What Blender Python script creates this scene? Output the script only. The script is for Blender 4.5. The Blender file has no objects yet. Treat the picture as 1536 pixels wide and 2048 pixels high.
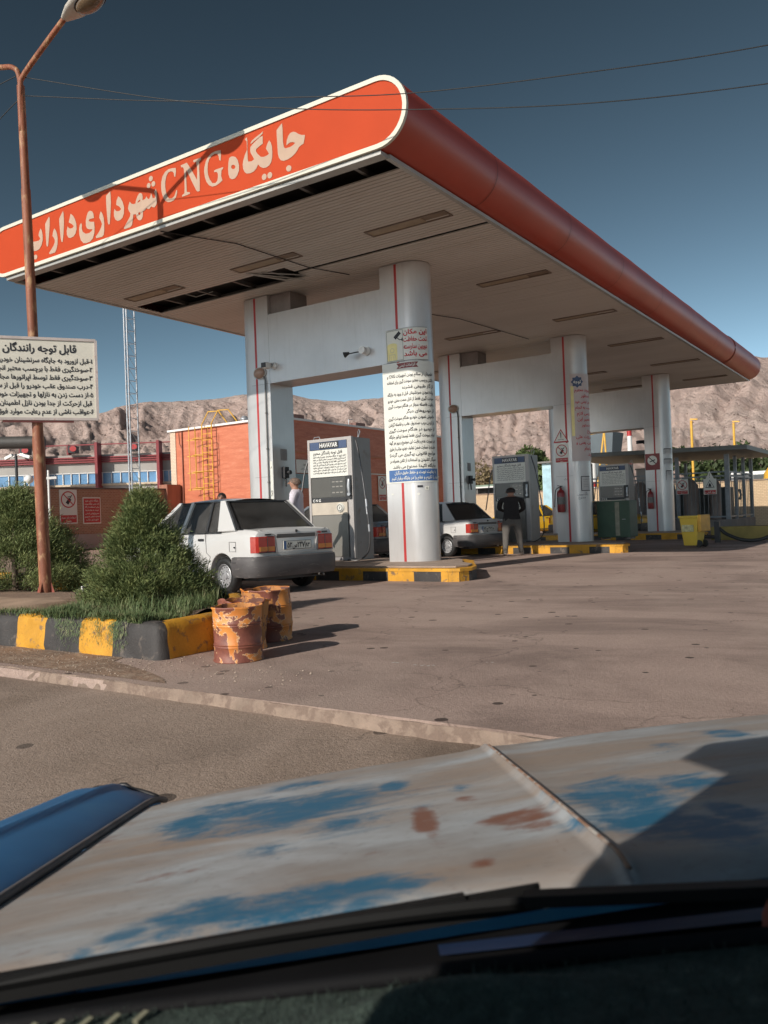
import bpy, bmesh, math, random
from math import sin, cos, pi, radians as rad
from mathutils import Vector, Matrix, noise
from mathutils.geometry import tessellate_polygon
random.seed(7)
S = bpy.context.scene
COL = S.collection
# ---------------- camera ----------------
FV = Vector((-.5589, .8292, .0078)).normalized()
yaw, pitch, roll = -.5932, .0078, -.0374
F = Vector((sin(yaw)*cos(pitch), cos(yaw)*cos(pitch), sin(pitch)))
R0 = Vector((cos(yaw), -sin(yaw), 0)); U0 = R0.cross(F)
Rv = cos(roll)*R0+sin(roll)*U0; Uv = -sin(roll)*R0+cos(roll)*U0
cam = bpy.data.cameras.new('camera'); cam.sensor_fit = 'VERTICAL'; cam.sensor_height = 24
cam.lens = 24*1640/2048; cam.clip_start = .02; cam.dof.use_dof = True; cam.dof.focus_distance = 16; cam.dof.aperture_fstop = 5.6; cam.clip_end = 20000
co = bpy.data.objects.new('camera', cam); COL.objects.link(co)
M = Matrix(((Rv.x, Uv.x, -F.x, 0), (Rv.y, Uv.y, -F.y, 0), (Rv.z, Uv.z, -F.z, 1.07), (0, 0, 0, 1)))
co.matrix_world = M; S.camera = co
# ---------------- sky and sun ----------------
W = bpy.data.worlds.new('World'); S.world = W; W.use_nodes = True
nt = W.node_tree; bg = nt.nodes['Background']; sk = nt.nodes.new('ShaderNodeTexSky')
sk.sky_type = 'NISHITA'; sk.sun_disc = False; sk.sun_elevation = rad(26.9); sk.sun_rotation = rad(186.8)
sk.air_density = .8; sk.dust_density = 1.3; sk.ozone_density = 2.0; sk.altitude = 1800
bw = nt.nodes.new('ShaderNodeRGBToBW'); nt.links.new(sk.outputs[0], bw.inputs[0])
dv = nt.nodes.new('ShaderNodeMath'); dv.operation = 'MULTIPLY'; dv.inputs[1].default_value = .30; nt.links.new(bw.outputs[0], dv.inputs[0])
pw = nt.nodes.new('ShaderNodeMath'); pw.operation = 'POWER'; pw.inputs[1].default_value = .95; nt.links.new(dv.outputs[0], pw.inputs[0])
vm = nt.nodes.new('ShaderNodeVectorMath'); vm.operation = 'SCALE'; nt.links.new(sk.outputs[0], vm.inputs[0]); nt.links.new(pw.outputs[0], vm.inputs['Scale'])
hs = nt.nodes.new('ShaderNodeHueSaturation'); hs.inputs['Hue'].default_value = .472; hs.inputs['Saturation'].default_value = .86; nt.links.new(vm.outputs[0], hs.inputs['Color'])
nt.links.new(hs.outputs[0], bg.inputs[0]); bg.inputs[1].default_value = .074
sun = bpy.data.lights.new('sun', 'SUN'); sun.energy = 3.6; sun.angle = rad(.53); sun.color = (1, .93, .84)
so = bpy.data.objects.new('sun', sun); COL.objects.link(so)
so.rotation_euler = Vector((.12, 1, -.51)).to_track_quat('-Z', 'Y').to_euler(); so.location = (0, -20, 20)
S.view_settings.view_transform = 'Standard'; S.view_settings.look = 'None'
S.view_settings.exposure = .32; S.view_settings.gamma = 1; S.view_settings.use_curve_mapping = False
S.cycles.max_bounces = 8; S.cycles.use_denoising = True

# ---------------- materials ----------------
MATS = {}
def nmat(name):
    m = bpy.data.materials.new(name); m.use_nodes = True; MATS[name] = m
    n = m.node_tree.nodes; return m, m.node_tree, n['Principled BSDF']
def L(t, a, b): t.links.new(a, b)
def coord(t, scale=(1, 1, 1), world=False):
    mp = t.nodes.new('ShaderNodeMapping'); mp.inputs['Scale'].default_value = scale
    if world:
        g = t.nodes.new('ShaderNodeNewGeometry'); L(t, g.outputs['Position'], mp.inputs[0])
    else:
        g = t.nodes.new('ShaderNodeTexCoord'); L(t, g.outputs['Object'], mp.inputs[0])
    return mp.outputs[0]
def nz(t, vec, scale, detail=5, rough=.55, dist=0):
    n = t.nodes.new('ShaderNodeTexNoise'); n.inputs['Scale'].default_value = scale; n.inputs['Detail'].default_value = detail
    n.inputs['Roughness'].default_value = rough; n.inputs['Distortion'].default_value = dist
    if vec: L(t, vec, n.inputs['Vector'])
    return n.outputs['Fac']
def ramp(t, fac, stops, interp='LINEAR'):
    r = t.nodes.new('ShaderNodeValToRGB'); r.color_ramp.interpolation = interp
    e = r.color_ramp.elements
    while len(e) < len(stops): e.new(.5)
    for k, (p, c) in enumerate(stops):
        e[k].position = p; e[k].color = (c[0], c[1], c[2], 1) if not isinstance(c, (int, float)) else (c, c, c, 1)
    L(t, fac, r.inputs[0]); return r.outputs[0]
def mix(t, fac, a, b, mode='MIX'):
    x = t.nodes.new('ShaderNodeMix'); x.data_type = 'RGBA'; x.blend_type = mode
    if isinstance(fac, (int, float)): x.inputs[0].default_value = fac
    else: L(t, fac, x.inputs[0])
    for i, v in ((6, a), (7, b)):
        if isinstance(v, (tuple, list)): x.inputs[i].default_value = (v[0], v[1], v[2], 1)
        else: L(t, v, x.inputs[i])
    return x.outputs[2]
def bump(t, h, strength=.3, dist=.01, prev=None):
    b = t.nodes.new('ShaderNodeBump'); b.inputs['Strength'].default_value = strength; b.inputs['Distance'].default_value = dist
    L(t, h, b.inputs['Height'])
    if prev: L(t, prev, b.inputs['Normal'])
    return b.outputs[0]
def mat(name, col, rough=.6, metal=0, var=.25, vs=3, bs=0, bd=.004, bscale=60, spec=.5, col2=None, t0=.45, t1=.65, world=False, stretch=(1, 1, 1), coat=0):
    if name in MATS: return MATS[name]
    m, t, p = nmat(name)
    c = coord(t, stretch, world)
    n = nz(t, c, vs, 6)
    d = tuple(x*(1-var) for x in col); u = tuple(min(1, x*(1+var*.6)) for x in col)
    cc = ramp(t, n, [(.3, d), (.7, u)])
    if col2:
        n2 = nz(t, c, vs*2.3, 8, .6, .4)
        cc = mix(t, ramp(t, n2, [(t0, 0), (t1, 1)]), cc, col2)
    L(t, cc, p.inputs['Base Color'])
    p.inputs['Roughness'].default_value = rough; p.inputs['Metallic'].default_value = metal
    p.inputs['Specular IOR Level'].default_value = spec; p.inputs['Coat Weight'].default_value = coat
    if bs:
        L(t, bump(t, nz(t, c, bscale, 4), bs, bd), p.inputs['Normal'])
    return m
white_al = mat('white_aluminium', (.66, .65, .67), .32, 0, .06, 1.2, .04, .003, 3)
def pillar_mat():
    m, t, p = nmat('pillar_cladding'); c = coord(t, (1, 1, 1), True)
    n = nz(t, c, 1.1, 6); st = nz(t, coord(t, (6, 6, .5), True), 2.5, 6, .6)
    cc = ramp(t, n, [(.3, (.47, .455, .445)), (.7, (.56, .545, .535))])
    cc = mix(t, ramp(t, st, [(.52, 0), (.78, .3)]), cc, (.36, .33, .31))
    L(t, cc, p.inputs['Base Color']); p.inputs['Roughness'].default_value = .3; p.inputs['Specular IOR Level'].default_value = .6
    p.inputs['Metallic'].default_value = .25
    L(t, bump(t, nz(t, coord(t, (1, 1, 1), True), 1.6, 2), .08, .02), p.inputs['Normal'])
    return m
pillar_m = pillar_mat()
white = mat('white_paint', (.75, .74, .71), .5, 0, .06, 2)
sheet = mat('notice_sheet_vinyl', (.64, .63, .57), .38, 0, .05, 1.5)
orange = mat('orange_panel', (.46, .052, .011), .65, 0, .06, 1.5, spec=.2)
letter_m = mat('faded_lettering', (.47, .33, .245), .7, 0, .06, 5, spec=.2)
border = mat('sign_border', (.62, .59, .49), .6, 0, .05, 3)
red_tube = mat('red_rolled_panel', (.40, .052, .026), .42, 0, .12, .8, .05, .01, 2)
alu = mat('grey_aluminium', (.42, .41, .38), .45, .3, .1, 3)
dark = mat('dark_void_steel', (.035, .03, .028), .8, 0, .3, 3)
steel = mat('raw_steel', (.16, .15, .14), .5, .6, .25, 6)
black = mat('black_rubber', (.018, .018, .018), .55, 0, .2, 8)
blackp = mat('black_paint', (.025, .025, .027), .5, 0, .2, 6)
ink = mat('black_ink', (.02, .02, .025), .6, 0, .1, 6)
redink = mat('red_ink', (.5, .02, .03), .6, 0, .1, 6)
redpaint = mat('red_paint', (.42, .03, .03), .45, 0, .12, 4)
blueink = mat('blue_vinyl', (.05, .13, .32), .5, 0, .1, 5)
navy = mat('navy_vinyl', (.05, .08, .16), .5, 0, .1, 5)
yellowink = mat('pale_yellow_vinyl', (.78, .68, .30), .5, 0, .1, 5)
paleblue = mat('pale_blue_vinyl', (.55, .68, .75), .5, 0, .1, 5)
maroon = mat('maroon_vinyl', (.22, .04, .04), .5, 0, .1, 5)
yellow = mat('yellow_kerb_paint', (.60, .29, .022), .65, 0, .22, 4, .5, .008, 45, col2=(.22, .13, .06), t0=.57, t1=.66)
kblack = mat('black_kerb_paint', (.045, .04, .038), .7, 0, .35, 4, .55, .008, 45, col2=(.15, .12, .10), t0=.56, t1=.72)
yel = mat('yellow_steel_paint', (.72, .40, .05), .5, 0, .15, 6, col2=(.35, .13, .04), t0=.62, t1=.72)
binm = mat('yellow_plastic', (.62, .42, .05), .45, 0, .1, 3)
rust = mat('rusty_pole_paint', (.26, .085, .04), .62, 0, .35, 5, .4, .004, 40, col2=(.42, .24, .12), t0=.52, t1=.66, stretch=(1, 1, .35))
conc = mat('concrete', (.44, .33, .25), .9, 0, .25, 5, .5, .01, 40)
galv = mat('galvanised_steel', (.45, .46, .48), .4, .5, .15, 8)
grey_paint = mat('grey_steel_paint', (.20, .22, .24), .5, 0, .25, 4, col2=(.1, .08, .07), t0=.62, t1=.74)
skin_m = mat('skin', (.35, .18, .12), .55, 0, .08, 10)
hair_g = mat('greying_hair', (.16, .11, .085), .8, 0, .5, 40, .5, .004, 90)
hair_k = mat('dark_hair', (.018, .014, .012), .6, 0, .4, 40, .5, .004, 90)
shirt_w = mat('lilac_white_shirt', (.60, .55, .60), .85, 0, .08, 6, .3, .01, 14)
shirt_k = mat('dark_clothes', (.018, .015, .015), .9, 0, .2, 6, .3, .01, 14)
trouser = mat('grey_trousers', (.11, .10, .09), .9, 0, .2, 6, .3, .01, 14)
shoe = mat('pale_shoes', (.55, .5, .45), .6, 0, .1, 6)

# ---------------- mesh helpers ----------------
class MB:
    def __init__(s): s.v = []; s.f = []; s.m = []; s.k = 0
    def add(s, vs, fs, k=None):
        b = len(s.v); s.v += [tuple(v) for v in vs]; s.f += [tuple(b+i for i in f) for f in fs]; s.m += [s.k if k is None else k]*len(fs); return s
    def box(s, x0, y0, z0, x1, y1, z1, k=None):
        x0, x1 = min(x0, x1), max(x0, x1); y0, y1 = min(y0, y1), max(y0, y1); z0, z1 = min(z0, z1), max(z0, z1)
        v = [(x, y, z) for z in (z0, z1) for y in (y0, y1) for x in (x0, x1)]
        return s.add(v, [(0, 2, 3, 1), (4, 5, 7, 6), (0, 1, 5, 4), (2, 6, 7, 3), (0, 4, 6, 2), (1, 3, 7, 5)], k)
    def bar(s, p, q, w, h, up=(0, 0, 1), k=None):
        p, q = Vector(p), Vector(q); d = (q-p).normalized(); u = Vector(up)
        if abs(d.dot(u)) > .98: u = Vector((0, 1, 0))
        a = d.cross(u).normalized(); b = a.cross(d).normalized()
        v = [e+a*sx*w/2+b*sz*h/2 for e in (p, q) for sx, sz in ((-1, -1), (1, -1), (1, 1), (-1, 1))]
        return s.add(v, [(0, 1, 2, 3), (7, 6, 5, 4), (0, 4, 5, 1), (1, 5, 6, 2), (2, 6, 7, 3), (3, 7, 4, 0)], k)
    def tube(s, pts, r, n=8, caps=True, k=None):
        pts = [Vector(p) for p in pts]; rs = r if isinstance(r, (list, tuple)) else [r]*len(pts)
        vs = []; fs = []; ref = Vector((0, 0, 1))
        for i, p in enumerate(pts):
            d = (pts[min(i+1, len(pts)-1)]-pts[max(i-1, 0)]).normalized()
            if abs(d.dot(ref)) > .95: ref2 = Vector((1, 0, 0))
            else: ref2 = ref
            a = d.cross(ref2).normalized(); b = d.cross(a).normalized()
            if i and a.dot(pa) < 0 and abs(a.dot(pa)) > .5: a = -a; b = -b
            if i and abs(a.dot(pa)) < .8: a = (pa-d*pa.dot(d)).normalized(); b = d.cross(a).normalized()
            pa = a
            for j in range(n):
                t = 2*pi*j/n; vs.append(p+(a*cos(t)+b*sin(t))*rs[i])
        for i in range(len(pts)-1):
            for j in range(n):
                fs.append((i*n+j, i*n+(j+1) % n, (i+1)*n+(j+1) % n, (i+1)*n+j))
        if caps: fs += [tuple(reversed(range(n))), tuple(range((len(pts)-1)*n, len(pts)*n))]
        return s.add(vs, fs, k)
    def lathe(s, prof, c=(0, 0, 0), n=24, axis='z', k=None, warp=None):
        vs = []; fs = []
        for (r, h) in prof:
            for j in range(n):
                t = 2*pi*j/n; x, y = r*cos(t), r*sin(t)
                p = (x, y, h) if axis == 'z' else ((h, x, y) if axis == 'x' else (x, h, y))
                if warp: p = warp(p, t)
                vs.append((p[0]+c[0], p[1]+c[1], p[2]+c[2]))
        for i in range(len(prof)-1):
            for j in range(n): fs.append((i*n+j, i*n+(j+1) % n, (i+1)*n+(j+1) % n, (i+1)*n+j))
        return s.add(vs, fs, k)
    def prism(s, poly, f0, f1, k=None):
        n = len(poly); vs = [f0(*p) for p in poly]+[f1(*p) for p in poly]
        fs = [tuple(range(n)), tuple(reversed(range(n, 2*n)))]+[(i, i+n, (i+1) % n+n, (i+1) % n) for i in range(n)]
        return s.add(vs, fs, k)
    def grid(s, fn, nu, nv, k=None):
        vs = [fn(i/nu, j/nv) for j in range(nv+1) for i in range(nu+1)]
        fs = [(j*(nu+1)+i, j*(nu+1)+i+1, (j+1)*(nu+1)+i+1, (j+1)*(nu+1)+i) for j in range(nv) for i in range(nu)]
        return s.add(vs, fs, k)
    def mesh(s, name, mats, smooth=None, fix=True):
        me = bpy.data.meshes.new(name); me.from_pydata(s.v, [], s.f)
        for m in mats: me.materials.append(m)
        if len(mats) > 1: me.polygons.foreach_set('material_index', s.m)
        if fix:
            b = bmesh.new(); b.from_mesh(me); bmesh.ops.recalc_face_normals(b, faces=b.faces); b.to_mesh(me); b.free()
        if smooth is not None:
            me.shade_smooth()
            if smooth < 180: me.set_sharp_from_angle(angle=rad(smooth))
        me.update(); return me
    def build(s, name, mats, parent=None, smooth=None, world=False, fix=True, bevel=0):
        if not isinstance(mats, (list, tuple)): mats = [mats]
        o = bpy.data.objects.new(name, s.mesh(name, mats, smooth, fix)); COL.objects.link(o)
        if parent:
            o.parent = parent
            if world: o.matrix_parent_inverse = parent.matrix_basis.inverted()
        if bevel:
            b = o.modifiers.new('bevel', 'BEVEL'); b.width = bevel; b.segments = 2; b.limit_method = 'ANGLE'
        return o
def tag(o, label, cat, group=None):
    o['label'] = label; o['category'] = cat
    if group: o['group'] = group
    return o
def kind(o, k): o['kind'] = k; return o
def thing(name, loc, label, cat, group=None, rz=0):
    o = bpy.data.objects.new(name, None); o.empty_display_size = .1; COL.objects.link(o); o.location = loc; o.rotation_euler = (0, 0, rz)
    return tag(o, label, cat, group)
def kids(o): return [c for c in bpy.data.objects if c.parent == o]
def copy_tree(o, parent=None):
    c = o.copy(); COL.objects.link(c)
    if parent: c.parent = parent
    for ch in kids(o): copy_tree(ch, c)
    return c

# ---------------- Arabic shaping for lettering ----------------
FORMS = {'ا': (0xFE8D, 2), 'آ': (0xFE81, 2), 'ب': (0xFE8F, 4), 'پ': (0xFB56, 4), 'ت': (0xFE95, 4), 'ج': (0xFE9D, 4), 'چ': (0xFB7A, 4), 'ح': (0xFEA1, 4), 'خ': (0xFEA5, 4),
         'د': (0xFEA9, 2), 'ذ': (0xFEAB, 2), 'ر': (0xFEAD, 2), 'ز': (0xFEAF, 2), 'س': (0xFEB1, 4), 'ش': (0xFEB5, 4), 'ص': (0xFEB9, 4), 'ض': (0xFEBD, 4), 'ط': (0xFEC1, 4), 'ظ': (0xFEC5, 4),
         'ع': (0xFEC9, 4), 'غ': (0xFECD, 4), 'ف': (0xFED1, 4), 'ق': (0xFED5, 4), 'ک': (0xFB8E, 4), 'گ': (0xFB92, 4), 'ل': (0xFEDD, 4), 'م': (0xFEE1, 4), 'ن': (0xFEE5, 4), 'و': (0xFEED, 2),
         'ه': (0xFEE9, 4), 'ی': (0xFBFC, 4)}
def shape(s):
    out = []; n = len(s); i = 0
    while i < n:
        c = s[i]
        if c in FORMS:
            prev = i > 0 and s[i-1] in FORMS and FORMS[s[i-1]][1] == 4
            if c == 'ل' and i+1 < n and s[i+1] == 'ا':
                out.append(chr(0xFEFC if prev else 0xFEFB)); i += 2; continue
            base, k = FORMS[c]; nxt = i+1 < n and s[i+1] in FORMS and k == 4
            idx = (3 if nxt else 1) if prev else (2 if nxt else 0)
            out.append(chr(base+idx))
        else: out.append(c)
        i += 1
    res = []; run = []
    for c in reversed(out):
        if c.isascii() and c.isalnum() or c in '۰۱۲۳۴۵۶۷۸۹': run.append(c)
        else: res += reversed(run); run = []; res.append({'(': ')', ')': '('}.get(c, c))
    return ''.join(res+list(reversed(run)))
_tc = {}
def outline(s):
    c = bpy.data.curves.new('t', 'FONT'); c.body = s; c.size = 1
    o = bpy.data.objects.new('t', c); COL.objects.link(o); bpy.context.view_layer.update()
    for q in bpy.context.selected_objects: q.select_set(False)
    o.select_set(True); bpy.context.view_layer.objects.active = o; bpy.ops.object.convert(target='CURVE')
    out = []
    for sp in o.data.splines:
        B = sp.bezier_points; n = len(B); P = []
        for i in range(n):
            p0, p1 = B[i], B[(i+1) % n]; A, H1, H2, D = p0.co, p0.handle_right, p1.handle_left, p1.co
            bend = ((H1-A).cross(D-A)).length+((H2-A).cross(D-A)).length
            m_ = 1 if bend < 2e-4 else 3
            for k in range(m_):
                t_ = k/m_; u_ = 1-t_; q = A*u_**3+H1*3*u_*u_*t_+H2*3*u_*t_*t_+D*t_**3
                if not P or (Vector((q.x, q.y))-P[-1]).length > 1e-4: P.append(Vector((q.x, q.y)))
        for _ in range(3):   # drop hairpin notches
            n = len(P); P = [P[i] for i in range(n) if (P[i]-P[i-1]).length < 1e-6 or (P[(i+1) % n]-P[i]).length < 1e-6 or (P[i]-P[i-1]).normalized().dot((P[(i+1) % n]-P[i]).normalized()) > -.72 or min((P[i]-P[i-1]).length, (P[(i+1) % n]-P[i]).length) > .1]
        if len(P) > 2: out.append(P)
    d = o.data; bpy.data.objects.remove(o); bpy.data.curves.remove(d); return out
def area2(P): return sum(P[i].x*P[(i+1) % len(P)].y-P[(i+1) % len(P)].x*P[i].y for i in range(len(P)))/2
def grow(P, w, sg=-1):   # sg = winding of the contour; outer contours grow by w, holes shrink when w is negated
    n = len(P); R_ = []
    for i in range(n):
        a, b_, c_ = P[i-1], P[i], P[(i+1) % n]; d = ((b_-a).normalized()+(c_-b_).normalized())
        if d.length < 1e-6: R_.append(b_); continue
        d.normalize(); R_.append(b_+Vector((-d.y, d.x))*w*(-sg))
    return R_
def loops(P, depth=0):   # split a self-crossing contour into simple loops
    n = len(P)
    if depth > 12: return [P]
    for i in range(n):
        a, b_ = P[i], P[(i+1) % n]
        for j in range(i+2, n):
            if i == 0 and j == n-1: continue
            c_, d = P[j], P[(j+1) % n]
            r_, s_ = b_-a, d-c_; den = r_.x*s_.y-r_.y*s_.x
            if abs(den) < 1e-12: continue
            t_ = ((c_.x-a.x)*s_.y-(c_.y-a.y)*s_.x)/den; u_ = ((c_.x-a.x)*r_.y-(c_.y-a.y)*r_.x)/den
            if 1e-6 < t_ < 1-1e-6 and 1e-6 < u_ < 1-1e-6:
                X_ = a+r_*t_; L1 = [X_]+P[i+1:j+1]; L2 = P[:i+1]+[X_]+P[j+1:]
                return [l for q in (L1, L2) if len(q) > 2 and abs(area2(q)) > 2e-5 for l in loops(q, depth+1)]
    return [P]
def inside(p, P):
    r_ = False
    for i in range(len(P)):
        a, b_ = P[i-1], P[i]
        if (a.y > p.y) != (b_.y > p.y) and p.x < (b_.x-a.x)*(p.y-a.y)/(b_.y-a.y)+a.x: r_ = not r_
    return r_
def glyphs(s, bold=0.0):
    key = (s, bold)
    if key in _tc: return _tc[key]
    C_ = [l for P in outline(s) for l in loops(P)]; outer = []; holes = []
    for i, P in enumerate(C_):
        mid = P[0].lerp(P[1], .5); q_ = mid+(P[len(P)//2]-mid)*.02
        (holes if any(j != i and area2(Q)*area2(P) < 0 and abs(area2(Q)) > abs(area2(P)) and inside(q_, Q) for j, Q in enumerate(C_)) else outer).append(P)
    v = []; f = []; lay = []
    for i, P in enumerate(outer):
        sg = 1 if area2(P) > 0 else -1; hs_ = [grow(h, -bold*.6, -1 if area2(h) < 0 else 1) for h in holes if area2(h)*sg < 0 and inside(h[0].lerp(h[1], .5), P)]
        rings = [grow(P, bold, sg)]+hs_; flat = [q for r_ in rings for q in r_]
        try: tr = tessellate_polygon([[Vector((q.x, q.y, 0)) for q in r_] for r_ in rings])
        except Exception: continue
        b_ = len(v); v += [(q.x, q.y) for q in flat]; f += [tuple(b_+k for k in t_) for t_ in tr]; lay += [i % 3]*len(flat)
    if v:
        x0 = min(a[0] for a in v); x1 = max(a[0] for a in v); v = [(a[0]-x0, a[1], l) for a, l in zip(v, lay)]; w = x1-x0
    else: w = 0
    _tc[key] = (v, f, w); return _tc[key]
def text(mb, s, x, y, h, fn, align='c', maxw=None, bold=.012, fa=True, k=None):
    """lay one line of lettering of size h on a surface; fn maps in-plane metres to 3D"""
    v, f, w = glyphs(shape(s) if fa else s, bold)
    if not v: return
    sx = h
    if maxw and w*h > maxw: sx = maxw/w
    ox = {'l': 0, 'c': -w*sx/2, 'r': -w*sx}[align]
    vs = []
    for a, b, l in v:
        X_, Y_ = x+ox+a*sx, y+b*h; q = Vector(fn(X_, Y_))
        if l: q += (Vector(fn(X_+.002, Y_))-q).cross(Vector(fn(X_, Y_+.002))-q).normalized()*.0006*l
        vs.append(q)
    mb.add(vs, f, k)
# ================= ground, forecourt, road =================
def asphalt(name, c1, c2, spots, grit=1.0):
    m, t, p = nmat(name); c = coord(t, (1, 1, 1), True)
    big = nz(t, c, .35, 5, .6); mid = nz(t, c, 2.2, 6, .65); fine = nz(t, c, 38, 3, .7)
    cc = ramp(t, big, [(.3, c1), (.72, c2)])
    cc = mix(t, ramp(t, mid, [(.35, 0), (.75, .45)]), cc, tuple(x*.62 for x in c1))
    cc = mix(t, ramp(t, fine, [(.3, .0), (.75, .35)]), cc, tuple(min(1, x*1.7) for x in c2))
    cc = mix(t, ramp(t, nz(t, coord(t, (1, 1, 1), True), 95, 2, .7), [(.52, 0), (.66, .3*grit)]), cc, (.50, .40, .34))
    cc = mix(t, ramp(t, nz(t, coord(t, (1, 1, 1), True), 70, 2, .6), [(.30, .4*grit), (.40, 0)]), cc, tuple(x*.45 for x in c1))
    # dropped gum / oil spots
    v = t.nodes.new('ShaderNodeTexVoronoi'); v.inputs['Scale'].default_value = spots; v.inputs['Randomness'].default_value = 1
    L(t, coord(t, (1, 1, 1), True), v.inputs['Vector'])
    cut = t.nodes.new('ShaderNodeMath'); cut.operation = 'MULTIPLY_ADD'; cut.inputs[1].default_value = .42; cut.inputs[2].default_value = -.10
    L(t, nz(t, coord(t, (1, 1, 1), True), .9, 3), cut.inputs[0])
    sp = t.nodes.new('ShaderNodeMath'); sp.operation = 'LESS_THAN'; L(t, v.outputs['Distance'], sp.inputs[0]); L(t, cut.outputs[0], sp.inputs[1])
    cc = mix(t, sp.outputs[0], cc, tuple(x*.28 for x in c1))
    st = ramp(t, nz(t, coord(t, (.5, 1, 1), True), .55, 6, .7, .6), [(.46, 0), (.62, .6)])
    cc = mix(t, st, cc, tuple(x*.55 for x in c1))
    v2 = t.nodes.new('ShaderNodeTexVoronoi'); v2.inputs['Scale'].default_value = 7; L(t, coord(t, (1, .8, 1), True), v2.inputs['Vector'])
    c2_ = ramp(t, v2.outputs['Distance'], [(.05, .65), (.13, 0)]); g2 = ramp(t, nz(t, coord(t, (1, 1, 1), True), .7, 3), [(.48, 0), (.60, 1)])
    mm = t.nodes.new('ShaderNodeMath'); mm.operation = 'MULTIPLY'; L(t, c2_, mm.inputs[0]); L(t, g2, mm.inputs[1]); cc = mix(t, mm.outputs[0], cc, tuple(x*.4 for x in c1))
    v3 = t.nodes.new('ShaderNodeTexVoronoi'); v3.feature = 'DISTANCE_TO_EDGE'; v3.inputs['Scale'].default_value = .33
    dw = t.nodes.new('ShaderNodeVectorMath'); dw.operation = 'ADD'; nv = t.nodes.new('ShaderNodeTexNoise'); nv.inputs['Scale'].default_value = 1.6; nv.inputs['Detail'].default_value = 6; L(t, coord(t, (1, 1, 1), True), nv.inputs['Vector']); L(t, coord(t, (1, 1, 1), True), dw.inputs[0]); L(t, nv.outputs['Color'], dw.inputs[1]); L(t, dw.outputs[0], v3.inputs['Vector'])
    cr_ = ramp(t, v3.outputs['Distance'], [(.0005, .55), (.0028, 0)]); cc = mix(t, cr_, cc, tuple(x*.35 for x in c1))
    pale = ramp(t, nz(t, coord(t, (1, .6, 1), True), .42, 5, .65, .8), [(.50, 0), (.72, .45)]); cc = mix(t, pale, cc, (.46, .36, .30))
    L(t, cc, p.inputs['Base Color']); p.inputs['Roughness'].default_value = .85; p.inputs['Specular IOR Level'].default_value = .3
    b = bump(t, fine, .5, .012); b = bump(t, nz(t, coord(t, (1, 1, 1), True), 120, 2, .6), .45, .008, b)
    L(t, b, p.inputs['Normal']); return m
m_lot = asphalt('dusty_asphalt', (.285, .202, .170), (.42, .312, .262), 3.4)
m_road = asphalt('road_asphalt', (.180, .130, .098), (.25, .19, .148), 1.7, 1.2)
m_dirt = mat('sandy_dirt', (.26, .17, .115), .95, 0, .3, 4, .6, .02, 30, col2=(.36, .27, .2), t0=.5, t1=.66, world=True)
mb = MB(); mb.grid(lambda u, v: (-9000+18000*u, -4000+16000*v, -.42), 8, 8)
kind(mb.build('ground', mat('plain_dirt', (.30, .20, .15), .95, 0, .25, .02, world=True)), 'structure')
mb = MB(); mb.box(-70, 3.68, -.5, 60, 62, 0)
kind(mb.build('forecourt', m_lot), 'structure')
mb = MB()
prof = [(-60, -.40), (-8, -.32), (0, -.24), (2.2, -.17), (3.3, -.09), (3.66, -.065)]
for (y0, z0), (y1, z1) in zip(prof, prof[1:]):
    mb.add([(-400, y0, z0), (400, y0, z0), (400, y1, z1), (-400, y1, z1)], [(0, 1, 2, 3)])
kind(mb.build('road', m_road), 'structure')
# crumbling concrete gutter strip along the forecourt edge
mb = MB()
def gut(u, v):
    x = -16+22*u; sl = .012*x
    cen = 3.60 - .021*(x+1.6) + (.035*noise.noise(Vector((x*1.1, 0, 3)))+.014*noise.noise(Vector((x*4.3, 0, 6))))
    y = cen + (v-.5)*(.020+.035*noise.noise(Vector((x*2.3, 5, 1)))) + .012*noise.noise(Vector((x*9, v*3, 2)))
    z = [-.085, -.03, .004, .008, .002][int(round(v*4))] + .008*noise.noise(Vector((x*6, v*4, 7)))
    if noise.noise(Vector((x*.9, 1, 9))) < -.22 and v < .6: z -= .022
    return (x, y, z)
mb.grid(gut, 420, 4)
gm = mat('gutter_concrete', (.27, .20, .155), .9, 0, .25, 5, .8, .012, 30, col2=(.19, .135, .105), t0=.46, t1=.56, world=True)
kind(mb.build('gutter_kerb', gm, smooth=40), 'structure')
# sandy verge between kerb and gutter (laid 4 mm above the forecourt)
mb = MB()
def verge(u, v):
    x = -18+13.6*u; edge = .12*noise.noise(Vector((x*1.3, 2, 0)))*(1 if 0 < v < 1 else .6)
    y0 = 3.72+.015*(-x); y1 = 4.46
    y = y0+(y1-y0)*v
    if x > -5.6: y = y0+(.45+edge)*(v)*(max(0, (-4.4-x))/1.2)**.7+0
    return (x, y, .004+.014*max(0, noise.noise(Vector((x*5, y*6, 0))))*(1 if 0 < v < 1 else 0))
mb.grid(verge, 120, 8)
kind(mb.build('sandy_verge', m_dirt, smooth=180), 'structure')
# loose grit on the ground near the kerb
rg = random.Random(5); mb = MB()
for i in range(900):
    x = rg.uniform(-8.5, -3.6); y = rg.uniform(3.75, 4.4)+(.25*rg.random() if x > -5.2 else 0)
    if x > -4.9 and rg.random() < .6: continue
    r = rg.uniform(.003, .011); vs = [(x+r*cos(a)*rg.uniform(.7, 1.2), y+r*sin(a)*rg.uniform(.7, 1.2), .002) for a in (0, 1.6, 3.1, 4.7)]+[(x, y, .004+r*.8)]
    mb.add(vs, [(0, 1, 4), (1, 2, 4), (2, 3, 4), (3, 0, 4)])
kind(mb.build('gravel', mat('pebbles', (.36, .28, .22), .9, 0, .4, 20, world=True)), 'stuff')
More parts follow.
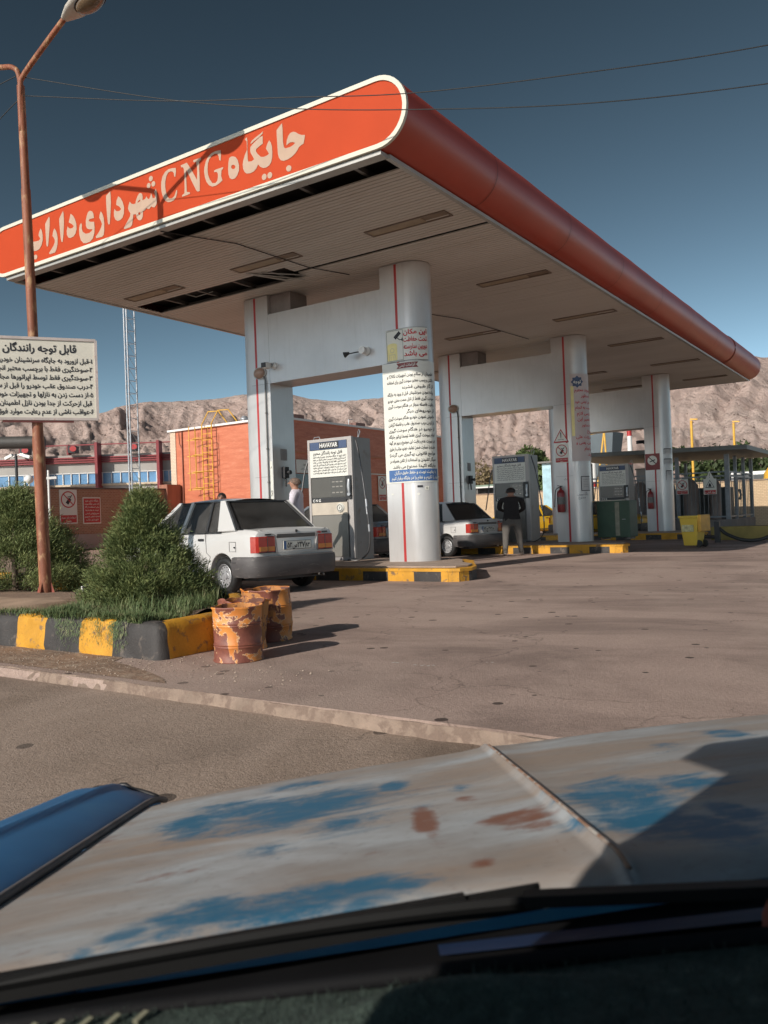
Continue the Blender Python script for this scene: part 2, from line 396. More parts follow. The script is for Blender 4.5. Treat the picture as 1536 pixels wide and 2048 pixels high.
# white paint flecks on the asphalt are real dried splashes
mb = MB()
for (cx, cy, n) in ((-3.35, 5.05, 5), (-3.1, 5.05, 5), (-2.75, 5.3, 2)):
    for i in range(n):
        x = cx+rg.uniform(-.07, .07); y = cy+rg.uniform(-.03, .03); r = rg.uniform(.008, .024)
        mb.add([(x+r*cos(a)*rg.uniform(.6, 1.3), y+r*.6*sin(a), .004) for a in [k*pi/4 for k in range(8)]], [tuple(range(8))])
kind(mb.build('paint_splashes', mat('dried_white_paint', (.6, .55, .5), .8)), 'structure')

# ================= mountains =================
SKY = [(-100, .12), (-70, .125), (-58.9, .129), (-55.9, .1311), (-53, .1345), (-50.9, .1463), (-48.7, .1494), (-46.4, .1505), (-44.7, .1519), (-43.3, .1558), (-40.9, .1594), (-40.1, .1567), (-38.8, .1503), (-36.5, .1455), (-33.8, .1484), (-30.1, .1473), (-27.5, .155), (-22.2, .170), (-15.7, .172), (-11, .168), (-8.6, .163), (10, .13), (40, .1)]
def skyl(a):
    for (a0, e0), (a1, e1) in zip(SKY, SKY[1:]):
        if a <= a1: return e0+(e1-e0)*max(0, (a-a0)/(a1-a0))
    return .1
def rid(p, o):
    s = 0; amp = 1; fr = 1; tot = 0
    for i in range(o):
        n = 1-abs(noise.noise(Vector((p[0]*fr+i*17.1, p[1]*fr-i*9.3, i*3.7))))*2
        s += n*n*amp if n > 0 else 0; tot += amp; amp *= .52; fr *= 2.05
    return s/tot
def z_w(x, y): return noise.noise(Vector((x/160, y/160, 2)))*1.6
def mount(u, v):
    a = -75+90*u; r = 650+2550*v**1.15; x = r*sin(rad(a)); y = r*cos(rad(a))
    H = skyl(a)*2900
    k = v**1.15
    base = H*(max(0, (k-.10))/.78)**1.35 if k < .88 else H*(1-(k-.88)*1.2)
    if a > -21: # smooth alluvial slope in front on the right
        wgt = min(1, (a+21)/6); base = base*(1-wgt*.35*(1-min(1, k/.6)))
    q = (x/520., y/520.)
    n = rid(q, 8)-.42
    aw = a+1.6*noise.noise(Vector((x/260, y/260, 5))); g = (abs(noise.noise(Vector((aw*.55, k*2.2, 1))))*46+abs(noise.noise(Vector((aw*1.5, k*4.5, 3))))*24+abs(noise.noise(Vector((aw*4.0, k*9, 6))))*11-26)+noise.noise(Vector((x/24, y/24, 4)))*3+noise.noise(Vector((x/11, y/11, 4)))*4.5+abs(noise.noise(Vector((x/38+z_w(x, y), y/95, 7))))*5
    am = 85*min(1, max(0, (k-.10)/.35))
    lim = 1-max(0, (k-.75)/.13)*.9 if k < .88 else .1
    z = base+am*n*lim+g*min(1, k/.3)*(.10+.72*lim)
    return (x, y, max(-.4, z-8*(1-min(1, k/.1))))
mb = MB(); mb.grid(mount, 620, 240)
m, t, p = nmat('mountain_rock'); c = coord(t, (1, 1, 1), True)
cc = ramp(t, nz(t, c, .0035, 8, .6), [(.3, (.43, .32, .28)), (.5, (.50, .385, .34)), (.72, (.54, .435, .385))])  # rock tones paled and lower in contrast, distance haze put into the colour
vs = coord(t, (1, 1, .35), True)
cc = mix(t, ramp(t, nz(t, vs, .016, 8, .75, .8), [(.54, 0), (.66, .6)]), cc, (.29, .20, .175))
cc = mix(t, ramp(t, nz(t, vs, .045, 5, .7), [(.60, 0), (.68, .65)]), cc, (.19, .14, .13))
cc = mix(t, ramp(t, nz(t, vs, .10, 4, .7), [(.30, .5), (.42, 0)]), cc, (.62, .44, .33))
L(t, cc, p.inputs['Base Color']); p.inputs['Roughness'].default_value = .95; p.inputs['Specular IOR Level'].default_value = .1
L(t, bump(t, nz(t, c, .05, 8, .7), 1.0, 14), p.inputs['Normal'])
kind(mb.build('mountains', m, smooth=180, fix=False), 'structure')
# scattered boulders and scrub on the lower slopes
mb = MB(); rg = random.Random(12)
for i in range(2600):
    a = rg.uniform(-62, -4); v = rg.uniform(.04, .85); P = Vector(mount((a+75)/90, v)); s = rg.uniform(1.2, 4.5)*(.4+v)
    vs_ = [P+Vector((s*cos(k)*rg.uniform(.6, 1.3), s*sin(k)*rg.uniform(.6, 1.2), -s*.3)) for k in (0, 1.25, 2.5, 3.8, 5)]+[P+Vector((rg.uniform(-.3, .3)*s, rg.uniform(-.3, .3)*s, s*rg.uniform(.4, .9)))]
    mb.add(vs_, [(k, (k+1) % 5, 5) for k in range(5)])
o = mb.build('scrub_and_boulders', mat('dark_outcrop', (.13, .09, .075), .95, 0, .4, .3, world=True)); kind(o, 'stuff')

# ================= brick things =================
def brick(name, c1, c2, mortar, sc, axis='x', off=.5):
    m, t, p = nmat(name)
    g = t.nodes.new('ShaderNodeNewGeometry'); sx = t.nodes.new('ShaderNodeSeparateXYZ'); L(t, g.outputs['Position'], sx.inputs[0])
    cb = t.nodes.new('ShaderNodeCombineXYZ')
    if axis == 'x': L(t, sx.outputs[0], cb.inputs[0])
    elif axis == 'y': L(t, sx.outputs[1], cb.inputs[0])
    else:
        ad = t.nodes.new('ShaderNodeMath'); ad.operation = 'ADD'; L(t, sx.outputs[0], ad.inputs[0]); L(t, sx.outputs[1], ad.inputs[1]); L(t, ad.outputs[0], cb.inputs[0])
    L(t, sx.outputs[2], cb.inputs[1])
    b = t.nodes.new('ShaderNodeTexBrick'); b.inputs['Scale'].default_value = sc; b.inputs['Mortar Size'].default_value = .022; b.inputs['Mortar Smooth'].default_value = .3
    b.inputs['Color1'].default_value = (*c1, 1); b.inputs['Color2'].default_value = (*c2, 1); b.inputs['Mortar'].default_value = (*mortar, 1)
    b.inputs['Brick Width'].default_value = .55; b.inputs['Row Height'].default_value = .25; b.inputs['Bias'].default_value = 0
    L(t, cb.outputs[0], b.inputs['Vector'])
    cc = mix(t, ramp(t, nz(t, coord(t, (1, 1, 1), True), 1.3, 6), [(.35, .0), (.75, .35)]), b.outputs['Color'], tuple(x*.6 for x in c1))
    L(t, cc, p.inputs['Base Color']); p.inputs['Roughness'].default_value = .85
    L(t, bump(t, b.outputs['Fac'], -.6, .01), p.inputs['Normal']); return m
br_tan = brick('tan_brick', (.36, .19, .115), (.29, .14, .085), (.42, .33, .26), 3.2, 'y')
br_pale = brick('pale_yellow_brick', (.62, .46, .29), (.55, .40, .25), (.32, .22, .15), 3.0, 'x')
br_white = brick('white_brick_quoin', (.70, .56, .42), (.64, .50, .38), (.33, .22, .16), 3.2, 'xy')
def board(parent, name, m, poly, y0, y1, plane='xz', fixed=None, k=None): pass
# left boundary wall, faces +X
w = thing('brick_boundary_wall', (-32.5, 15, 0), 'long tan brick boundary wall with red and white posters at the left', 'wall')
mb = MB(); mb.box(-32.7, 21.5, .86, -32.4, 28.3, 2.93); mb.box(-32.7, 6, .86, -32.4, 20.6, 2.72)
mb.build('brickwork', br_tan, w, world=True)
mb = MB(); mb.box(-32.72, 6, -.1, -32.36, 28.3, .86); mb.build('plinth', mat('wall_render', (.34, .27, .24), .9, 0, .15, 2), w, world=True)
mb = MB(); mb.box(-32.76, 21.46, 2.93, -32.34, 28.3, 3.0); mb.box(-32.76, 6, 2.72, -32.34, 20.6, 2.79); mb.build('coping', mat('dark_coping', (.12, .10, .09), .8), w, world=True)
mb = MB(); mb.box(-32.78, 20.6, 0, -32.3, 21.5, 3.02); mb.build('gate_pier', br_white, w, world=True)
mb = MB(); mb.box(-32.85, 28.3, 0, -32.25, 29.2, 3.2); mb.build('end_pier', mat('brown_render', (.33, .14, .09), .8, 0, .2, 1.5, stretch=(3, 3, .4)), w, world=True)
mb = MB(); mb.lathe([(.0, 0), (.03, 0), (.03, .12), (.06, .13), (.06, .15)], (-32.5, 20.85, 3.02), 10)
gl = thing('globe_lamp', (-32.5, 20.85, 3.02), 'round white globe lamp on top of the brick gate pier', 'lamp')
mb.build('base', white, gl, world=True, smooth=40)
mb = MB(); mb.lathe([(.19*sin(a)+.0001, -.19*cos(a)) for a in [pi*k/10 for k in range(11)]], (-32.5, 20.85, 3.34), 18); mb.build('globe', white, gl, world=True, smooth=180)
# posters on that wall
def flatY(xc): return lambda a, b: (xc, a, b)     # plane X = const seen from +X (y grows to the right)
def flatX(yc): return lambda a, b: (a, yc, b)     # plane Y = const seen from -Y
def disc_ring(mb, fn, cx, cy, r0, r1, n=28, k=None):
    vs = [fn(cx+r*cos(2*pi*i/n), cy+r*sin(2*pi*i/n)) for r in (r0, r1) for i in range(n)]
    mb.add(vs, [(i, (i+1) % n, (i+1) % n+n, i+n) for i in range(n)], k)
def rectf(mb, fn, x0, y0, x1, y1, k=None): mb.add([fn(x0, y0), fn(x1, y0), fn(x1, y1), fn(x0, y1)], [(0, 1, 2, 3)], k)
def slab(mb, fn, x0, y0, x1, y1, fb, k=None):
    mb.add([fn(x0, y0), fn(x1, y0), fn(x1, y1), fn(x0, y1), fb(x0, y0), fb(x1, y0), fb(x1, y1), fb(x0, y1)], [(0, 1, 2, 3), (7, 6, 5, 4), (0, 4, 5, 1), (1, 5, 6, 2), (2, 6, 7, 3), (3, 7, 4, 0)], k)
def barf(mb, fn, x0, y0, x1, y1, w, k=None):
    d = Vector((x1-x0, y1-y0)); n = Vector((-d.y, d.x)).normalized()*w/2
    if .06 < d.length < 1.5:
        m_ = int(d.length/.05)+1
        for i in range(m_):
            a, b = (x0+d.x*i/m_, y0+d.y*i/m_), (x0+d.x*(i+1)/m_, y0+d.y*(i+1)/m_); mb.add([fn(a[0]+n.x, a[1]+n.y), fn(a[0]-n.x, a[1]-n.y), fn(b[0]-n.x, b[1]-n.y), fn(b[0]+n.x, b[1]+n.y)], [(0, 1, 2, 3)], k)
        return
    mb.add([fn(x0+n.x, y0+n.y), fn(x0-n.x, y0-n.y), fn(x1-n.x, y1-n.y), fn(x1+n.x, y1+n.y)], [(0, 1, 2, 3)], k)
def no_phone_sign(name, loc, fnf, x0, z0, x1, z1, label, group=None, band='صدا ممنوع', fade=True, fr=None, eps=.012):
    """white board, red ring with slash over a phone, red band with lettering below"""
    o = thing(name, loc, label, 'sign', group)
    W_ = x1-x0; H_ = z1-z0; cx = (x0+x1)/2; r = W_*.42; cy = z1-W_*.5
    mb = MB(); slab(mb, fnf(eps), x0, z0, x1, z1, fnf(0)); mb.build('board', sheet, o, world=True)
    mb = MB(); f = fnf(eps+.003); disc_ring(mb, f, cx, cy, r*.86, r); mb.build('ring', redpaint, o, world=True)
    mb = MB(); f2 = fnf(eps+.004); barf(mb, f2, cx-.2*r, cy-.5*r, cx+.25*r, cy+.1*r, .42*r); barf(mb, f2, cx+.2*r, cy+.1*r, cx+.5*r, cy+.55*r, .1*r); barf(mb, f2, cx-.1*r, cy+.3*r, cx+.4*r, cy+.35*r, .1*r); mb.build('pictogram', ink, o, world=True)
    mb = MB(); f3 = fnf(eps+.006); barf(mb, f3, cx-.62*r, cy+.62*r, cx+.62*r, cy-.62*r, .13*r); mb.build('slash', redpaint, o, world=True)
    mb = MB(); f3 = fnf(eps+.003); rectf(mb, f3, x0+W_*.05, z0+H_*.03, x1-W_*.05, z0+H_*.25); mb.build('red_band', redpaint, o, world=True)
    mb = MB(); text(mb, 'استفاده از تلفن همراه', cx, z0+H_*.15, H_*.085, fnf(eps+.006), 'c', W_*.8); text(mb, 'ممنوع', cx, z0+H_*.06, H_*.07, fnf(eps+.006), 'c', W_*.8); mb.build('lettering', sheet, o, world=True)
    return o
fY = lambda X: (lambda e: (lambda a, b: (X+e, a, b)))
fX = lambda Y: (lambda e: (lambda a, b: (a, Y-e, b)))
o = no_phone_sign('prohibition_poster', (-32.4, 22.7, 1.3), fY(-32.4), 22.22, 1.36, 23.12, 2.9, 'faded white no phone poster on the brick wall left of the red poster')
o = thing('red_notice_poster', (-32.4, 23.9, 1.3), 'red poster with white Persian lines on the tan brick wall', 'poster')
mb = MB(); slab(mb, fY(-32.4)(.012), 23.42, 1.33, 24.38, 2.55, fY(-32.4)(0)); mb.build('border', sheet, o, world=True)
mb = MB(); rectf(mb, fY(-32.4)(.016), 23.46, 1.38, 24.34, 2.5); mb.build('panel', redpaint, o, world=True)
mb = MB()
for k, s in enumerate(['جایگاه داران عزیز', 'نکات ایمنی جایگاه سوخت', 'برای استفاده از گاز', 'توجه به هشدارها', 'مسئولین ایمنی', 'شماره تماس ضروری', 'شهرداری داراب']):
    text(mb, s, 23.9, 2.36-k*.145, .11, fY(-32.4)(.02), 'c', .8, .02)
mb.build('lettering', sheet, o, world=True)
# striped kerb and raised paving in front of the wall
def striped(mb, fn, total, step, ky=0, kb=1, phase=0): pass
def kerb_run(name, label, p, q, w, h, step, group=None, phase=0, z0=0):
    o = thing(name, (p[0], p[1], z0), label, 'kerb', group)
    P = Vector((p[0], p[1], z0)); Q = Vector((q[0], q[1], z0)); d = (Q-P); Ln = d.length; d.normalize(); nrm = Vector((-d.y, d.x, 0))
    mb = MB(); s = 0; i = phase
    while s < Ln-.01:
        e = min(Ln, s+step); a = P+d*s; b = P+d*e
        v = [a, b, b+nrm*w, a+nrm*w]; v += [x+Vector((0, 0, h)) for x in v]
        mb.add(v, [(0, 1, 5, 4), (1, 2, 6, 5), (2, 3, 7, 6), (3, 0, 4, 7), (4, 5, 6, 7), (0, 3, 2, 1)], i % 2)
        s = e; i += 1
    mb.build('kerb_blocks', [yellow, kblack], o, world=True); return o
kerb_run('striped_kerb', 'black and yellow kerb at the foot of the tan brick wall', (-31.3, 29), (-31.3, 8), .25, .22, 1.1)
pv = brick('paving_brick', (.46, .31, .24), (.38, .26, .20), (.24, .17, .13), 3.0, 'xy')
mb = MB(); mb.box(-31.2, 10.9, 0, -14.0, 24.5, .145); o = kind(mb.build('pavement', pv), 'structure')
kerb_run('striped_kerb', 'striped kerb in front of the raised brick paving behind the rusty pole', (-14, 10.7), (-31, 10.7), .2, .165, .75)
for ob in list(bpy.data.objects):
    if ob.name == 'striped_kerb.001': ob['group'] = 'kerbs behind the planter'
bpy.data.objects['striped_kerb']['group'] = 'kerbs behind the planter'

# ================= orange stone building =================
m, t, p = nmat('orange_stone_cladding'); c = coord(t, (1, 1, 6), True); c2 = coord(t, (.35, .35, 2.2), True)
cc = ramp(t, nz(t, c, 1.1, 7, .7), [(.28, (.42, .11, .055)), (.5, (.54, .165, .085)), (.72, (.60, .225, .125))])
cc = mix(t, ramp(t, nz(t, c2, 1.2, 4, .6, 1.2), [(.5, 0), (.62, .5)]), cc, (.48, .13, .06))
cc = mix(t, ramp(t, nz(t, c, 4.5, 4, .7), [(.60, 0), (.68, .4)]), cc, (.74, .42, .26))
L(t, cc, p.inputs['Base Color']); p.inputs['Roughness'].default_value = .55
m_stone = m
b = thing('orange_stone_building', (-29, 29.3, 0), 'orange stone clad building with white roof edge and yellow ladder', 'building')
mb = MB(); mb.box(-32.6, 29.3, 0, -25.5, 45.2, 5.96); mb.build('wall', m_stone, b, world=True)
mb = MB(); mb.box(-33.0, 29.26, 0, -32.6, 29.9, 5.96); mb.build('quoin', br_white, b, world=True)
mb = MB(); mb.box(-33.1, 29.16, 5.96, -25.4, 29.42, 6.06); mb.box(-25.66, 29.42, 5.96, -25.4, 45.3, 6.06); mb.box(-33.1, 29.42, 5.96, -32.84, 45.3, 6.06); mb.build('roof_edge', white, b, world=True)
mb = MB(); mb.box(-32.84, 29.42, 5.9, -25.66, 45.2, 5.99); mb.build('roof', conc, b, world=True)
mb = MB(); mb.tube([(-32.1, 29.25, 6.1), (-32.1, 29.25, 2.5), (-32.05, 29.25, .3)], .03); mb.tube([(-32.35, 29.26, 5.9), (-32.3, 29.26, 5.3), (-32.1, 29.26, 5.0)], .015); mb.build('pipe', mat('rust_brown', (.22, .07, .04), .6), b, world=True, smooth=60)
mb = MB(); mb.box(-25.5, 30.25, 2.68, -25.46, 31.5, 3.38); mb.build('window', mat('dark_glass', (.02, .025, .03), .15), b, world=True)
mb = MB(); mb.box(-25.5, 29.9, 4.38, -25.44, 44, 4.46); mb.build('ledge', mat('orange_ledge', (.5, .18, .08), .6), b, world=True)
mb = MB(); mb.box(-25.5, 36.2, 3.49, -25.45, 44, 3.54); mb.build('ledge', sheet, b, world=True)
o = thing('wall_notice', (-25.45, 30.9, 3.4), 'small white notice on the dark red wall above the service window', 'notice')
mb = MB(); mb.box(-25.45, 30.35, 3.42, -25.41, 31.4, 4.06); mb.build('board', sheet, o, world=True)
mb = MB(); text(mb, 'صندوق', 31.0, 3.8, .12, fY(-25.41)(.004), 'c', .6); text(mb, 'پرداخت قبض', 30.9, 3.6, .09, fY(-25.41)(.004), 'c', .8); mb.build('lettering', ink, o, world=True)
no_phone_sign('prohibition_sign', (-25.46, 37.7, 2), fY(-25.46), 37.3, 2.05, 38.06, 3.42, 'no smoking board on the dark red wall beside the first round column')
o = thing('roof_chimney', (-28.95, 30.4, 6), 'small pale roof cowl beside the ladder top', 'chimney')
mb = MB(); mb.lathe([(.0, 0), (.16, 0), (.16, .35), (.22, .36), (.22, .42), (.1, .55), (.0, .56)], (-28.95, 30.6, 5.98), 12); mb.build('cowl', galv, o, world=True, smooth=40)
for (x, y, n_) in ((-26.3, 36.6, 'small brown water tank on the dark red roof edge'), (-26.2, 31.2, 'low rooftop box on the orange building behind the left column')):
    o = thing('roof_unit', (x, y, 6), n_, 'roof unit', 'units on the orange building roof')
    mb = MB(); mb.box(x-.3, y-.45, 6.0, x+.3, y+.45, 6.35); mb.build('casing', mat('brown_sheet', (.2, .1, .08), .6), o, world=True, bevel=.03)
    mb = MB(); mb.tube([(x, y-.7, 6), (x, y-.7, 6.5), (x, y-.3, 6.55)], .025); mb.build('pipe', galv, o, world=True)
# caged yellow ladder
ld = thing('roof_ladder', (-30, 29.2, 2), 'caged yellow steel ladder up the orange stone wall', 'ladder')
xa, xb, Y = -30.36, -29.68, 29.0
for x in (xa, xb):
    mb = MB(); mb.tube([(x, Y, 1.6), (x, Y, 6.1), (x+.38, Y+.1, 6.72), (x+.9, Y+.3, 6.72), (x+1.2, Y+.6, 6.1)], .032, 7); mb.build('rail', yel, ld, world=True, smooth=60)
for k in range(14):
    mb = MB(); z = 1.9+k*.31; mb.tube([(xa, Y, z), (xb, Y, z)], .018, 6); mb.build('rung', yel, ld, world=True, smooth=60)
for z in (2.9, 3.7, 4.52, 5.34):
    mb = MB(); mb.tube([(xa, Y, z), (xa-.1, Y-.35, z), (xa+.0, Y-.68, z), (xa+.34, Y-.8, z), (xb, Y-.68, z), (xb+.1, Y-.35, z), (xb, Y, z)], .02, 6); mb.build('hoop', yel, ld, world=True, smooth=60)
for (x, y) in ((xa-.1, Y-.35), (xa+.34, Y-.8), (xb+.1, Y-.35)):
    mb = MB(); mb.tube([(x, y, 2.9), (x, y, 5.9)], .016, 6); mb.build('cage_bar', yel, ld, world=True, smooth=60)
o = thing('guard_frame', (-31, 28.9, 2.8), 'thin yellow upright guard bars beside the roof ladder', 'guard')
mb = MB(); mb.tube([(-30.98, 28.7, 2.8), (-30.98, 28.7, 6.05)], .022, 6); 
for z in (2.86, 3.7, 4.54, 5.35): mb.tube([(-31.15, 28.7, z), (-30.4, 28.95, z)], .022, 6)
mb.build('bars', yel, o, world=True, smooth=60)

# ================= lattice mast =================
o = thing('lattice_mast', (-20.2, 16.4, 0), 'slender grey lattice mast rising in front of the brick wall', 'mast')
T = [(-20.34, 16.38), (-20.06, 16.55), (-20.02, 16.22)]
for (x, y) in T:
    mb = MB(); mb.tube([(x, y, 0), (x, y, 10.6)], .024, 7); mb.build('leg', galv, o, world=True, smooth=60)
mb = MB(); z = .2; i = 0
while z < 10.4:
    for (a, c_) in ((0, 1), (1, 2), (2, 0)):
        mb.tube([(*T[a], z), (*T[c_], z)], .008, 5)
        if (a+c_) != 1: mb.tube([(*T[a], z), (*T[c_], z+.38)], .007, 5)
    z += .38; i += 1
mb.build('bracing', galv, o, world=True)
# cctv pole behind the left shrub
o = thing('camera_pole', (-24.1, 15.05, 0), 'dark pole with two small white cameras behind the left shrub', 'pole')
mb = MB(); mb.tube([(-24.1, 15.05, 0), (-24.12, 15.05, 3.55)], .045, 8); mb.build('pole', blackp, o, world=True, smooth=60)
for (dx, dy, a) in ((.25, .1, .1), (-.22, -.05, -.15)):
    mb = MB(); mb.bar((-24.12, 15.05, 3.5), (-24.12+dx, 15.05+dy, 3.5+a*.5), .03, .03); mb.bar((-24.12+dx*.6, 15.05+dy*.6, 3.52), (-24.12+dx*1.9, 15.05+dy*1.9, 3.42), .1, .09); mb.build('camera', white, o, world=True)
o = thing('post_lamp', (-27, 18.1, 0), 'thin white post lamp in front of the brick wall', 'lamp')
mb = MB(); mb.tube([(-27, 18.1, 0), (-27, 18.1, 3.3)], .04, 8); mb.build('post', white, o, world=True, smooth=60)
mb = MB(); mb.bar((-27.1, 18.0, 3.0), (-26.8, 18.3, 3.02), .09, .09); mb.build('head', white, o, world=True)

# ================= sports hall with red ribs =================
redh = mat('hall_red', (.25, .03, .035), .5, 0, .12, 4)
hl = thing('red_ribbed_hall', (-52, 37, 0), 'low grey hall with red ribs and blue window band', 'building')
A2, B2 = Vector((-62, 30, 0)), Vector((-42, 44, 0)); hd = (B2-A2).normalized(); hn = Vector((hd.y, -hd.x, 0))
def hp(s, off, z): q = A2+(B2-A2)*s+hn*off; return (q.x, q.y, z)
def hbox(mb, s0, s1, o0, o1, z0, z1, k=None):
    v = [hp(s, o_, z) for z in (z0, z1) for o_ in (o0, o1) for s in (s0, s1)]
    mb.add(v, [(0, 1, 3, 2), (4, 6, 7, 5), (0, 4, 5, 1), (2, 3, 7, 6), (0, 2, 6, 4), (1, 5, 7, 3)], k)
gp = mat('grey_hall_panel', (.36, .34, .31), .6, 0, .08, .8)
mb = MB(); hbox(mb, -.3, 1, -8, 0, 0, 6.5); mb.build('wall', gp, hl, world=True)
mb = MB()
for z in (5.92, 6.08, 6.24): hbox(mb, -.3, 1, 0, .25, z, z+.09, 0)
mb.build('red_stripe_band', redh, hl, world=True)
mb = MB(); hbox(mb, -.3, 1, 0, .06, 5.9, 6.36); mb.build('band_backing', mat('pink_band', (.45, .20, .18), .6), hl, world=True)
mb = MB(); hbox(mb, -.3, 1, 0, .22, 4.22, 4.36); mb.build('sill', mat('cream_sill', (.62, .5, .36), .7), hl, world=True)
mb = MB(); hbox(mb, -.3, 1, .2, .3, 7.18, 7.26); mb.build('top_rail', redh, hl, world=True)
blue_gl = mat('blue_window_film', (.13, .29, .50), .3, 0, .35, .7)
ribs = [.313-.2, .408, .574, .755, .873, .96]
for a, b_ in zip(ribs, ribs[1:]):
    fr = MB(); n = 6
    for k in range(n+1): s_ = a+.01+(b_-a-.02)*k/n; hbox(fr, s_-.0012, s_+.0012, .07, .14, 4.36, 5.2)
    hbox(fr, a, b_, .07, .14, 5.14, 5.2)
    w_ = fr.build('window', white, hl, world=True)
    pn = MB(); hbox(pn, a+.005, b_-.005, .02, .06, 4.36, 5.18); pn.build('pane', blue_gl, w_, world=True)
for s_ in ribs:
    mb = MB(); hbox(mb, s_, s_+.008, .0, 1.0, 2, 7.3); mb.build('rib', redh, hl, world=True)
for s_ in (.349, .489, .667, .83, .92):
    mb = MB(); hbox(mb, s_, s_+.005, .1, .7, 6.5, 7.2); mb.build('short_rib', redh, hl, world=True)
    mb = MB(); hbox(mb, s_+.006, s_+.028, .1, .9, 6.62, 7.12); f = mb.build('floodlight_box', blackp, hl, world=True)
    c_ = Vector(hp(s_+.022, .93, 6.9)); mb = MB(); mb.add([c_+hd*.24*cos(a)+Vector((0, 0, .2*sin(a)))+hn*.02 for a in [2*pi*k/16 for k in range(16)]], [tuple(range(16))]); mb.build('face', redpaint, f, world=True)
mb = MB(); mb.tube([(-52.5, 30.8, 7.1), (-49.6, 33.0, 7.05)], .42, 16); 
o = thing('roof_duct', (-52, 31, 6.5), 'fat dark horizontal cylinder above the ribbed hall at far left', 'tank')
mb.build('drum', mat('dark_drum', (.06, .055, .05), .6), o, world=True, smooth=50)
mb = MB(); mb.box(-52.3, 30.9, 3, -52.1, 31.1, 6.8); mb.box(-50.0, 32.6, 3, -49.8, 32.8, 6.8); mb.build('stand', steel, o, world=True)

# ================= perimeter wall and what stands behind =================
o = thing('pale_brick_wall', (0, 46, 0), 'pale yellow brick perimeter wall behind the pumps', 'wall')
mb = MB(); mb.box(-25.4, 46, -.3, 45, 46.3, 2.32); mb.build('brickwork', br_pale, o, world=True)
mb = MB(); mb.box(-25.4, 45.95, 2.32, 45, 46.35, 2.38); mb.build('coping', mat('wall_cap', (.30, .22, .17), .85), o, world=True)
leaf_d = mat('leaf_dark', (.05, .075, .022), .7, 0, .5, 1.5, world=True)
leaf_m = mat('leaf_mid', (.085, .12, .035), .7, 0, .5, 1.5, world=True)
leaf_o = mat('leaf_dry', (.20, .15, .075), .8, 0, .4, 1.5, world=True)
bark = mat('bark', (.12, .085, .06), .9, 0, .3, 8)
def tree(x, y, z0, h, r, m, label, seed, n=2600, ls=.16, zf=.45, group='trees beyond the pale wall'):
    o = thing('tree', (x, y, z0), label, 'tree', group); g = random.Random(seed)
    lobes = [(g.uniform(-.55, .55)*r, g.uniform(-.55, .55)*r, h*(zf+g.uniform(0, .5)), r*g.uniform(.35, .62)) for _ in range(9)]
    mb = MB(); mb.tube([(0, 0, 0), (.05*r, 0, h*.3), (0, .05*r, h*.6)], [.09*r, .07*r, .03*r], 7)
    for l in lobes[:5]: mb.tube([(0, 0, h*.3), (l[0]*.5, l[1]*.5, (h*.3+l[2])/2), (l[0], l[1], l[2])], [.04*r, .03*r, .01*r], 5)
    mb.build('trunk', bark, o, smooth=60); mb = MB()
    for i in range(n):
        l = g.choice(lobes); d = Vector((g.gauss(0, 1), g.gauss(0, 1), g.gauss(0, .8))).normalized(); q = l[3]*(.55+.5*g.random()**.5)
        P = Vector((l[0], l[1], l[2]))+d*q; a = Vector((g.gauss(0, 1), g.gauss(0, 1), g.gauss(0, 1))).normalized(); b_ = a.cross(d+Vector((.01, .3, .2))).normalized(); s = ls*g.uniform(.6, 1.4)
        mb.add([P-a*s, P+b_*s*.45, P+a*s, P-b_*s*.45], [(0, 1, 2, 3)])
    mb.build('crown', m, o, fix=False); return o
tree(-22.2, 52, -.4, 5.9, 1.5, leaf_m, 'upright green tree just right of the middle pump', 1)
tree(-20.6, 51, -.4, 4.6, 1.2, leaf_m, 'smaller green tree beside the pale blue cabinet', 2)
tree(-34, 68, -.4, 5.6, 2.6, leaf_o, 'dry olive brown bush left of the middle pump', 3)
tree(-30.5, 66, -.4, 5.0, 2.0, leaf_o, 'low dry bush against the middle pump hose', 4)
for k, (x, y, h, r) in enumerate(((-19, 84, 6.6, 3), (-15.5, 86, 6.9, 3.2), (-11.5, 88, 7.2, 3.3), (-7, 89, 7.4, 3.4), (-3, 90, 7.2, 3.2))):
    tree(x, y, -.4, h, r, leaf_d, ['dark tree seen through the left bay of the cage', 'dark tree above the warning board of the cage', 'dark tree over the corner post of the cage', 'dark spreading tree right of the cage roof', 'dark tree at the right edge of the frame'][k], 10+k, 2600, .26)
# low flat-roofed stand beyond the wall
o = thing('low_shelter', (-27, 54, 0), 'low dark shelter with pale green roof line behind the wall', 'shelter')
mb = MB(); mb.box(-31, 54, 3.1, -22.5, 57, 3.25); mb.build('roof_slab', mat('pale_green', (.25, .33, .25), .6), o, world=True)
mb = MB(); mb.box(-31, 53.95, 3.02, -22.5, 54.02, 3.12); mb.build('fascia', white, o, world=True)
for x in (-30.5, -28.2, -25.9, -23.4):
    mb = MB(); mb.box(x, 54.1, 0, x+.15, 54.25, 3.1); mb.build('post', steel, o, world=True)
mb = MB(); mb.box(-31, 56.6, 0, -22.5, 56.8, 3.1); mb.build('back_panel', grey_paint, o, world=True)
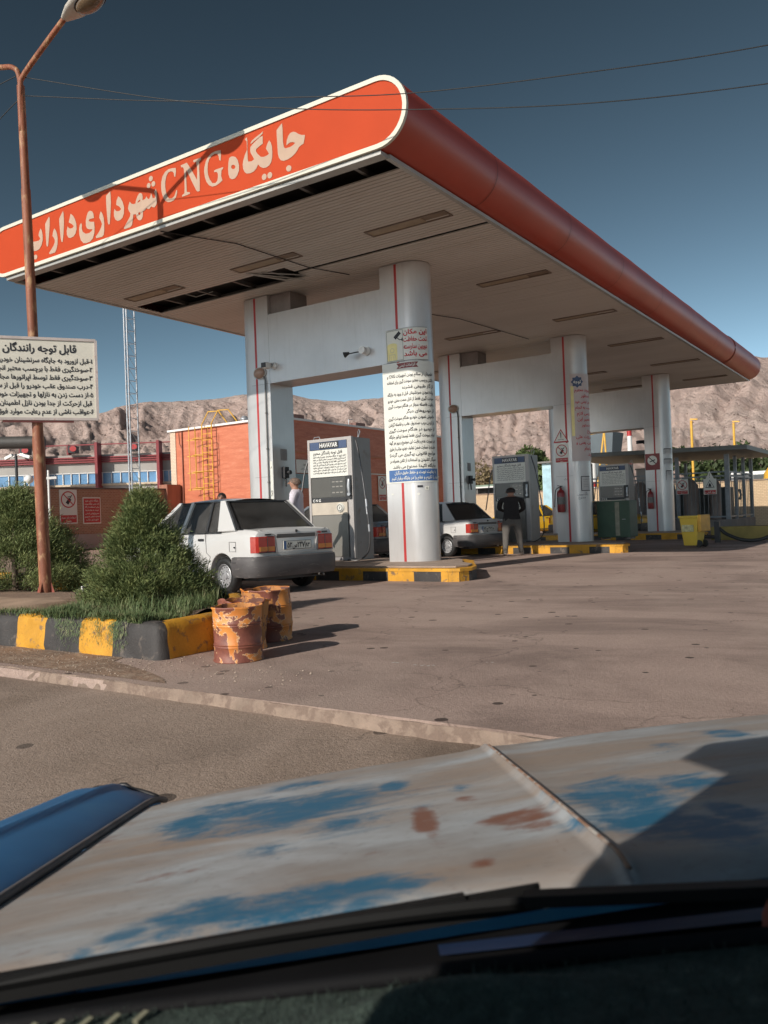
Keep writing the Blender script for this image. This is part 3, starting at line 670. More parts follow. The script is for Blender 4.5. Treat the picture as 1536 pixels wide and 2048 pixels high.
# grey hopper, A-frame, striped poles
o = thing('grey_hopper', (-20, 59, 0), 'large grey tapering hopper seen through the last bay', 'hopper')
mb = MB()
def frus(mb, x, y, w0, d0, w1, d1, z0, z1):
    v = [(x+sx*w/2, y+sy*d/2, z) for (w, d, z) in ((w0, d0, z0), (w1, d1, z1)) for sx, sy in ((-1, -1), (1, -1), (1, 1), (-1, 1))]
    mb.add(v, [(0, 1, 2, 3), (7, 6, 5, 4), (0, 4, 5, 1), (1, 5, 6, 2), (2, 6, 7, 3), (3, 7, 4, 0)])
frus(mb, -20.2, 59, 1.6, 1.6, 2.4, 2.4, 3.4, 6.7); mb.build('hopper_body', mat('blue_grey_steel', (.11, .135, .15), .6, 0, .1, 1), o, world=True)
mb = MB()
for sx in (-.6, .6):
    for sy in (-.6, .6): mb.box(-20.2+sx-.07, 59+sy-.07, -.3, -20.2+sx+.07, 59+sy+.07, 3.4)
mb.build('leg', steel, o, world=True)
mb = MB()
for sx in (-.9, .9): mb.box(-20.2+sx-.03, 57.85, 6.7, -20.2+sx+.03, 57.9, 6.95)
mb.build('lifting_lug', galv, o, world=True)
o = thing('yellow_gantry', (-18.8, 54.9, 0), 'yellow steel A-frame standing before the grey hopper', 'frame')
mb = MB(); mb.tube([(-19.6, 54.5, -.3), (-18.66, 54.91, 6.5)], .06, 7); mb.build('leg', yel, o, world=True); mb = MB(); mb.tube([(-18.4, 54.95, -.3), (-18.66, 54.91, 6.5)], .06, 7); mb.build('leg', yel, o, world=True)
mb = MB(); mb.tube([(-18.66, 54.91, 6.45), (-21.2, 55.6, 6.25)], .06, 7); mb.build('crossbar', yel, o, world=True)
def striped_pole(x, y, zs, r, label):
    o = thing('striped_pole', (x, y, 0), label, 'pole', 'red and white poles')
    for (a, b_, m) in zs:
        mb = MB(); mb.tube([(x, y, a), (x, y, b_)], r, 10); mb.build('band', m, o, world=True, smooth=60)
striped_pole(-14.78, 47.9, [(-.3, 3.3, white), (3.3, 3.95, redpaint), (3.95, 5.35, white), (5.35, 7.0, redpaint)], .14, 'thick red and white banded pole right of the last pump')
striped_pole(-16.7, 46.9, [(-.3, 2.45, white), (2.45, 2.75, redpaint), (2.75, 4.2, white)], .2, 'short white pole with one red band left of the last pump')
for (x, y, z, lab) in ((-13.46, 57.2, 7.0, 'yellow vent pole nearer the last round column'), (-12.12, 64.1, 7.25, 'yellow vent pole over the corner of the cage roof')):
    o = thing('vent_pole', (x, y, 0), lab, 'pole', 'yellow vent poles')
    mb = MB(); mb.tube([(x, y, -.3), (x, y, z-.15)], .085, 10); mb.build('pole', yel, o, world=True, smooth=60)
    mb = MB(); mb.bar((x-.06, y, z-.05), (x+.42, y-.05, z-.10), .10, .09); mb.build('vent_head', yel, o, world=True)
# pale blue cabinet
o = thing('pale_blue_cabinet', (-15.6, 37.7, 0), 'tall pale blue cabinet with small roof left of the second column', 'cabinet')
mb = MB(); mb.box(-15.85, 37.4, .1, -14.2, 38.6, 3.45); mb.build('body', mat('pale_blue_metal', (.42, .60, .66), .5, 0, .1, 2), o, world=True)
mb = MB(); mb.box(-16.05, 37.2, 3.45, -14.0, 38.8, 3.53); mb.build('roof', steel, o, world=True)
mb = MB(); mb.box(-15.8, 37.37, .5, -15.3, 37.4, 3.2); mb.build('door', mat('pale_blue_door', (.36, .56, .64), .5), o, world=True)
o = thing('floodlight_post', (-15.2, 42, 0), 'grey lantern on a short post above the pale blue cabinet', 'lamp')
mb = MB(); mb.tube([(-15.9, 39.5, 3.5), (-15.9, 39.5, 3.9)], .05, 7); mb.build('post', galv, o, world=True); mb = MB(); frus(mb, -15.9, 39.5, .22, .22, .5, .5, 3.9, 4.35); mb.build('lantern', galv, o, world=True); mb = MB(); frus(mb, -15.9, 39.5, .6, .6, .1, .1, 4.35, 4.5); mb.build('cap', steel, o, world=True)
# ================= canopy =================
LET = [[[(7487,6714),(7482,6629),(7482,6444),(7470,6371),(7447,6343),(7357,6336),(7297,6349),(7260,6369),(7301,6390),(7348,6401),(7390,6392),(7413,6376),(7422,6390),(7412,6451),(7379,6506),(7342,6532),(7288,6533),(7247,6515),(7202,6477),(7144,6445),(7081,6426),(7095,6369),(7112,6314),(7157,6306),(7199,6289),(7230,6252),(7267,6222),(7328,6193),(7401,6176),(7479,6175),(7533,6197),(7569,6246),(7585,6306),(7589,6419),(7594,6560),(7594,6644),(7540,6683)]],[[(7350,6023),(7363,6008),(7382,6001),(7404,6003),(7424,6013),(7438,6030),(7444,6050),(7440,6069),(7427,6083),(7408,6090),(7386,6088),(7366,6078),(7352,6062),(7346,6042)]],[[(7738,6544),(7709,6500),(7689,6438),(7687,6354),(7693,6281),(7716,6221),(7755,6185),(7812,6171),(7868,6178),(7923,6210),(7965,6257),(8006,6206),(8058,6178),(8123,6171),(8193,6185),(8237,6221),(8262,6280),(8267,6344),(8251,6397),(8218,6465),(8170,6528),(8170,6652),(8207,6691),(8163,6712),(8158,6649),(8163,6526),(8163,6392),(8153,6349),(8089,6338),(8039,6353),(8066,6403),(8102,6461),(8109,6501),(8104,6547),(8064,6574),(7999,6603),(7921,6637),(7858,6642),(7863,6530),(7927,6511),(7992,6487),(8000,6461),(7970,6414),(7910,6352),(7848,6335),(7785,6339),(7753,6353),(7776,6397),(7807,6444),(7777,6501)]],[[(7848,6705),(7863,6672),(7934,6640),(8024,6615),(8083,6593),(8101,6602),(8068,6634),(7983,6664),(7906,6684)]],[[(7815,6028),(7827,6012),(7845,6003),(7865,6003),(7884,6012),(7898,6028),(7904,6048),(7901,6067),(7889,6083),(7871,6092),(7850,6092),(7831,6083),(7817,6067),(7812,6048)]],[[(7708,6024),(7720,6008),(7738,5999),(7758,5999),(7777,6008),(7791,6024),(7796,6044),(7793,6063),(7781,6079),(7763,6088),(7743,6088),(7724,6079),(7711,6063),(7705,6044)]],[[(8459,6513),(8401,6485),(8360,6427),(8338,6344),(8345,6269),(8381,6211),(8429,6176),(8489,6178),(8534,6208),(8558,6268),(8563,6347),(8553,6442),(8533,6504),(8499,6519)],[(8414,6344),(8419,6331),(8431,6323),(8448,6321),(8467,6326),(8484,6337),(8495,6351),(8498,6367),(8493,6380),(8481,6388),(8464,6389),(8445,6384),(8429,6373),(8418,6359)]],[[(9681,6673),(9677,6624),(9698,6535),(9722,6549),(9728,6603),(9756,6635),(9802,6649),(9854,6645),(9898,6604),(9928,6524),(9935,6438),(9920,6347),(9894,6279),(9853,6235),(9793,6222),(9734,6243),(9686,6322),(9667,6321),(9670,6274),(9698,6216),(9750,6181),(9821,6173),(9884,6184),(9946,6221),(9994,6291),(10022,6373),(10031,6463),(10023,6540),(9990,6620),(9929,6674),(9851,6697),(9768,6690)]],[[(9567,6681),(9430,6685),(9407,6654),(9316,6518),(9221,6361),(9211,6490),(9211,6558),(9230,6649),(9271,6643),(9290,6665),(9283,6685),(9114,6678),(9118,6647),(9159,6629),(9166,6529),(9163,6375),(9170,6181),(9212,6179),(9241,6200),(9325,6349),(9386,6468),(9451,6576),(9456,6418),(9453,6237),(9387,6215),(9382,6193),(9431,6188),(9561,6188),(9560,6212),(9509,6229),(9500,6292),(9497,6429),(9500,6602),(9520,6638),(9559,6648)]],[[(8702,6674),(8697,6602),(8710,6514),(8738,6538),(8747,6599),(8779,6641),(8831,6652),(8891,6639),(8945,6604),(8976,6545),(8988,6464),(8981,6378),(8949,6298),(8899,6230),(8836,6213),(8794,6236),(8778,6282),(8777,6340),(8793,6369),(8851,6383),(8853,6406),(8820,6412),(8658,6408),(8665,6385),(8697,6369),(8710,6289),(8685,6216),(8761,6186),(8820,6172),(8902,6176),(8971,6215),(9021,6279),(9053,6363),(9064,6450),(9053,6515),(9017,6598),(8961,6650),(8888,6685),(8794,6689)]],[[(10156,6470),(10138,6417),(10128,6339),(10137,6257),(10160,6206),(10203,6179),(10251,6195),(10278,6216),(10315,6187),(10357,6190),(10391,6215),(10428,6191),(10479,6179),(10485,6105),(10513,6064),(10557,6053),(10606,6076),(10640,6122),(10651,6178),(10716,6187),(10732,6106),(10757,6025),(10799,6001),(10873,5999),(10947,5999),(10963,6024),(10913,6071),(10844,6132),(10797,6179),(10787,6225),(10821,6272),(10844,6316),(10824,6369),(10792,6419),(10757,6377),(10707,6355),(10657,6352),(10640,6400),(10600,6458),(10555,6494),(10519,6490),(10485,6467),(10473,6416),(10483,6362),(10419,6365),(10382,6403),(10356,6358),(10321,6340),(10291,6380),(10270,6422),(10249,6379),(10237,6338),(10189,6326),(10177,6361),(10193,6431)],[(10539,6390),(10533,6364),(10563,6355),(10606,6351),(10588,6373)],[(10540,6161),(10543,6152),(10551,6146),(10562,6144),(10574,6147),(10585,6154),(10592,6163),(10594,6174),(10591,6183),(10583,6189),(10572,6191),(10560,6188),(10549,6181),(10542,6171)]],[[(10219,6640),(10230,6625),(10248,6615),(10269,6615),(10289,6623),(10304,6638),(10311,6657),(10308,6676),(10297,6692),(10279,6701),(10258,6701),(10239,6693),(10224,6678),(10217,6659)]],[[(10278,6542),(10289,6527),(10306,6517),(10326,6516),(10346,6524),(10360,6539),(10367,6558),(10364,6577),(10353,6593),(10336,6602),(10315,6603),(10296,6595),(10282,6581),(10275,6562)]],[[(10166,6542),(10177,6526),(10194,6517),(10214,6516),(10233,6523),(10248,6538),(10254,6557),(10252,6576),(10241,6592),(10223,6601),(10203,6602),(10184,6594),(10170,6580),(10163,6561)]],[[(11077,6578),(11015,6528),(10967,6453),(10938,6358),(10948,6263),(10981,6203),(11042,6174),(11109,6173),(11168,6208),(11202,6275),(11201,6344),(11177,6397),(11159,6363),(11123,6337),(11048,6331),(11014,6352),(11059,6402),(11135,6447),(11121,6520)]],[[(11277,6712),(11270,6656),(11268,6517),(11296,6288),(11318,6170),(11348,6167),(11366,6206),(11382,6348),(11389,6488),(11393,6568),(11387,6665)]],[[(11539,6440),(11496,6385),(11469,6309),(11459,6207),(11465,6100),(11484,6025),(11524,6004),(11602,6007),(11680,6014),(11697,6043),(11662,6065),(11596,6110),(11546,6168),(11520,6222),(11548,6278),(11584,6341),(11573,6393)]],[[(11827,6520),(11765,6489),(11736,6442),(11724,6369),(11787,6374),(11843,6377),(11871,6359),(11837,6331),(11727,6305),(11717,6207),(11730,6110),(11774,6030),(11856,5993),(11952,5989),(12032,6006),(12102,6072),(12137,6172),(12140,6264),(12119,6341),(12077,6367),(12059,6337),(12066,6268),(12038,6200),(11959,6152),(11863,6145),(11798,6166),(11773,6190),(11860,6205),(11923,6235),(11952,6292),(11947,6382),(11918,6456),(11879,6507)]],[[(12361,6595),(12294,6544),(12243,6468),(12210,6375),(12209,6290),(12243,6221),(12301,6183),(12384,6174),(12446,6194),(12485,6250),(12488,6319),(12455,6398),(12436,6368),(12389,6340),(12327,6334),(12284,6358),(12330,6403),(12424,6459),(12393,6521)]],[[(12572,6694),(12558,6646),(12555,6490),(12581,6289),(12612,6156),(12644,6160),(12662,6221),(12680,6363),(12691,6522),(12692,6583),(12631,6646)]],[[(12842,6448),(12795,6398),(12770,6340),(12753,6258),(12763,6147),(12800,6060),(12845,6017),(12917,6019),(12997,6019),(13022,6046),(12972,6079),(12881,6147),(12842,6200),(12840,6243),(12873,6294),(12903,6327),(12882,6392)]],[[(12980,6695),(12965,6656),(12972,6535),(12998,6383),(13039,6181),(13069,6166),(13089,6201),(13100,6336),(13106,6548),(13103,6592),(13049,6641)]],[[(13247,6537),(13212,6493),(13191,6400),(13196,6313),(13235,6233),(13305,6177),(13395,6165),(13545,6188),(13634,6230),(13690,6305),(13708,6399),(13695,6486),(13671,6508),(13652,6441),(13609,6395),(13535,6363),(13415,6339),(13311,6334),(13265,6355),(13292,6396),(13317,6428),(13294,6485)]],[[(13376,6042),(13389,6026),(13409,6017),(13433,6016),(13457,6024),(13474,6039),(13483,6057),(13480,6076),(13468,6092),(13447,6101),(13423,6102),(13400,6094),(13382,6080),(13374,6061)]]]
cn = thing('station_canopy', (-10, 9, 5.8), 'long flat station canopy with orange Persian sign face and red rounded edge', 'canopy')
XL, XR, YF, YB, ZS = -14.40, -5.88, 8.9, 34.13, 5.83
CZ, CR = 6.36, .47
def stad(r, n=18):
    p = [(XR+r*sin(a), CZ-r*cos(a)) for a in [pi*i/n for i in range(n+1)]]
    p += [(XL-r*sin(a), CZ+r*cos(a)) for a in [pi*i/n for i in range(n+1)]]
    return p
mb = MB(); mb.prism(stad(CR-.055), lambda x, z: (x, YF, z), lambda x, z: (x, YF+.03, z)); mb.build('fascia_panel', orange, cn, world=True)
mb = MB(); a_, b_ = stad(CR), stad(CR-.062); n = len(a_)
vs = [(x, y, z) for (pl, y) in ((a_, YF-.02), (b_, YF-.02), (a_, YF+.03), (b_, YF+.03)) for x, z in pl]
fs = []
for i in range(n):
    j = (i+1) % n
    fs += [(i, j, n+j, n+i), (2*n+i, 3*n+i, 3*n+j, 2*n+j), (i, 2*n+i, 2*n+j, j), (n+i, n+j, 3*n+j, 3*n+i)]
mb.add(vs, fs); mb.build('fascia_border', border, cn, world=True)
mb = MB()
for letter in LET:
    polys = [[Vector((-x/1000, 0, z/1000)) for x, z in ring] for ring in letter]
    flat = [v for r_ in polys for v in r_]
    tris = tessellate_polygon(polys)
    mb.add([(v.x, YF-.006, v.z) for v in flat], [tuple(t_) for t_ in tris])
mb.build('lettering', letter_m, cn, world=True)
mb = MB(); mb.prism(stad(CR-.01), lambda x, z: (x, YF+.03, z), lambda x, z: (x, YF+.12, z)); mb.build('fascia_backing', alu, cn, world=True)
# rolled red edges, right one has an overlapping joint near the far end
def halftube(xc, sg, y0, y1, r, dent=0):
    mb = MB(); n = 20; ys = [y0+(y1-y0)*i/60 for i in range(61)]; vs = []; fs = []
    for y in ys:
        rr = r+dent*noise.noise(Vector((y*.9, 0, 0)))*.012
        for k in range(n+1):
            a = -.06+ (pi+.06)*k/n; vs.append((xc+sg*rr*sin(a), y, CZ-rr*cos(a)))
    for i in range(60):
        for k in range(n): fs.append((i*(n+1)+k, i*(n+1)+k+1, (i+1)*(n+1)+k+1, (i+1)*(n+1)+k))
    return mb.add(vs, fs)
halftube(XR, 1, YF+.03, 29.5, CR-.004, 1).build('edge_roll', red_tube, cn, smooth=180, world=True)
halftube(XR, 1, 29.42, YB, CR+.018, 1).build('edge_roll', red_tube, cn, smooth=180, world=True)
halftube(XL, -1, YF+.03, YB, CR-.004).build('edge_roll', red_tube, cn, smooth=180, world=True)
mb = MB()
for y in [YF+2.6+3.05*i for i in range(7)]: 
    pr_ = [(XR+(CR+.0015)*sin(a), CZ-(CR+.0015)*cos(a)) for a in [pi*i/24 for i in range(25)]]
    mb.add([(x, y+d, z) for d in (-.006, .006) for x, z in pr_], [(i, i+1, i+26, i+25) for i in range(24)])
mb.build('sheet_joint', mat('joint_line', (.12, .02, .015), .6), cn, world=True)
mb = MB(); mb.prism(stad(CR-.01), lambda x, z: (x, YB-.02, z), lambda x, z: (x, YB, z)); mb.build('rear_fascia', red_tube, cn, world=True)
mb = MB(); mb.box(XL, YF+.12, CZ+CR-.06, XR, YB-.02, CZ+CR-.02); mb.build('roof_deck', alu, cn, world=True)
mb = MB(); mb.box(XL-.02, YF+.03, ZS-.0, XR+.02, YF+.2, ZS+.05); mb.box(XR-.02, YF+.2, ZS-.004, XR+.05, YB-.02, ZS+.05); mb.box(XL-.05, YF+.2, ZS-.004, XL+.02, YB-.02, ZS+.05); mb.box(XL-.02, YB-.1, ZS, XR+.02, YB-.02, ZS+.05); mb.build('edge_trim', alu, cn, world=True)
# slatted soffit, missing slats leave dark voids
mb = MB(); pitch = .1
y = YF+.2; sm = []
def slat(y, x0, x1):
    sag = .004*noise.noise(Vector((y*7, 0, 0)))
    z = ZS+.012+sag
    mb.add([(x0, y, z), (x1, y, z), (x1, y+pitch*.84, z), (x0, y+pitch*.84, z), (x1, y+pitch*.84, z+.022), (x0, y+pitch*.84, z+.022), (x1, y+pitch, z+.022), (x0, y+pitch, z+.022), (x0, y, z+.022), (x1, y, z+.022)], [(0, 1, 2, 3), (3, 2, 4, 5), (5, 4, 6, 7), (0, 8, 9, 1)])
while y < YB-.15:
    if y < YF+.5: segs = []
    elif 11.78 <= y+.05 <= 12.5: segs = [(-10.0, XR)] if abs(y-12.1) > .08 else []
    else: segs = [(XL, XR)]
    if segs and 11.78 <= y+.05 <= 12.5: segs.append((XL, -14.2))
    if not segs and y > 12: segs = [(XL, -14.2)]
    for (x0, x1) in segs: slat(y, x0, x1)
    y += pitch
m, t, p = nmat('soffit_slats'); c = coord(t, (.3, 1, 1), True)
cc = ramp(t, nz(t, c, .8, 6, .6), [(.3, (.53, .49, .44)), (.7, (.63, .59, .54))])
cc = mix(t, ramp(t, nz(t, c, .35, 4, .6), [(.5, 0), (.7, .3)]), cc, (.33, .28, .23))
L(t, cc, p.inputs['Base Color']); p.inputs['Roughness'].default_value = .5
mb.build('soffit_slats', m, cn, world=True, fix=False)
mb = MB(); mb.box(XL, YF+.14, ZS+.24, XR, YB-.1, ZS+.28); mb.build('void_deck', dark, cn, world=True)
mb = MB()
for k in range(8): x = XL+.9+k*1.0; mb.box(x-.03, YF+.2, ZS+.08, x+.03, 13.2, ZS+.16)
for yy in (9.0+.15, 12.62, 11.7): mb.box(XL+.1, yy-.025, ZS+.07, XR-.1, yy+.025, ZS+.12)
mb.build('hanger_bar', steel, cn, world=True)
mb = MB(); mb.tube([(-12.9, 11.9, ZS+.1), (-12.7, 12.1, ZS+.02), (-12.4, 12.3, ZS+.12)], .012, 5); mb.tube([(-10.7, 11.7, ZS+.0), (-10.3, 12.2, ZS-.07), (-9.95, 12.5, ZS+.02)], .02, 5); mb.bar((-10.75, 11.55, ZS+.0), (-10.05, 12.45, ZS-.05), .05, .01); mb.bar((-10.5, 11.7, ZS), (-9.9, 12.3, ZS-.03), .04, .01); mb.build('hanging_strip', alu, cn, world=True)
mb = MB(); mb.tube([(-10.2, YF+.1, ZS-.01), (-9.7, 10.2, ZS-.004), (-9.6, 12.0, ZS-.008), (-9.3, 12.9, ZS-.004)], .009, 5); mb.tube([(-10.5, 14.5, ZS-.004), (-9.4, 17.5, ZS-.01), (-9.1, 20.9, ZS-.004)], .009, 5); mb.build('cable', black, cn, world=True)
# ceiling lights, 18 recessed battens
lf = thing('ceiling_light', (-6.97, 11.33, ZS), 'x', 'ceiling light', 'recessed ceiling lights in the canopy')
mb = MB()
for s_ in (-1, 1): mb.box(-.77, s_*.13-.015, -.006, .77, s_*.13+.015, .03)
mb.box(-.77, -.13, -.006, -.74, .13, .03); mb.box(.74, -.13, -.006, .77, .13, .03); mb.build('frame', mat('light_frame', (.20, .15, .11), .5), lf)
mb = MB(); mb.box(-.74, -.115, .004, .3, .115, .03); mb.build('diffuser', mat('yellowed_diffuser', (.34, .26, .17), .5, 0, .2, 4), lf)
mb = MB(); mb.box(.3, -.115, .012, .74, .115, .03); mb.build('gear_tray', mat('gear_tray', (.22, .16, .11), .6), lf)
cols = [(-6.97, 'right'), (-10.05, 'middle'), (-13.1, 'left')]; first = True
ordn = ['first', 'second', 'third', 'fourth', 'fifth', 'sixth']
for i, yy in enumerate((11.33, 15.35, 19.4, 23.5, 27.75, 31.95)):
    for (xx, cl) in cols:
        if i == 5 and cl != 'right' and False: continue
        o = lf if first else copy_tree(lf); first = False; o.location = (xx, yy, ZS)
        o['label'] = '%s ceiling light from the sign face in the %s row' % (ordn[i], {'right': 'row nearest the red edge', 'middle': 'middle', 'left': 'far left'}[cl]) if cl != 'right' else '%s ceiling light from the sign face in the row nearest the red edge' % ordn[i]

# ================= portal frames =================
def portal(Y, name, label):
    o = thing(name, (-9.9, Y, .24), label, 'portal frame', 'white portal frames holding the canopy')
    D = .72; R = D/2; zb = .245; zt = ZS-.002
    def pillar(xin, xc, sg, nm):
        n = 14; pl = [(xin, Y), (xin, Y+D)] ; arc = [(xc+sg*R*sin(a), Y+R+R*cos(a)) for a in [pi*i/n for i in range(n+1)]]
        pl += arc; mb = MB(); nn = len(pl)
        vs = [(x, y, z) for z in (zb, 3.2, zt) for x, y in pl]; fs = []
        for k in range(2):
            for i in range(nn): fs.append((k*nn+i, k*nn+(i+1) % nn, (k+1)*nn+(i+1) % nn, (k+1)*nn+i))
        fs += [tuple(range(nn)), tuple(range(2*nn, 3*nn))]
        mb.add(vs, fs); return mb.build(nm, pillar_m, o, smooth=35, world=True)
    pillar(-8.62, -8.12, 1, 'column'); pillar(-11.46, -11.97, -1, 'column')
    mb = MB(); mb.box(-11.457, Y+.003, 3.98, -8.623, Y+D-.003, 5.42); mb.build('beam', pillar_m, o, world=True)
    mb = MB(); mb.box(-11.457, Y+.08, 5.423, -10.9, Y+D-.1, zt); mb.build('beam_end_block', mat('brown_grey_panel', (.20, .17, .16), .5), o, world=True)
    for x in (-8.29, -11.85):
        mb = MB(); mb.box(x, Y-.004, zb+.003, x+.052, Y+.01, zt-.01); mb.build('red_stripe', redpaint, o, world=True)
    mb = MB()
    for z in (2.03, 3.98): mb.box(-11.97, Y-.002, z, -11.475, Y+.01, z+.006); mb.box(-8.6, Y-.002, z, -8.12, Y+.01, z+.006)
    mb.build('panel_joint', mat('joint_grey', (.2, .19, .19), .6), o, world=True)  # thin grey lines at the panel joints
    return o
YP = (12.92, 21.25, 29.65)
for Y, l in zip(YP, ('white portal frame nearest the camera carrying the long Persian safety banner', 'white portal frame in the middle carrying the blue star banner', 'white portal frame farthest away with a small red sign on its column')): portal(Y, 'portal_frame', l)
# ================= pump islands =================
def island(Y, label, seed):
    o = thing('pump_island', (-9.6, Y, 0), label, 'kerb island', 'black and yellow pump islands')
    y0, y1 = Y-1.3, Y+1.5; x0, x1 = -13.6, -6.38; g = random.Random(seed)
    def path():
        return [(x0, y0), (-6.62, y0), (-6.45, Y-1.24), (-6.37, Y-.97), (-6.5, Y-.57), (-6.9, Y+.08), (-7.35, Y+.9), (-7.9, Y+1.4), (x0, y1)]
    P = path(); H = .215
    mb = MB(); n = len(P); mb.add([(x, y, 0) for x, y in P]+[(x, y, H-.01) for x, y in P], [(i, (i+1) % n, (i+1) % n+n, i+n) for i in range(n)]+[tuple(range(n, 2*n))])
    mb.build('core', conc, o, world=True)
    # painted blocks: follow the outline
    step = .52; segs = []
    pts = []; 
    for (a, b_) in zip(P, P[1:]+P[:1]):
        A_, B_ = Vector((*a, 0)), Vector((*b_, 0)); m_ = max(1, int((B_-A_).length/.065))
        for i in range(m_): pts.append(A_.lerp(B_, i/m_))
    mb = MB(); s_ = 0; tot = 0; N = len(pts); cum = [0]
    for i in range(N): cum.append(cum[-1]+(pts[(i+1) % N]-pts[i]).length)
    off = (x1-.25-x0) % step
    for i in range(N):
        a, b_ = pts[i], pts[(i+1) % N]; d = (b_-a).normalized(); nr = Vector((d.y, -d.x, 0))*.012
        k = int((cum[i]-off+.18+step*20)//step) % 2
        w0 = Vector((0, 0, .004*noise.noise(a*3)))
        v = [a+nr, b_+nr, b_+nr*1.0+Vector((0, 0, H-.05)), a+nr*1.0+Vector((0, 0, H-.05))]
        mb.add(v, [(0, 1, 2, 3)], k)
    mb.build('painted_side', [kblack, yellow], o, world=True, fix=False)
    mb = MB(); O_ = [(x+(x > -9)*.028-(x < -13)*.02, y+(.02 if y > Y else -.022)) for x, y in P]
    mb.add([(x, y, H-.05) for x, y in O_]+[(x, y, H) for x, y in O_], [(i, (i+1) % n, (i+1) % n+n, i+n) for i in range(n)]+[tuple(range(n, 2*n)), tuple(reversed(range(n)))])
    mb.build('yellow_lip', yellow, o, world=True)
    In = [(x-(x > -9)*.13+(x < -13)*.1, y+(-.13 if y > Y else .13)) for x, y in P]
    mb = MB(); mb.add([(x, y, H+.004) for x, y in In]+[(x, y, H+.03) for x, y in In], [(i, (i+1) % n, (i+1) % n+n, i+n) for i in range(n)]+[tuple(range(n, 2*n))])
    mb.build('top_slab', mat('island_top', (.36, .27, .21), .85, 0, .25, 5, .4, .01, 30, world=True), o, world=True)
    return o
for Y, l, s_ in zip(YP, ('pump island with black and yellow sides nearest the camera', 'middle pump island with black and yellow sides, half in shade', 'farthest pump island in full shade with black and yellow sides'), (1, 2, 3)): island(Y, l, s_)

# ================= gas dispensers =================
notice_lines = ['قابل توجه رانندگان محترم', '۱-قبل ازورود به جایگاه سرنشینان خودرو را پیاده نمایید', '۲-سوختگیری فقط با برچسب معتبر انجام می شود', '۳-سوختگیری فقط توسط اپراتورها مجاز می باشد', '۴-درب صندوق عقب خودرو را قبل از سوختگیری باز نمایید', '۵-از دست زدن به نازلها و تجهیزات خودداری نمایید', 'قبل ازحرکت از جدا بودن نازل اطمینان حاصل نمایید', '۶-عواقب ناشی از عدم رعایت موارد فوق به عهده راننده است']
cab_m = mat('dispenser_body', (.245, .232, .228), .45, 0, .15, 1.5, col2=(.17, .12, .10), t0=.58, t1=.76)
low_m = mat('dispenser_lower_panel', (.20, .19, .17), .35, .2, .1, 1.2, col2=(.22, .2, .18), t0=.6, t1=.75)
beige = mat('beige_panel', (.50, .44, .36), .5, 0, .15, 3, col2=(.38, .13, .07), t0=.66, t1=.73)
dispx = mat('display_smoked', (.075, .07, .062), .25, 0, .1, 3)
disp_t = mat('display_grey', (.085, .08, .07), .35, 0, .1, 2)
dp = thing('gas_dispenser', (-10.85, 13.35, .245), 'tall grey gas dispenser with sunlit notice sheet between the nearest columns', 'fuel dispenser', 'gas dispensers on the islands')
W_, D_, H_ = 1.13, .66, 2.5
mb = MB(); mb.box(0.02, .02, 0, W_-.01, D_, H_); mb.build('cabinet', cab_m, dp, bevel=.008)
mb = MB(); mb.box(-.005, -.02, 0.05, .05, .06, H_+.01); mb.box(W_-.11, -.02, 0.05, W_, .05, H_+.01); mb.box(.05, -.016, H_-.05, W_-.11, .05, H_+.01); mb.build('front_frame', mat('dispenser_frame', (.38, .355, .34), .45, 0, .08, 2, col2=(.3, .16, .1), t0=.68, t1=.76), dp)
fr_ = lambda e: (lambda a, b: (a, -e, b))
mb = MB(); mb.box(.06, -.012, 2.29, W_-.13, .02, 2.45); hb = mb.build('header', navy, dp)
mb = MB(); mb.box(.30, -.022, 2.305, .80, .0, 2.44); mb.build('nameplate', blackp, hb)
mb = MB(); text(mb, 'HAVAYAR', .55, 2.33, .125, fr_(.026), 'c', .46, .03, fa=False); mb.build('lettering', white, hb)
mb = MB(); mb.box(.05, -.020, 1.72, W_-.10, .0, 2.28); ns = mb.build('notice_sheet', sheet, dp)
mb = MB()
for k, s_ in enumerate(notice_lines):
    if k == 0: text(mb, s_, .52, 2.19, .085, fr_(.024), 'c', .75, .02)
    else: text(mb, s_, W_-.14, 2.135-(k-1)*.055-.01, .05, fr_(.024), 'r', .86, .015)
mb.build('lettering', ink, ns)
mb = MB(); mb.box(.05, -.006, 1.30, W_-.19, .02, 1.70); dd = mb.build('display_panel', disp_t, dp)
mb = MB(); mb.box(.56, -.012, 1.32, W_-.20, -.002, 1.68); mb.build('display_window', dispx, dd)
mb = MB()
for zz in (1.60, 1.50, 1.38):
    for xx in (.60, .70, .80): mb.box(xx, -.016, zz, xx+.07, -.010, zz+.02)
mb.build('readout', mat('readout_grey', (.30, .28, .25), .4), dd)
mb = MB(); mb.box(.05, -.008, 1.20, W_-.19, .02, 1.285); cs = mb.build('strip', blackp, dp)
mb = MB(); text(mb, 'C N G', .09, 1.215, .075, fr_(.012), 'l', .36, .03, fa=False); mb.build('lettering', white, cs)
mb = MB(); mb.box(.055, -.012, .94, W_-.16, .02, 1.19); bp = mb.build('beige_panel', beige, dp)
mb = MB(); mb.lathe([(.0, -.045), (.075, -.045), (.09, -.03), (.10, -.012)], (.80, 0, 1.075), 24, 'y'); mb.build('gauge', sheet, bp, smooth=40)
mb = MB(); disc_ring(mb, fr_(.05), .80, 1.075, .055, .066); barf(mb, fr_(.05), .79, 1.05, .81, 1.1, .012); mb.build('gauge_ring', ink, bp)
mb = MB(); mb.box(.055, -.006, .08, W_-.16, .02, .93); mb.build('lower_panel', low_m, dp)
mb = MB(); mb.box(W_-.185, -.01, 1.24, W_-.115, .01, 1.72); mb.box(W_-.10, -.06, 1.25, W_-.02, -.02, 1.72); nh = mb.build('nozzle_holder', blackp, dp)
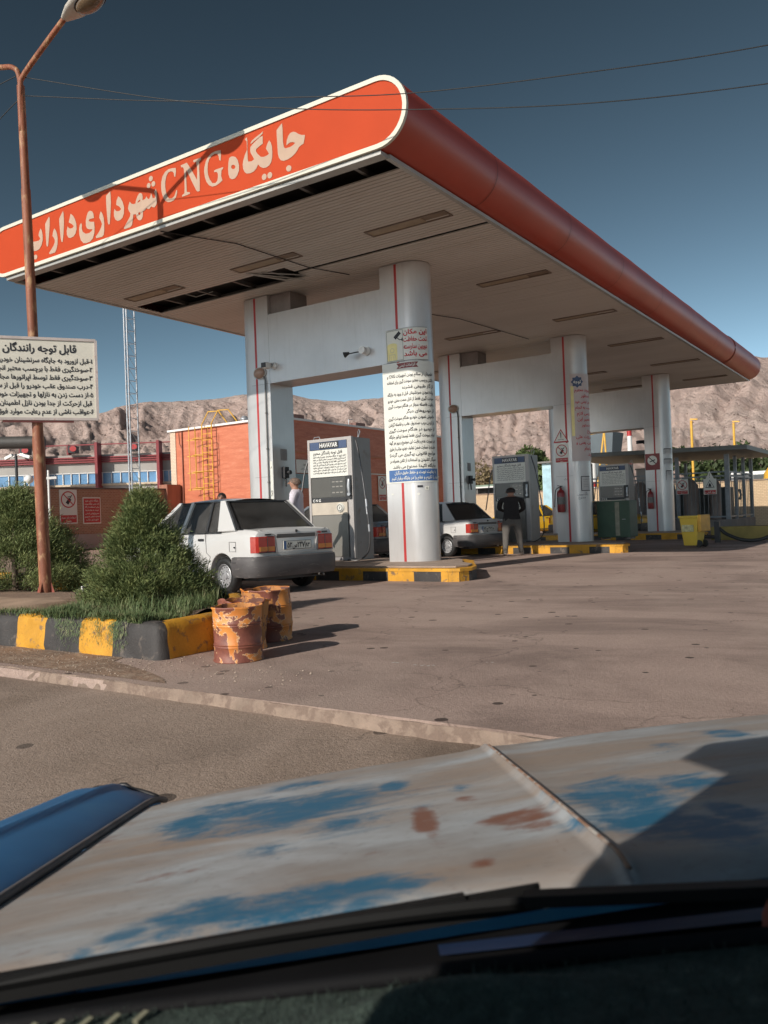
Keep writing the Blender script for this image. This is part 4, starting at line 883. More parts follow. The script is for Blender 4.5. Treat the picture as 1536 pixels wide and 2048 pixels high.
mb = MB(); mb.tube([(W_-.055, -.07, 1.64), (W_-.055, -.09, 1.5), (W_-.055, -.075, 1.33)], [.03, .036, .022], 8); mb.lathe([(.0, -.1), (.035, -.1), (.035, -.05)], (W_-.055, 0, 1.34), 12, 'y'); mb.build('nozzle', galv, nh, smooth=60)
mb = MB(); mb.tube([(W_-.02, .25, H_), (W_+.02, .2, H_+.1), (W_+.08, .15, H_+.14), (W_+.14, .1, H_+.09), (W_+.12, .06, H_-.02)], .012, 6); mb.build('hose_hook', galv, dp, smooth=60); mb = MB(); mb.tube([(.05, .1, H_), (.1, .1, H_+.07), (.22, .1, H_+.07), (.26, .1, H_)], .01, 6); mb.build('hose_hook', galv, dp, smooth=60)
hose_m = mat('grey_black_hose', (.06, .058, .06), .35, 0, .3, 12, spec=.8)
def curve_pts(P, n=10):
    out = []; P = [Vector(p) for p in P]; P = [P[0]*2-P[1]]+P+[P[-1]*2-P[-2]]
    for i in range(1, len(P)-2):
        for k in range(n):
            t_ = k/n; a, b_, c_, d_ = P[i-1:i+3]
            out.append(.5*((2*b_)+(c_-a)*t_+(2*a-5*b_+4*c_-d_)*t_*t_+(3*b_-a-3*c_+d_)*t_**3))
    return out+[P[-2]]
mb = MB(); mb.tube(curve_pts([(W_+.06, .05, H_-.06), (W_+.22, -.05, H_-.5), (W_+.36, -.12, 1.35), (W_+.46, -.15, .62), (W_+.40, -.12, .2), (W_+.14, -.08, .02), (W_-.1, -.15, .02)]), .017, 8); mb.build('hose', hose_m, dp, smooth=180)
mb = MB(); mb.tube([(W_+.385, -.125, 1.22), (W_+.42, -.14, .92)], .023, 8); mb.build('hose_coupling', galv, dp, smooth=60); mb = MB(); mb.tube([(W_+.45, -.15, .72), (W_+.46, -.15, .58)], .022, 8); mb.build('hose_coupling', galv, dp, smooth=60)
mb = MB(); mb.tube(curve_pts([(.02, .1, H_-.2), (-.10, .0, H_-.6), (-.14, -.1, 1.4), (-.18, -.2, .95)]), .017, 8); mb.build('hose', hose_m, dp, smooth=180)
d2 = copy_tree(dp); d2.location = (-10.72, 21.68, .245); d2['label'] = 'shaded gas dispenser behind the man in dark clothes'
d3 = copy_tree(dp); d3.location = (-10.5, 30.08, .245); d3['label'] = 'farthest gas dispenser behind the dull green box'
# grey meter box behind the last dispenser
o = thing('meter_cabinet', (-11.0, 38.0, 0), 'plain grey cabinet just right of the last dispenser', 'cabinet')
mb = MB(); mb.box(-11.42, 37.8, 0, -10.70, 38.6, 2.86); mb.build('body', mat('grey_cabinet', (.24, .225, .22), .5, 0, .1, 2), o, world=True, bevel=.01)
mb = MB(); mb.box(-11.46, 37.76, 2.86, -10.66, 38.64, 2.92); mb.build('lid', steel, o, world=True)
# dull green box by the middle column
gb = mat('dull_green_paint', (.045, .085, .055), .6, 0, .25, 3, col2=(.10, .10, .08), t0=.6, t1=.75)
o = thing('green_box', (-7.4, 21.9, .245), 'dull green metal box standing behind the middle column', 'metal box')
mb = MB(); mb.box(-7.95, 22.5, .3, -7.02, 23.2, 1.32); mb.build('body', gb, o, world=True, bevel=.02)
mb = MB(); mb.box(-7.42, 22.47, .35, -7.3, 22.5, 1.28); mb.build('pale_strip', mat('worn_strip', (.25, .24, .18), .7, 0, .3, 8), o, world=True)
mb = MB()
for x in (-7.85, -7.15): mb.box(x, 22.55, .245, x+.08, 23.1, .3)
mb.build('foot', steel, o, world=True)
mb = MB(); mb.tube([(-7.22, 22.44, .8), (-7.12, 22.44, .8)], .01, 6); mb.build('handle', galv, o, world=True)
# ================= signs on the columns =================
def wrap(Y, e, x0=-8.62, xc=-8.12, R=.36):
    r = R+e
    def fn(s, z):
        x = x0+s
        if x <= xc: return (x, Y-e, z)
        a = (x-xc)/R
        return (xc+r*sin(a), Y+R-r*cos(a), z)
    return fn
def wrapsheet(mb, fn, s0, s1, z0, z1, n=26, k=None, wav=0):
    vs = []; 
    for j, z in enumerate((z0, z1)):
        for i in range(n+1): vs.append(fn(s0+(s1-s0)*i/n, z+(wav*sin(i*.9+z*5) if wav else 0)))
    mb.add(vs, [(i, i+1, n+2+i, n+1+i) for i in range(n)], k)
Y = YP[0]
o = thing('safety_banner', (-8.1, Y-.02, 2.9), 'long white Persian safety banner wrapped round the nearest column', 'banner')
mb = MB(); wrapsheet(mb, wrap(Y, .010), 0.0, 1.18, 1.72, 3.97); mb.build('sheet', sheet, o, world=True, fix=False)
mb = MB(); f = wrap(Y, .014)
lines = ['اطمینان از سالم بودن تجهیزات CNG و', 'داشتن برچسب معتبر سوخت گیری برای استفاده', 'از گاز طبیعی فشرده', 'پیاده نمودن سرنشینان قبل از ورود به جایگاه', 'سوخت گیری فقط از نازل سمت مخزن خودرو', 'رعایت فاصله مجاز در هنگام سوخت گیری', 'از خودروهای دیگر', 'خاموش نمودن خودرو هنگام سوخت گیری', 'باز کردن درب صندوق عقب و فاصله گرفتن', 'از خودرو در هنگام سوخت گیری', 'انجام سوخت گیری فقط توسط اپراتور جایگاه', '(در صورت عدم رعایت این موضوع و بروز هر گونه', 'حادثه یا خسارت ضمن توقیف خودرو، مراتب از طریق', 'مراجع قانونی پیگیری می گردد)', 'سیگار کشیدن و استفاده از تلفن همراه در', 'جایگاه اکیدا ممنوع می باشد.']
for k, s_ in enumerate(lines):
    v, ff, w_ = glyphs(shape(s_), .02); h = .082
    text(mb, s_, 1.06, 3.70-k*.1135, h, f, 'r', .96 if w_*h > .9 else None, .02)
mb.build('lettering', ink, o, world=True)
mb = MB(); wrapsheet(mb, wrap(Y, .013), .07, 1.12, 1.745, 1.965); mb.build('blue_band', blueink, o, world=True, fix=False)
mb = MB(); f = wrap(Y, .017); text(mb, 'با رعایت نوبت و حفظ حقوق دیگران', .62, 1.885, .075, f, 'c', .85, .02); text(mb, 'خود را تکریم و نظم را در جایگاه برقرار کنیم', .62, 1.785, .075, f, 'c', .98, .02); mb.build('band_lettering', sheet, o, world=True)
mb = MB(); f = wrap(Y, .013); wrapsheet(mb, f, .36, .72, 3.855, 3.955, 12); mb.add([f(.36, 3.955), f(.32, 3.955), f(.36, 3.905), f(.32, 3.855), f(.36, 3.855), f(.72, 3.955), f(.76, 3.955), f(.72, 3.905), f(.76, 3.855), f(.72, 3.855)], [(0, 1, 2), (2, 3, 4), (5, 6, 7), (7, 8, 9)]); mb.build('title_ribbon', maroon, o, world=True, fix=False)
mb = MB(); text(mb, 'الزامات ایمنی', .54, 3.885, .075, wrap(Y, .017), 'c', .33, .02); mb.build('title_lettering', sheet, o, world=True)
o = thing('surveillance_sign', (-8.1, Y-.03, 4.3), 'white surveillance sign with camera drawing and red Persian lines above the banner', 'sign')
mb = MB(); wrapsheet(mb, wrap(Y, .022), .11, .96, 3.985, 4.60); mb.build('plate', sheet, o, world=True, fix=False)
mb = MB(); f = wrap(Y, .025)
for (a, b, c_, d_) in ((.13, 4.01, .49, 4.01), (.13, 4.575, .49, 4.575), (.13, 4.01, .13, 4.575), (.49, 4.01, .49, 4.575), (.115, 3.99, .955, 3.99), (.115, 4.595, .955, 4.595)): 
    for i in range(8): barf(mb, f, a+(c_-a)*i/8, b+(d_-b)*i/8, a+(c_-a)*(i+1)/8, b+(d_-b)*(i+1)/8, .006)
mb.build('outline', ink, o, world=True)
mb = MB(); barf(mb, f, .31, 4.43, .43, 4.53, .07); barf(mb, f, .36, 4.44, .42, 4.39, .015); barf(mb, f, .42, 4.39, .48, 4.39, .015); barf(mb, f, .475, 4.36, .475, 4.42, .02); mb.build('camera_drawing', ink, o, world=True)
mb = MB(); f2 = wrap(Y, .0255); rectf(mb, f2, .14, 4.02, .36, 4.30); mb.add([f2(.25+.11*cos(a), 4.30+.045*sin(a)) for a in [pi*i/10 for i in range(11)]], [tuple(range(11))]); mb.build('yellow_patch', yellowink, o, world=True)
mb = MB(); f3 = wrap(Y, .027); disc_ring(mb, f3, .25, 4.21, .038, .044); 
for (a, b, c_, d_) in ((.19, 4.13, .31, 4.13), (.19, 4.13, .18, 4.03), (.31, 4.13, .33, 4.03), (.22, 4.10, .22, 4.03), (.28, 4.10, .28, 4.03)): barf(mb, f3, a, b, c_, d_, .006)
mb.build('figure_outline', alu, o, world=True)
mb = MB()
for k, s_ in enumerate(['این مکان', 'تحت حفاظت', 'دوربین مداربسته', 'می باشد']): text(mb, s_, .72, 4.475-k*.135, .125, wrap(Y, .026), 'c', .43, .03)
mb.build('lettering', redink, o, world=True)
mb = MB()
o = thing('column_sticker', (-7.9, Y-.01, 1.6), 'small torn white stickers below the blue band of the banner', 'sticker')
f = wrap(Y, .008); mb.add([f(.68+.03*cos(a), 1.50+.022*sin(a)) for a in [pi*i/5 for i in range(10)]], [tuple(range(10))]); rectf(mb, f, .80, 1.57, .88, 1.64); rectf(mb, f, .10, 1.50, .15, 1.53); mb.build('torn_paper', sheet, o, world=True)
mb = MB(); disc_ring(mb, wrap(Y, .010), .84, 1.605, .012, .018, 12); rectf(mb, wrap(Y, .009), .66, 1.62, .76, 1.66); mb.build('stamp', ink, o, world=True)
# fittings on the first portal
def wall_lamp(Y, label):
    o = thing('bulkhead_lamp', (-11.72, Y, 4.22), label, 'lamp', 'bulkhead lamps on the left columns')
    mb = MB(); mb.lathe([(.0, -.11), (.09, -.10), (.14, -.06), (.155, 0)], (-11.72, Y, 4.22), 22, 'y', warp=lambda p_, t_: (p_[0], p_[1], p_[2]*.75)); mb.build('lens', mat('brown_lens', (.34, .22, .16), .3, 0, .1, 5), o, world=True, smooth=50)
    mb = MB(); mb.lathe([(.155, -.03), (.175, -.03), (.175, 0)], (-11.72, Y, 4.22), 22, 'y', warp=lambda p_, t_: (p_[0], p_[1], p_[2]*.75)); mb.build('rim', alu, o, world=True, smooth=50)
    mb = MB(); mb.tube([(-11.60, Y-.03, 4.14), (-11.57, Y-.03, 4.05), (-11.57, Y-.03, .3)], .016, 7)
    for z in (3.35, 2.6, 1.9): mb.tube([(-11.57, Y-.035, z), (-11.57, Y-.035, z+.03)], .024, 7)
    mb.build('conduit', steel, o, world=True, smooth=60)
wall_lamp(YP[0], 'oval brown bulkhead lamp on the nearest left column with conduit below'); wall_lamp(YP[1], 'oval bulkhead lamp on the left column of the middle portal')
o = thing('dome_camera', (-11.38, Y, 4.31), 'stubby black faced camera on the beam beside the bulkhead lamp', 'camera')
mb = MB(); mb.lathe([(.07, 0), (.07, -.03), (.045, -.05), (.045, -.10)], (-11.32, Y, 4.33), 16, 'y'); mb.build('mount', white, o, world=True, smooth=40)
mb = MB(); mb.box(-11.46, Y-.26, 4.26, -11.32, Y-.08, 4.38); mb.build('housing', white, o, world=True, bevel=.02)
mb = MB(); mb.box(-11.45, Y-.275, 4.27, -11.33, Y-.255, 4.37); mb.build('lens_face', blackp, o, world=True, bevel=.008)
o = thing('bullet_camera', (-9.0, Y, 4.27), 'white camera bracket with dark horn on the middle of the beam', 'camera')
mb = MB(); mb.lathe([(.085, 0), (.085, -.03), (.05, -.06), (.05, -.12), (.07, -.13), (.07, -.18), (.0, -.19)], (-8.97, Y, 4.29), 18, 'y'); mb.build('mount', white, o, world=True, smooth=40)
mb = MB(); mb.tube([(-9.0, Y-.1, 4.28), (-9.16, Y-.15, 4.27), (-9.27, Y-.2, 4.25)], .012, 6); mb.tube([(-9.24, Y-.2, 4.27), (-9.34, Y-.24, 4.235)], [.02, .06], 12); mb.build('horn', blackp, o, world=True, smooth=40)
def call_box(Y, label):
    o = thing('emergency_button', (-11.45, Y+.36, 2.1), label, 'switch box', 'switch boxes inside the left columns')
    mb = MB(); mb.box(-11.46, Y+.27, 2.0, -11.38, Y+.42, 2.24); mb.build('box', blackp, o, world=True, bevel=.01)
    mb = MB(); mb.lathe([(.03, 0), (.03, .05), (.045, .06), (.045, .09), (.0, .095)], (-11.38, Y+.36, 2.12), 12, 'x'); mb.build('knob', blackp, o, world=True, smooth=40)
    mb = MB(); mb.tube([(-11.42, Y+.34, 2.0), (-11.41, Y+.34, 1.82)], .02, 7); mb.build('cable_gland', black, o, world=True)
    mb = MB(); mb.box(-11.457, Y+.25, 2.38, -11.453, Y+.45, 2.62); mb.build('label_plate', mat('faded_label', (.34, .33, .33), .6), o, world=True)
call_box(YP[0], 'small black switch box inside the nearest left column'); call_box(YP[1], 'small black switch box inside the middle left column')
for (z, h_, m_) in ((2.35, .16, sheet), (1.98, .28, sheet)):
    pass
o = thing('pictogram_stickers', (-11.52, Y, 1.9), 'column of small white pictogram stickers beside the conduit', 'sticker')
mb = MB(); mb.box(-11.54, Y-.004, 1.2, -11.475, Y-.001, 2.35); mb.build('strip', sheet, o, world=True)
mb = MB(); disc_ring(mb, fX(Y)(.006), -11.508, 1.72, .012, .022); barf(mb, fX(Y)(.006), -11.52, 1.62, -11.495, 1.69, .02); barf(mb, fX(Y)(.006), -11.52, 1.40, -11.495, 1.43, .012); barf(mb, fX(Y)(.006), -11.52, 2.2, -11.495, 2.24, .012); mb.build('pictograms', ink, o, world=True)
# ---- middle column signs ----
Y = YP[1]
o = thing('warning_banner', (-8, Y-.02, 3.6), 'pale banner with blue star and red Persian lines on the middle column', 'banner')
mb = MB(); wrapsheet(mb, wrap(Y, .010), .50, 1.40, 2.42, 4.78); mb.build('sheet', mat('faded_pink_sheet', (.52, .44, .42), .5, 0, .1, 1), o, world=True, fix=False)
mb = MB(); wrapsheet(mb, wrap(Y, .012), .52, .60, 3.1, 4.45); mb.build('yellow_margin', yellowink, o, world=True, fix=False)
mb = MB(); f = wrap(Y, .016); st = [f(.70+q*(.165 if i % 2 == 0 else .125)*cos(2*pi*i/16), 4.56+q*(.165 if i % 2 == 0 else .125)*sin(2*pi*i/16)) for q in (1, .66, .33) for i in range(16)]+[f(.70, 4.56)]; mb.add(st, [(r_*16+i, r_*16+(i+1) % 16, r_*16+16+(i+1) % 16, r_*16+16+i) for r_ in range(2) for i in range(16)]+[(32+i, 32+(i+1) % 16, 48) for i in range(16)]); mb.build('star', navy, o, world=True)
mb = MB(); text(mb, 'توجه', .70, 4.52, .13, wrap(Y, .02), 'c', .2, .03); mb.build('star_lettering', sheet, o, world=True)
mb = MB()
for k, s_ in enumerate(['شهروند محترم', 'به منظور', 'تامین ایمنی خود', 'نسبت به انجام', 'بازرسی لازم', 'و تعمیر این', 'به دستور', 'مورخ', 'هیئت علی', 'مخزن، یعنی و', 'در انجام', 'آورند.']): text(mb, s_, 1.18, 4.30-k*.158, .115, wrap(Y, .014), 'r', .56, .02)
mb.build('lettering', redink, o, world=True)
o = thing('warning_triangle', (-8.42, Y-.02, 3.1), 'red bordered warning triangle with black exclamation mark on the middle column', 'sign')
f = fX(Y)(.012); mb = MB(); tri = lambda s: [(-8.42, 3.125+.20*s), (-8.42-.225*s, 3.125-.175*s), (-8.42+.225*s, 3.125-.175*s)]
mb.add([f(*q) for q in tri(.98)], [(0, 1, 2)]); mb.build('plate', sheet, o, world=True)
mb = MB(); f = fX(Y)(.016); A_, B_ = tri(1), tri(.78); mb.add([f(*q) for q in A_+B_], [(0, 1, 4, 3), (1, 2, 5, 4), (2, 0, 3, 5)]); mb.build('red_border', redpaint, o, world=True)
mb = MB(); f = fX(Y)(.017); mb.add([f(-8.435, 3.23), f(-8.405, 3.23), f(-8.412, 3.08), f(-8.428, 3.08)], [(0, 1, 2, 3)]); disc_ring(mb, f, -8.42, 3.045, .0, .014, 12); barf(mb, f, -8.50, 3.035, -8.45, 3.035, .012); barf(mb, f, -8.39, 3.035, -8.34, 3.035, .012); mb.build('exclamation_mark', ink, o, world=True)
no_phone_sign('prohibition_sign', (-8.4, Y-.02, 2.6), fX(Y), -8.61, 2.40, -8.22, 2.93, 'no phone sign under the warning triangle on the middle column')
o = thing('framed_permit', (-7.9, Y-.02, 1.95), 'small black framed paper low on the middle column', 'notice')
mb = MB(); wrapsheet(mb, wrap(Y, .009), .72, .96, 1.62, 2.0); mb.build('paper', mat('grey_paper', (.5, .49, .48), .6), o, world=True, fix=False)
mb = MB(); f = wrap(Y, .012)
for (a, b, c_, d_) in ((.71, 2.0, .97, 2.0), (.71, 1.62, .71, 2.0), (.71, 1.62, .97, 1.62)): barf(mb, f, a, b, c_, d_, .018)
for k in range(5): barf(mb, f, .76, 1.92-k*.05, .92, 1.92-k*.05, .006)
mb.build('frame', ink, o, world=True)
o = thing('handwriting', (-7.9, Y-.02, 1.5), 'black handwritten Persian lines low on the middle column', 'writing')
mb = MB(); text(mb, 'رنگ بیرون', .75, 1.50, .09, wrap(Y, .005), 'c', .3, .0); text(mb, 'ممنوع', .72, 1.41, .08, wrap(Y, .005), 'c', .2, .0); text(mb, 'پارک', .30, 1.93, .07, wrap(Y, .005), 'c', .2, .0); mb.build('ink_strokes', ink, o, world=True)
def extinguisher(x, Y, zt, r, lab):
    o = thing('fire_extinguisher', (x, Y-.15, zt), lab, 'fire extinguisher', 'red fire extinguishers on the columns')
    c_ = (x, Y-r-.02, 0); mb = MB(); mb.lathe([(.0, zt-.66), (r*.9, zt-.66), (r, zt-.62), (r, zt-.16), (r*.85, zt-.09), (r*.35, zt-.05), (r*.3, zt)], c_, 20); mb.build('cylinder', mat('extinguisher_red', (.22, .02, .02), .3, 0, .1, 4), o, world=True, smooth=50)
    mb = MB(); mb.lathe([(.0, zt), (.03, zt), (.03, zt+.05), (.0, zt+.05)], c_, 10); mb.bar((x-.09, Y-r-.02, zt+.06), (x+.05, Y-r-.02, zt+.04), .025, .02); mb.bar((x-.08, Y-r-.02, zt+.01), (x+.02, Y-r-.02, zt+.03), .02, .015); mb.build('valve', blackp, o, world=True)
    mb = MB(); mb.tube(curve_pts([(x-.02, Y-r-.04, zt+.02), (x-.13, Y-r-.05, zt-.06), (x-r-.05, Y-r-.06, zt-.3), (x-r-.07, Y-r-.05, zt-.52)], 6), .012, 7); mb.build('hose', black, o, world=True, smooth=180)
    mb = MB(); mb.lathe([(r+.003, zt-.45), (r+.003, zt-.25)], c_, 20); mb.build('bracket', steel, o, world=True)
extinguisher(-8.44, YP[1], 1.72, .105, 'red fire extinguisher hanging on the middle column'); extinguisher(-8.44, YP[2], 1.72, .105, 'red fire extinguisher hanging on the farthest column')
Y = YP[2]
o = thing('no_smoking_sign', (-8.36, Y-.02, 2.75), 'maroon no smoking sign with round white pictogram on the farthest column', 'sign')
mb = MB(); slab(mb, fX(Y)(.012), -8.61, 2.44, -8.10, 3.02, fX(Y)(0)); mb.build('plate', maroon, o, world=True)
mb = MB(); disc_ring(mb, fX(Y)(.015), -8.36, 2.78, 0, .17, 24); mb.build('disc', sheet, o, world=True)
mb = MB(); barf(mb, fX(Y)(.018), -8.48, 2.90, -8.24, 2.66, .03); barf(mb, fX(Y)(.018), -8.45, 2.73, -8.26, 2.80, .035); mb.build('pictogram', ink, o, world=True)
f = wrap(Y, .012)
for (a, b, c_, d_, lb) in ((.66, 2.98, .98, 3.16, 'upper small framed paper on the farthest round column'), (.66, 2.62, .98, 2.80, 'middle small framed paper on the farthest round column'), (.72, 2.05, .96, 2.38, 'lowest framed paper on the farthest round column')):
    o = thing('printed_notice', (-8, Y-.02, b), lb, 'notice', 'framed papers on the farthest column')
    mb = MB(); wrapsheet(mb, wrap(Y, .008), a, c_, b, d_, 8); mb.build('paper', mat('grey_paper', (.5, .49, .48), .6), o, world=True, fix=False)
    mb = MB(); barf(mb, f, a, d_, c_, d_, .03); barf(mb, f, a, b, a, d_, .008); barf(mb, f, c_, b, c_, d_, .008)
    for k in range(3): barf(mb, f, a+.04, d_-.05-k*.035, c_-.04, d_-.05-k*.035, .006)
    mb.build('frame', ink, o, world=True)
o = thing('beam_camera', (-8.75, Y, 3.4), 'small black camera on the inner edge of the farthest column', 'camera')
mb = MB(); mb.bar((-8.62, Y+.3, 3.42), (-8.74, Y+.28, 3.44), .05, .05); mb.bar((-8.72, Y+.36, 3.5), (-8.9, Y+.1, 3.48), .13, .12); mb.build('body', blackp, o, world=True)
# ================= planter =================
pl = thing('planter_kerb', (-10, 5.5, 0), 'chunky black and yellow planter kerb with grass and shrubs in the foreground', 'planter')
def kerbpath():
    P = [(-20, 4.42)]; x = -20
    P += [(-5.25, 4.42)]; P += [(-5.25+.05*sin(a), 4.47-.05*cos(a)) for a in (.5, 1.1)]; P += [(-5.19, 4.50), (-5.21, 4.95), (-5.27, 5.35), (-5.62, 5.85), (-6.25, 6.5), (-7.3, 7.25), (-9.0, 7.75), (-20, 7.95)]
    out = []
    for a, b in zip(P, P[1:]):
        A_, B_ = Vector((*a, 0)), Vector((*b, 0)); n = max(1, int((B_-A_).length/.05))
        for i in range(n): out.append(A_.lerp(B_, i/n))
    return out+[Vector((*P[-1], 0))]
KP = kerbpath(); n = len(KP)
bounds = [-6.99, -6.73, -6.24, -5.76]   # stripe joints measured along x on the front face
def stripe(i):
    p = KP[i]
    if p.y < 4.43 and p.x < -5.3:
        x = p.x
        if x > -5.76: return 1
        if x > -6.24: return 0
        if x > -6.73: return 1
        return int((-6.73-x)//.46) % 2
    if p.y < 4.47 and p.x > -5.7: return 1
    if p.y < 5.3 and p.x > -5.7: return 0
    return int(p.y//.6) % 2
prof = [(.025, 0), (.022, .05), (.012, .14), (.004, .23), (-.01, .275), (-.035, .296), (-.10, .302), (-.15, .295), (-.155, .12)]
vs = []; fs = []; ms = []
for i, p in enumerate(KP):
    d = (KP[min(i+1, n-1)]-KP[max(i-1, 0)]).normalized(); nr = Vector((d.y, -d.x, 0))
    for j, (o_, z) in enumerate(prof):
        w_ = .012*noise.noise(Vector((p.x*3.2, p.y*3.2, z*9)))+.009*noise.noise(Vector((p.x*9, p.y*9, z*14)))
        q = p+nr*(o_+w_*1.4); vs.append((q.x, q.y, z+w_*(.8 if z > .2 else 0)))
m_ = len(prof)
for i in range(n-1):
    for j in range(m_-1): fs.append((i*m_+j, (i+1)*m_+j, (i+1)*m_+j+1, i*m_+j+1)); ms.append(stripe(i))
mb = MB(); mb.v = vs; mb.f = fs; mb.m = ms
mb.build('painted_kerb', [yellow, kblack], pl, world=True, smooth=50, fix=False)
mb = MB()
def soil(u, v):
    x = -20+14.7*u; y = 4.5+3.35*v
    lim = -5.38 if y < 4.8 else -5.38-max(0, y-4.8)*.62-max(0, y-6.35)*.7
    x = -20+(lim+20)*u
    z = .255+.02*noise.noise(Vector((x*2, y*2, 0)))-.09*max(0, min(1, (y-5.6)/1.0))
    if -11.2 < x < -8.4 and 4.6 < y < 6.9: z = max(z, .262+.012*noise.noise(Vector((x*4, y*4, 3)))-.04*max(0, y-6))
    return (x, y, z)
mb.grid(soil, 150, 40); mb.build('soil', mat('planter_soil', (.27, .18, .125), .95, 0, .3, 4, .6, .02, 30, world=True), pl, world=True, smooth=180)
mb = MB(); mb.box(-10.9, 5.2, .1, -8.6, 7.05, .30-.02); 
mb = MB()
def pad(u, v):
    x = -11.4+3.75*u-.7*v; y = 4.48+2.5*v; e = .05*noise.noise(Vector((x*2, y*2, 5)))
    return (x+e, y+e, .285+.02*noise.noise(Vector((x*1.5, y*1.5, 8)))-.12*max(0, y-5.6)/1.4-(.1 if u in (0, 1) or v in (0, 1) else 0))
mb.grid(pad, 30, 30); mb.build('concrete_pad', mat('pad_concrete', (.42, .29, .20), .9, 0, .25, 3, .5, .01, 30, world=True), pl, world=True, smooth=60)
# grass
m, t, p = nmat('grass_blades'); c = coord(t, (1, 1, 1), True)
L(t, ramp(t, nz(t, c, 9, 4, .7), [(.3, (.05, .085, .03)), (.52, (.11, .155, .055)), (.68, (.28, .27, .14))]), p.inputs['Base Color']); p.inputs['Roughness'].default_value = .7
g = random.Random(3); mb = MB()
def blade(mb, x, y, z, h, ln, a, w=.0032, droop=0):
    dx, dy = cos(a)*ln, sin(a)*ln; px, py = -sin(a)*w, cos(a)*w
    mb.add([(x-px, y-py, z), (x+px, y+py, z), (x+dx*.4+px*.8, y+dy*.4+py*.8, z+h*.62), (x+dx*.4-px*.8, y+dy*.4-py*.8, z+h*.62), (x+dx, y+dy, z+h-droop)], [(0, 1, 2, 3), (3, 2, 4)])
cnt = 0
while cnt < 12500:
    x = -8.9+3.6*g.random()**.8; y = g.uniform(4.44, 7.3) if g.random() < .55 else g.uniform(4.42, 4.85)
    if x < -7.75+(y-4.4)*.1+.25*noise.noise(Vector((x*2, y*2, 9))) and not (y > 5.9 and x > -8.3): continue
    if x > (-5.42 if y < 4.8 else -5.42-(y-4.8)*.62-max(0, y-6.35)*.7): continue
    dn = noise.noise(Vector((x*2.1, y*2.1, 1)))+.35*noise.noise(Vector((x*7, y*7, 1)))
    if dn < -.12 and g.random() < .85: continue
    h = g.uniform(.035, .085)*(1+1.3*max(0, dn))*(1.35 if y > 5.2 and x > -7 else 1); z = soil((x+20)/14.7, (y-4.5)/3.35)[2]-.01
    if y < 4.56: z = .285
    blade(mb, x, y, z, h, g.uniform(.02, .09), g.uniform(0, 2*pi), g.uniform(.0022, .0042)); cnt += 1
for i in range(650):   # taller tufts near the barrels
    cx, cy = g.choice([(-6.2, 5.9), (-6.0, 5.5), (-6.6, 6.2), (-5.9, 5.1), (-6.5, 5.3), (-7.2, 6.6)]); x, y = cx+g.gauss(0, .16), cy+g.gauss(0, .16)
    if x > -5.42-max(0, y-4.8)*.62: continue
    blade(mb, x, y, .25, g.uniform(.10, .21), g.uniform(.03, .13), g.uniform(0, 2*pi), .0035)
for i in range(1100):   # creeping grass hanging over the kerb face
    cx = g.choice([-5.95, -5.75, -5.66, -5.42, -6.35, -6.2, -6.45, -5.45, -5.72]); x = cx+g.gauss(0, .05); y = 4.415-.014; z = .30-abs(g.gauss(0, .11))
    if x > -5.55: y = 4.4+.18*(x+5.55)/.15
    a = g.uniform(-2.4, -.7); ln = g.uniform(.01, .05); w = .0025
    mb.add([(x-w, y, z), (x+w, y, z), (x+ln*cos(a)*.9+w*.4, y-.012, z+ln*sin(a))], [(0, 1, 2)])
kind(mb.build('grass', m, fix=False), 'stuff')
mb = MB()   # dry stems hanging on the kerb
# junipers
m, t, p = nmat('juniper_sprays'); c = coord(t, (1, 1, 1), True)
L(t, ramp(t, nz(t, c, 7, 5, .7), [(.28, (.045, .07, .022)), (.45, (.11, .145, .045)), (.62, (.22, .245, .085)), (.78, (.36, .33, .16))]), p.inputs['Base Color']); p.inputs['Roughness'].default_value = .75
m_jun = m
def juniper(x, y, z0, H, R, label, seed, n, sz=1.0):
    o = thing('juniper_shrub', (x, y, z0), label, 'shrub', 'junipers in the planter'); g = random.Random(seed)
    mb = MB(); mb.tube([(0, 0, 0), (.02, .01, H*.5), (0, 0, H*.9)], [.05, .03, .008], 7)
    br = []
    for i in range(150):
        h = g.random()**1.35*.92; a = g.uniform(0, 2*pi); rr = R*((1-h)**1.08)*1.06*(1.0+.08*(h<.3))*(.84+.2*g.random()); rr *= 1+.22*noise.noise(Vector((cos(a)*1.3, sin(a)*1.3, h*3+seed)))
        if h < .12: rr *= .86
        z = h*H; up = H*(.10+.12*g.random()); br.append((Vector((0, 0, max(.02, z-up*.5))), Vector((rr*cos(a), rr*sin(a), z+up*.45)), a))
    for (a_, b_, _) in br[:46]: mb.tube([a_, a_.lerp(b_, .6)], [.012, .004], 4)
    mb.build('trunk', bark, o, smooth=60); mb = MB()
    for i in range(n):
        a_, b_, an = g.choice(br); t_ = .45+.55*g.random()**.6; P = a_.lerp(b_, t_)+Vector((g.gauss(0, 1), g.gauss(0, 1), g.gauss(0, .9)))*(.035*R+.028)
        if P.z < .0: P.z = abs(P.z)*.5
        out = Vector((P.x, P.y, 0)).normalized() if P.length > .01 else Vector((1, 0, 0))
        d = (out*(.55+.5*g.random())+Vector((g.gauss(0, .45), g.gauss(0, .45), .75+g.gauss(0, .4)))).normalized(); ln = g.uniform(.025, .065)*sz; s_ = d.cross(Vector((g.gauss(0, 1), g.gauss(0, 1), g.gauss(0, 1)))).normalized()*ln*g.uniform(.045, .085)
        Q = P+d*ln; m1 = P+d*ln*.45
        mb.add([P, m1+s_, Q, m1-s_], [(0, 1, 2, 3)])
    mb.build('foliage', m_jun, o, fix=False); return o
juniper(-7.22, 6.0, .2, 1.24, .74, 'conical green juniper shrub beside the white sedan', 4, 110000)
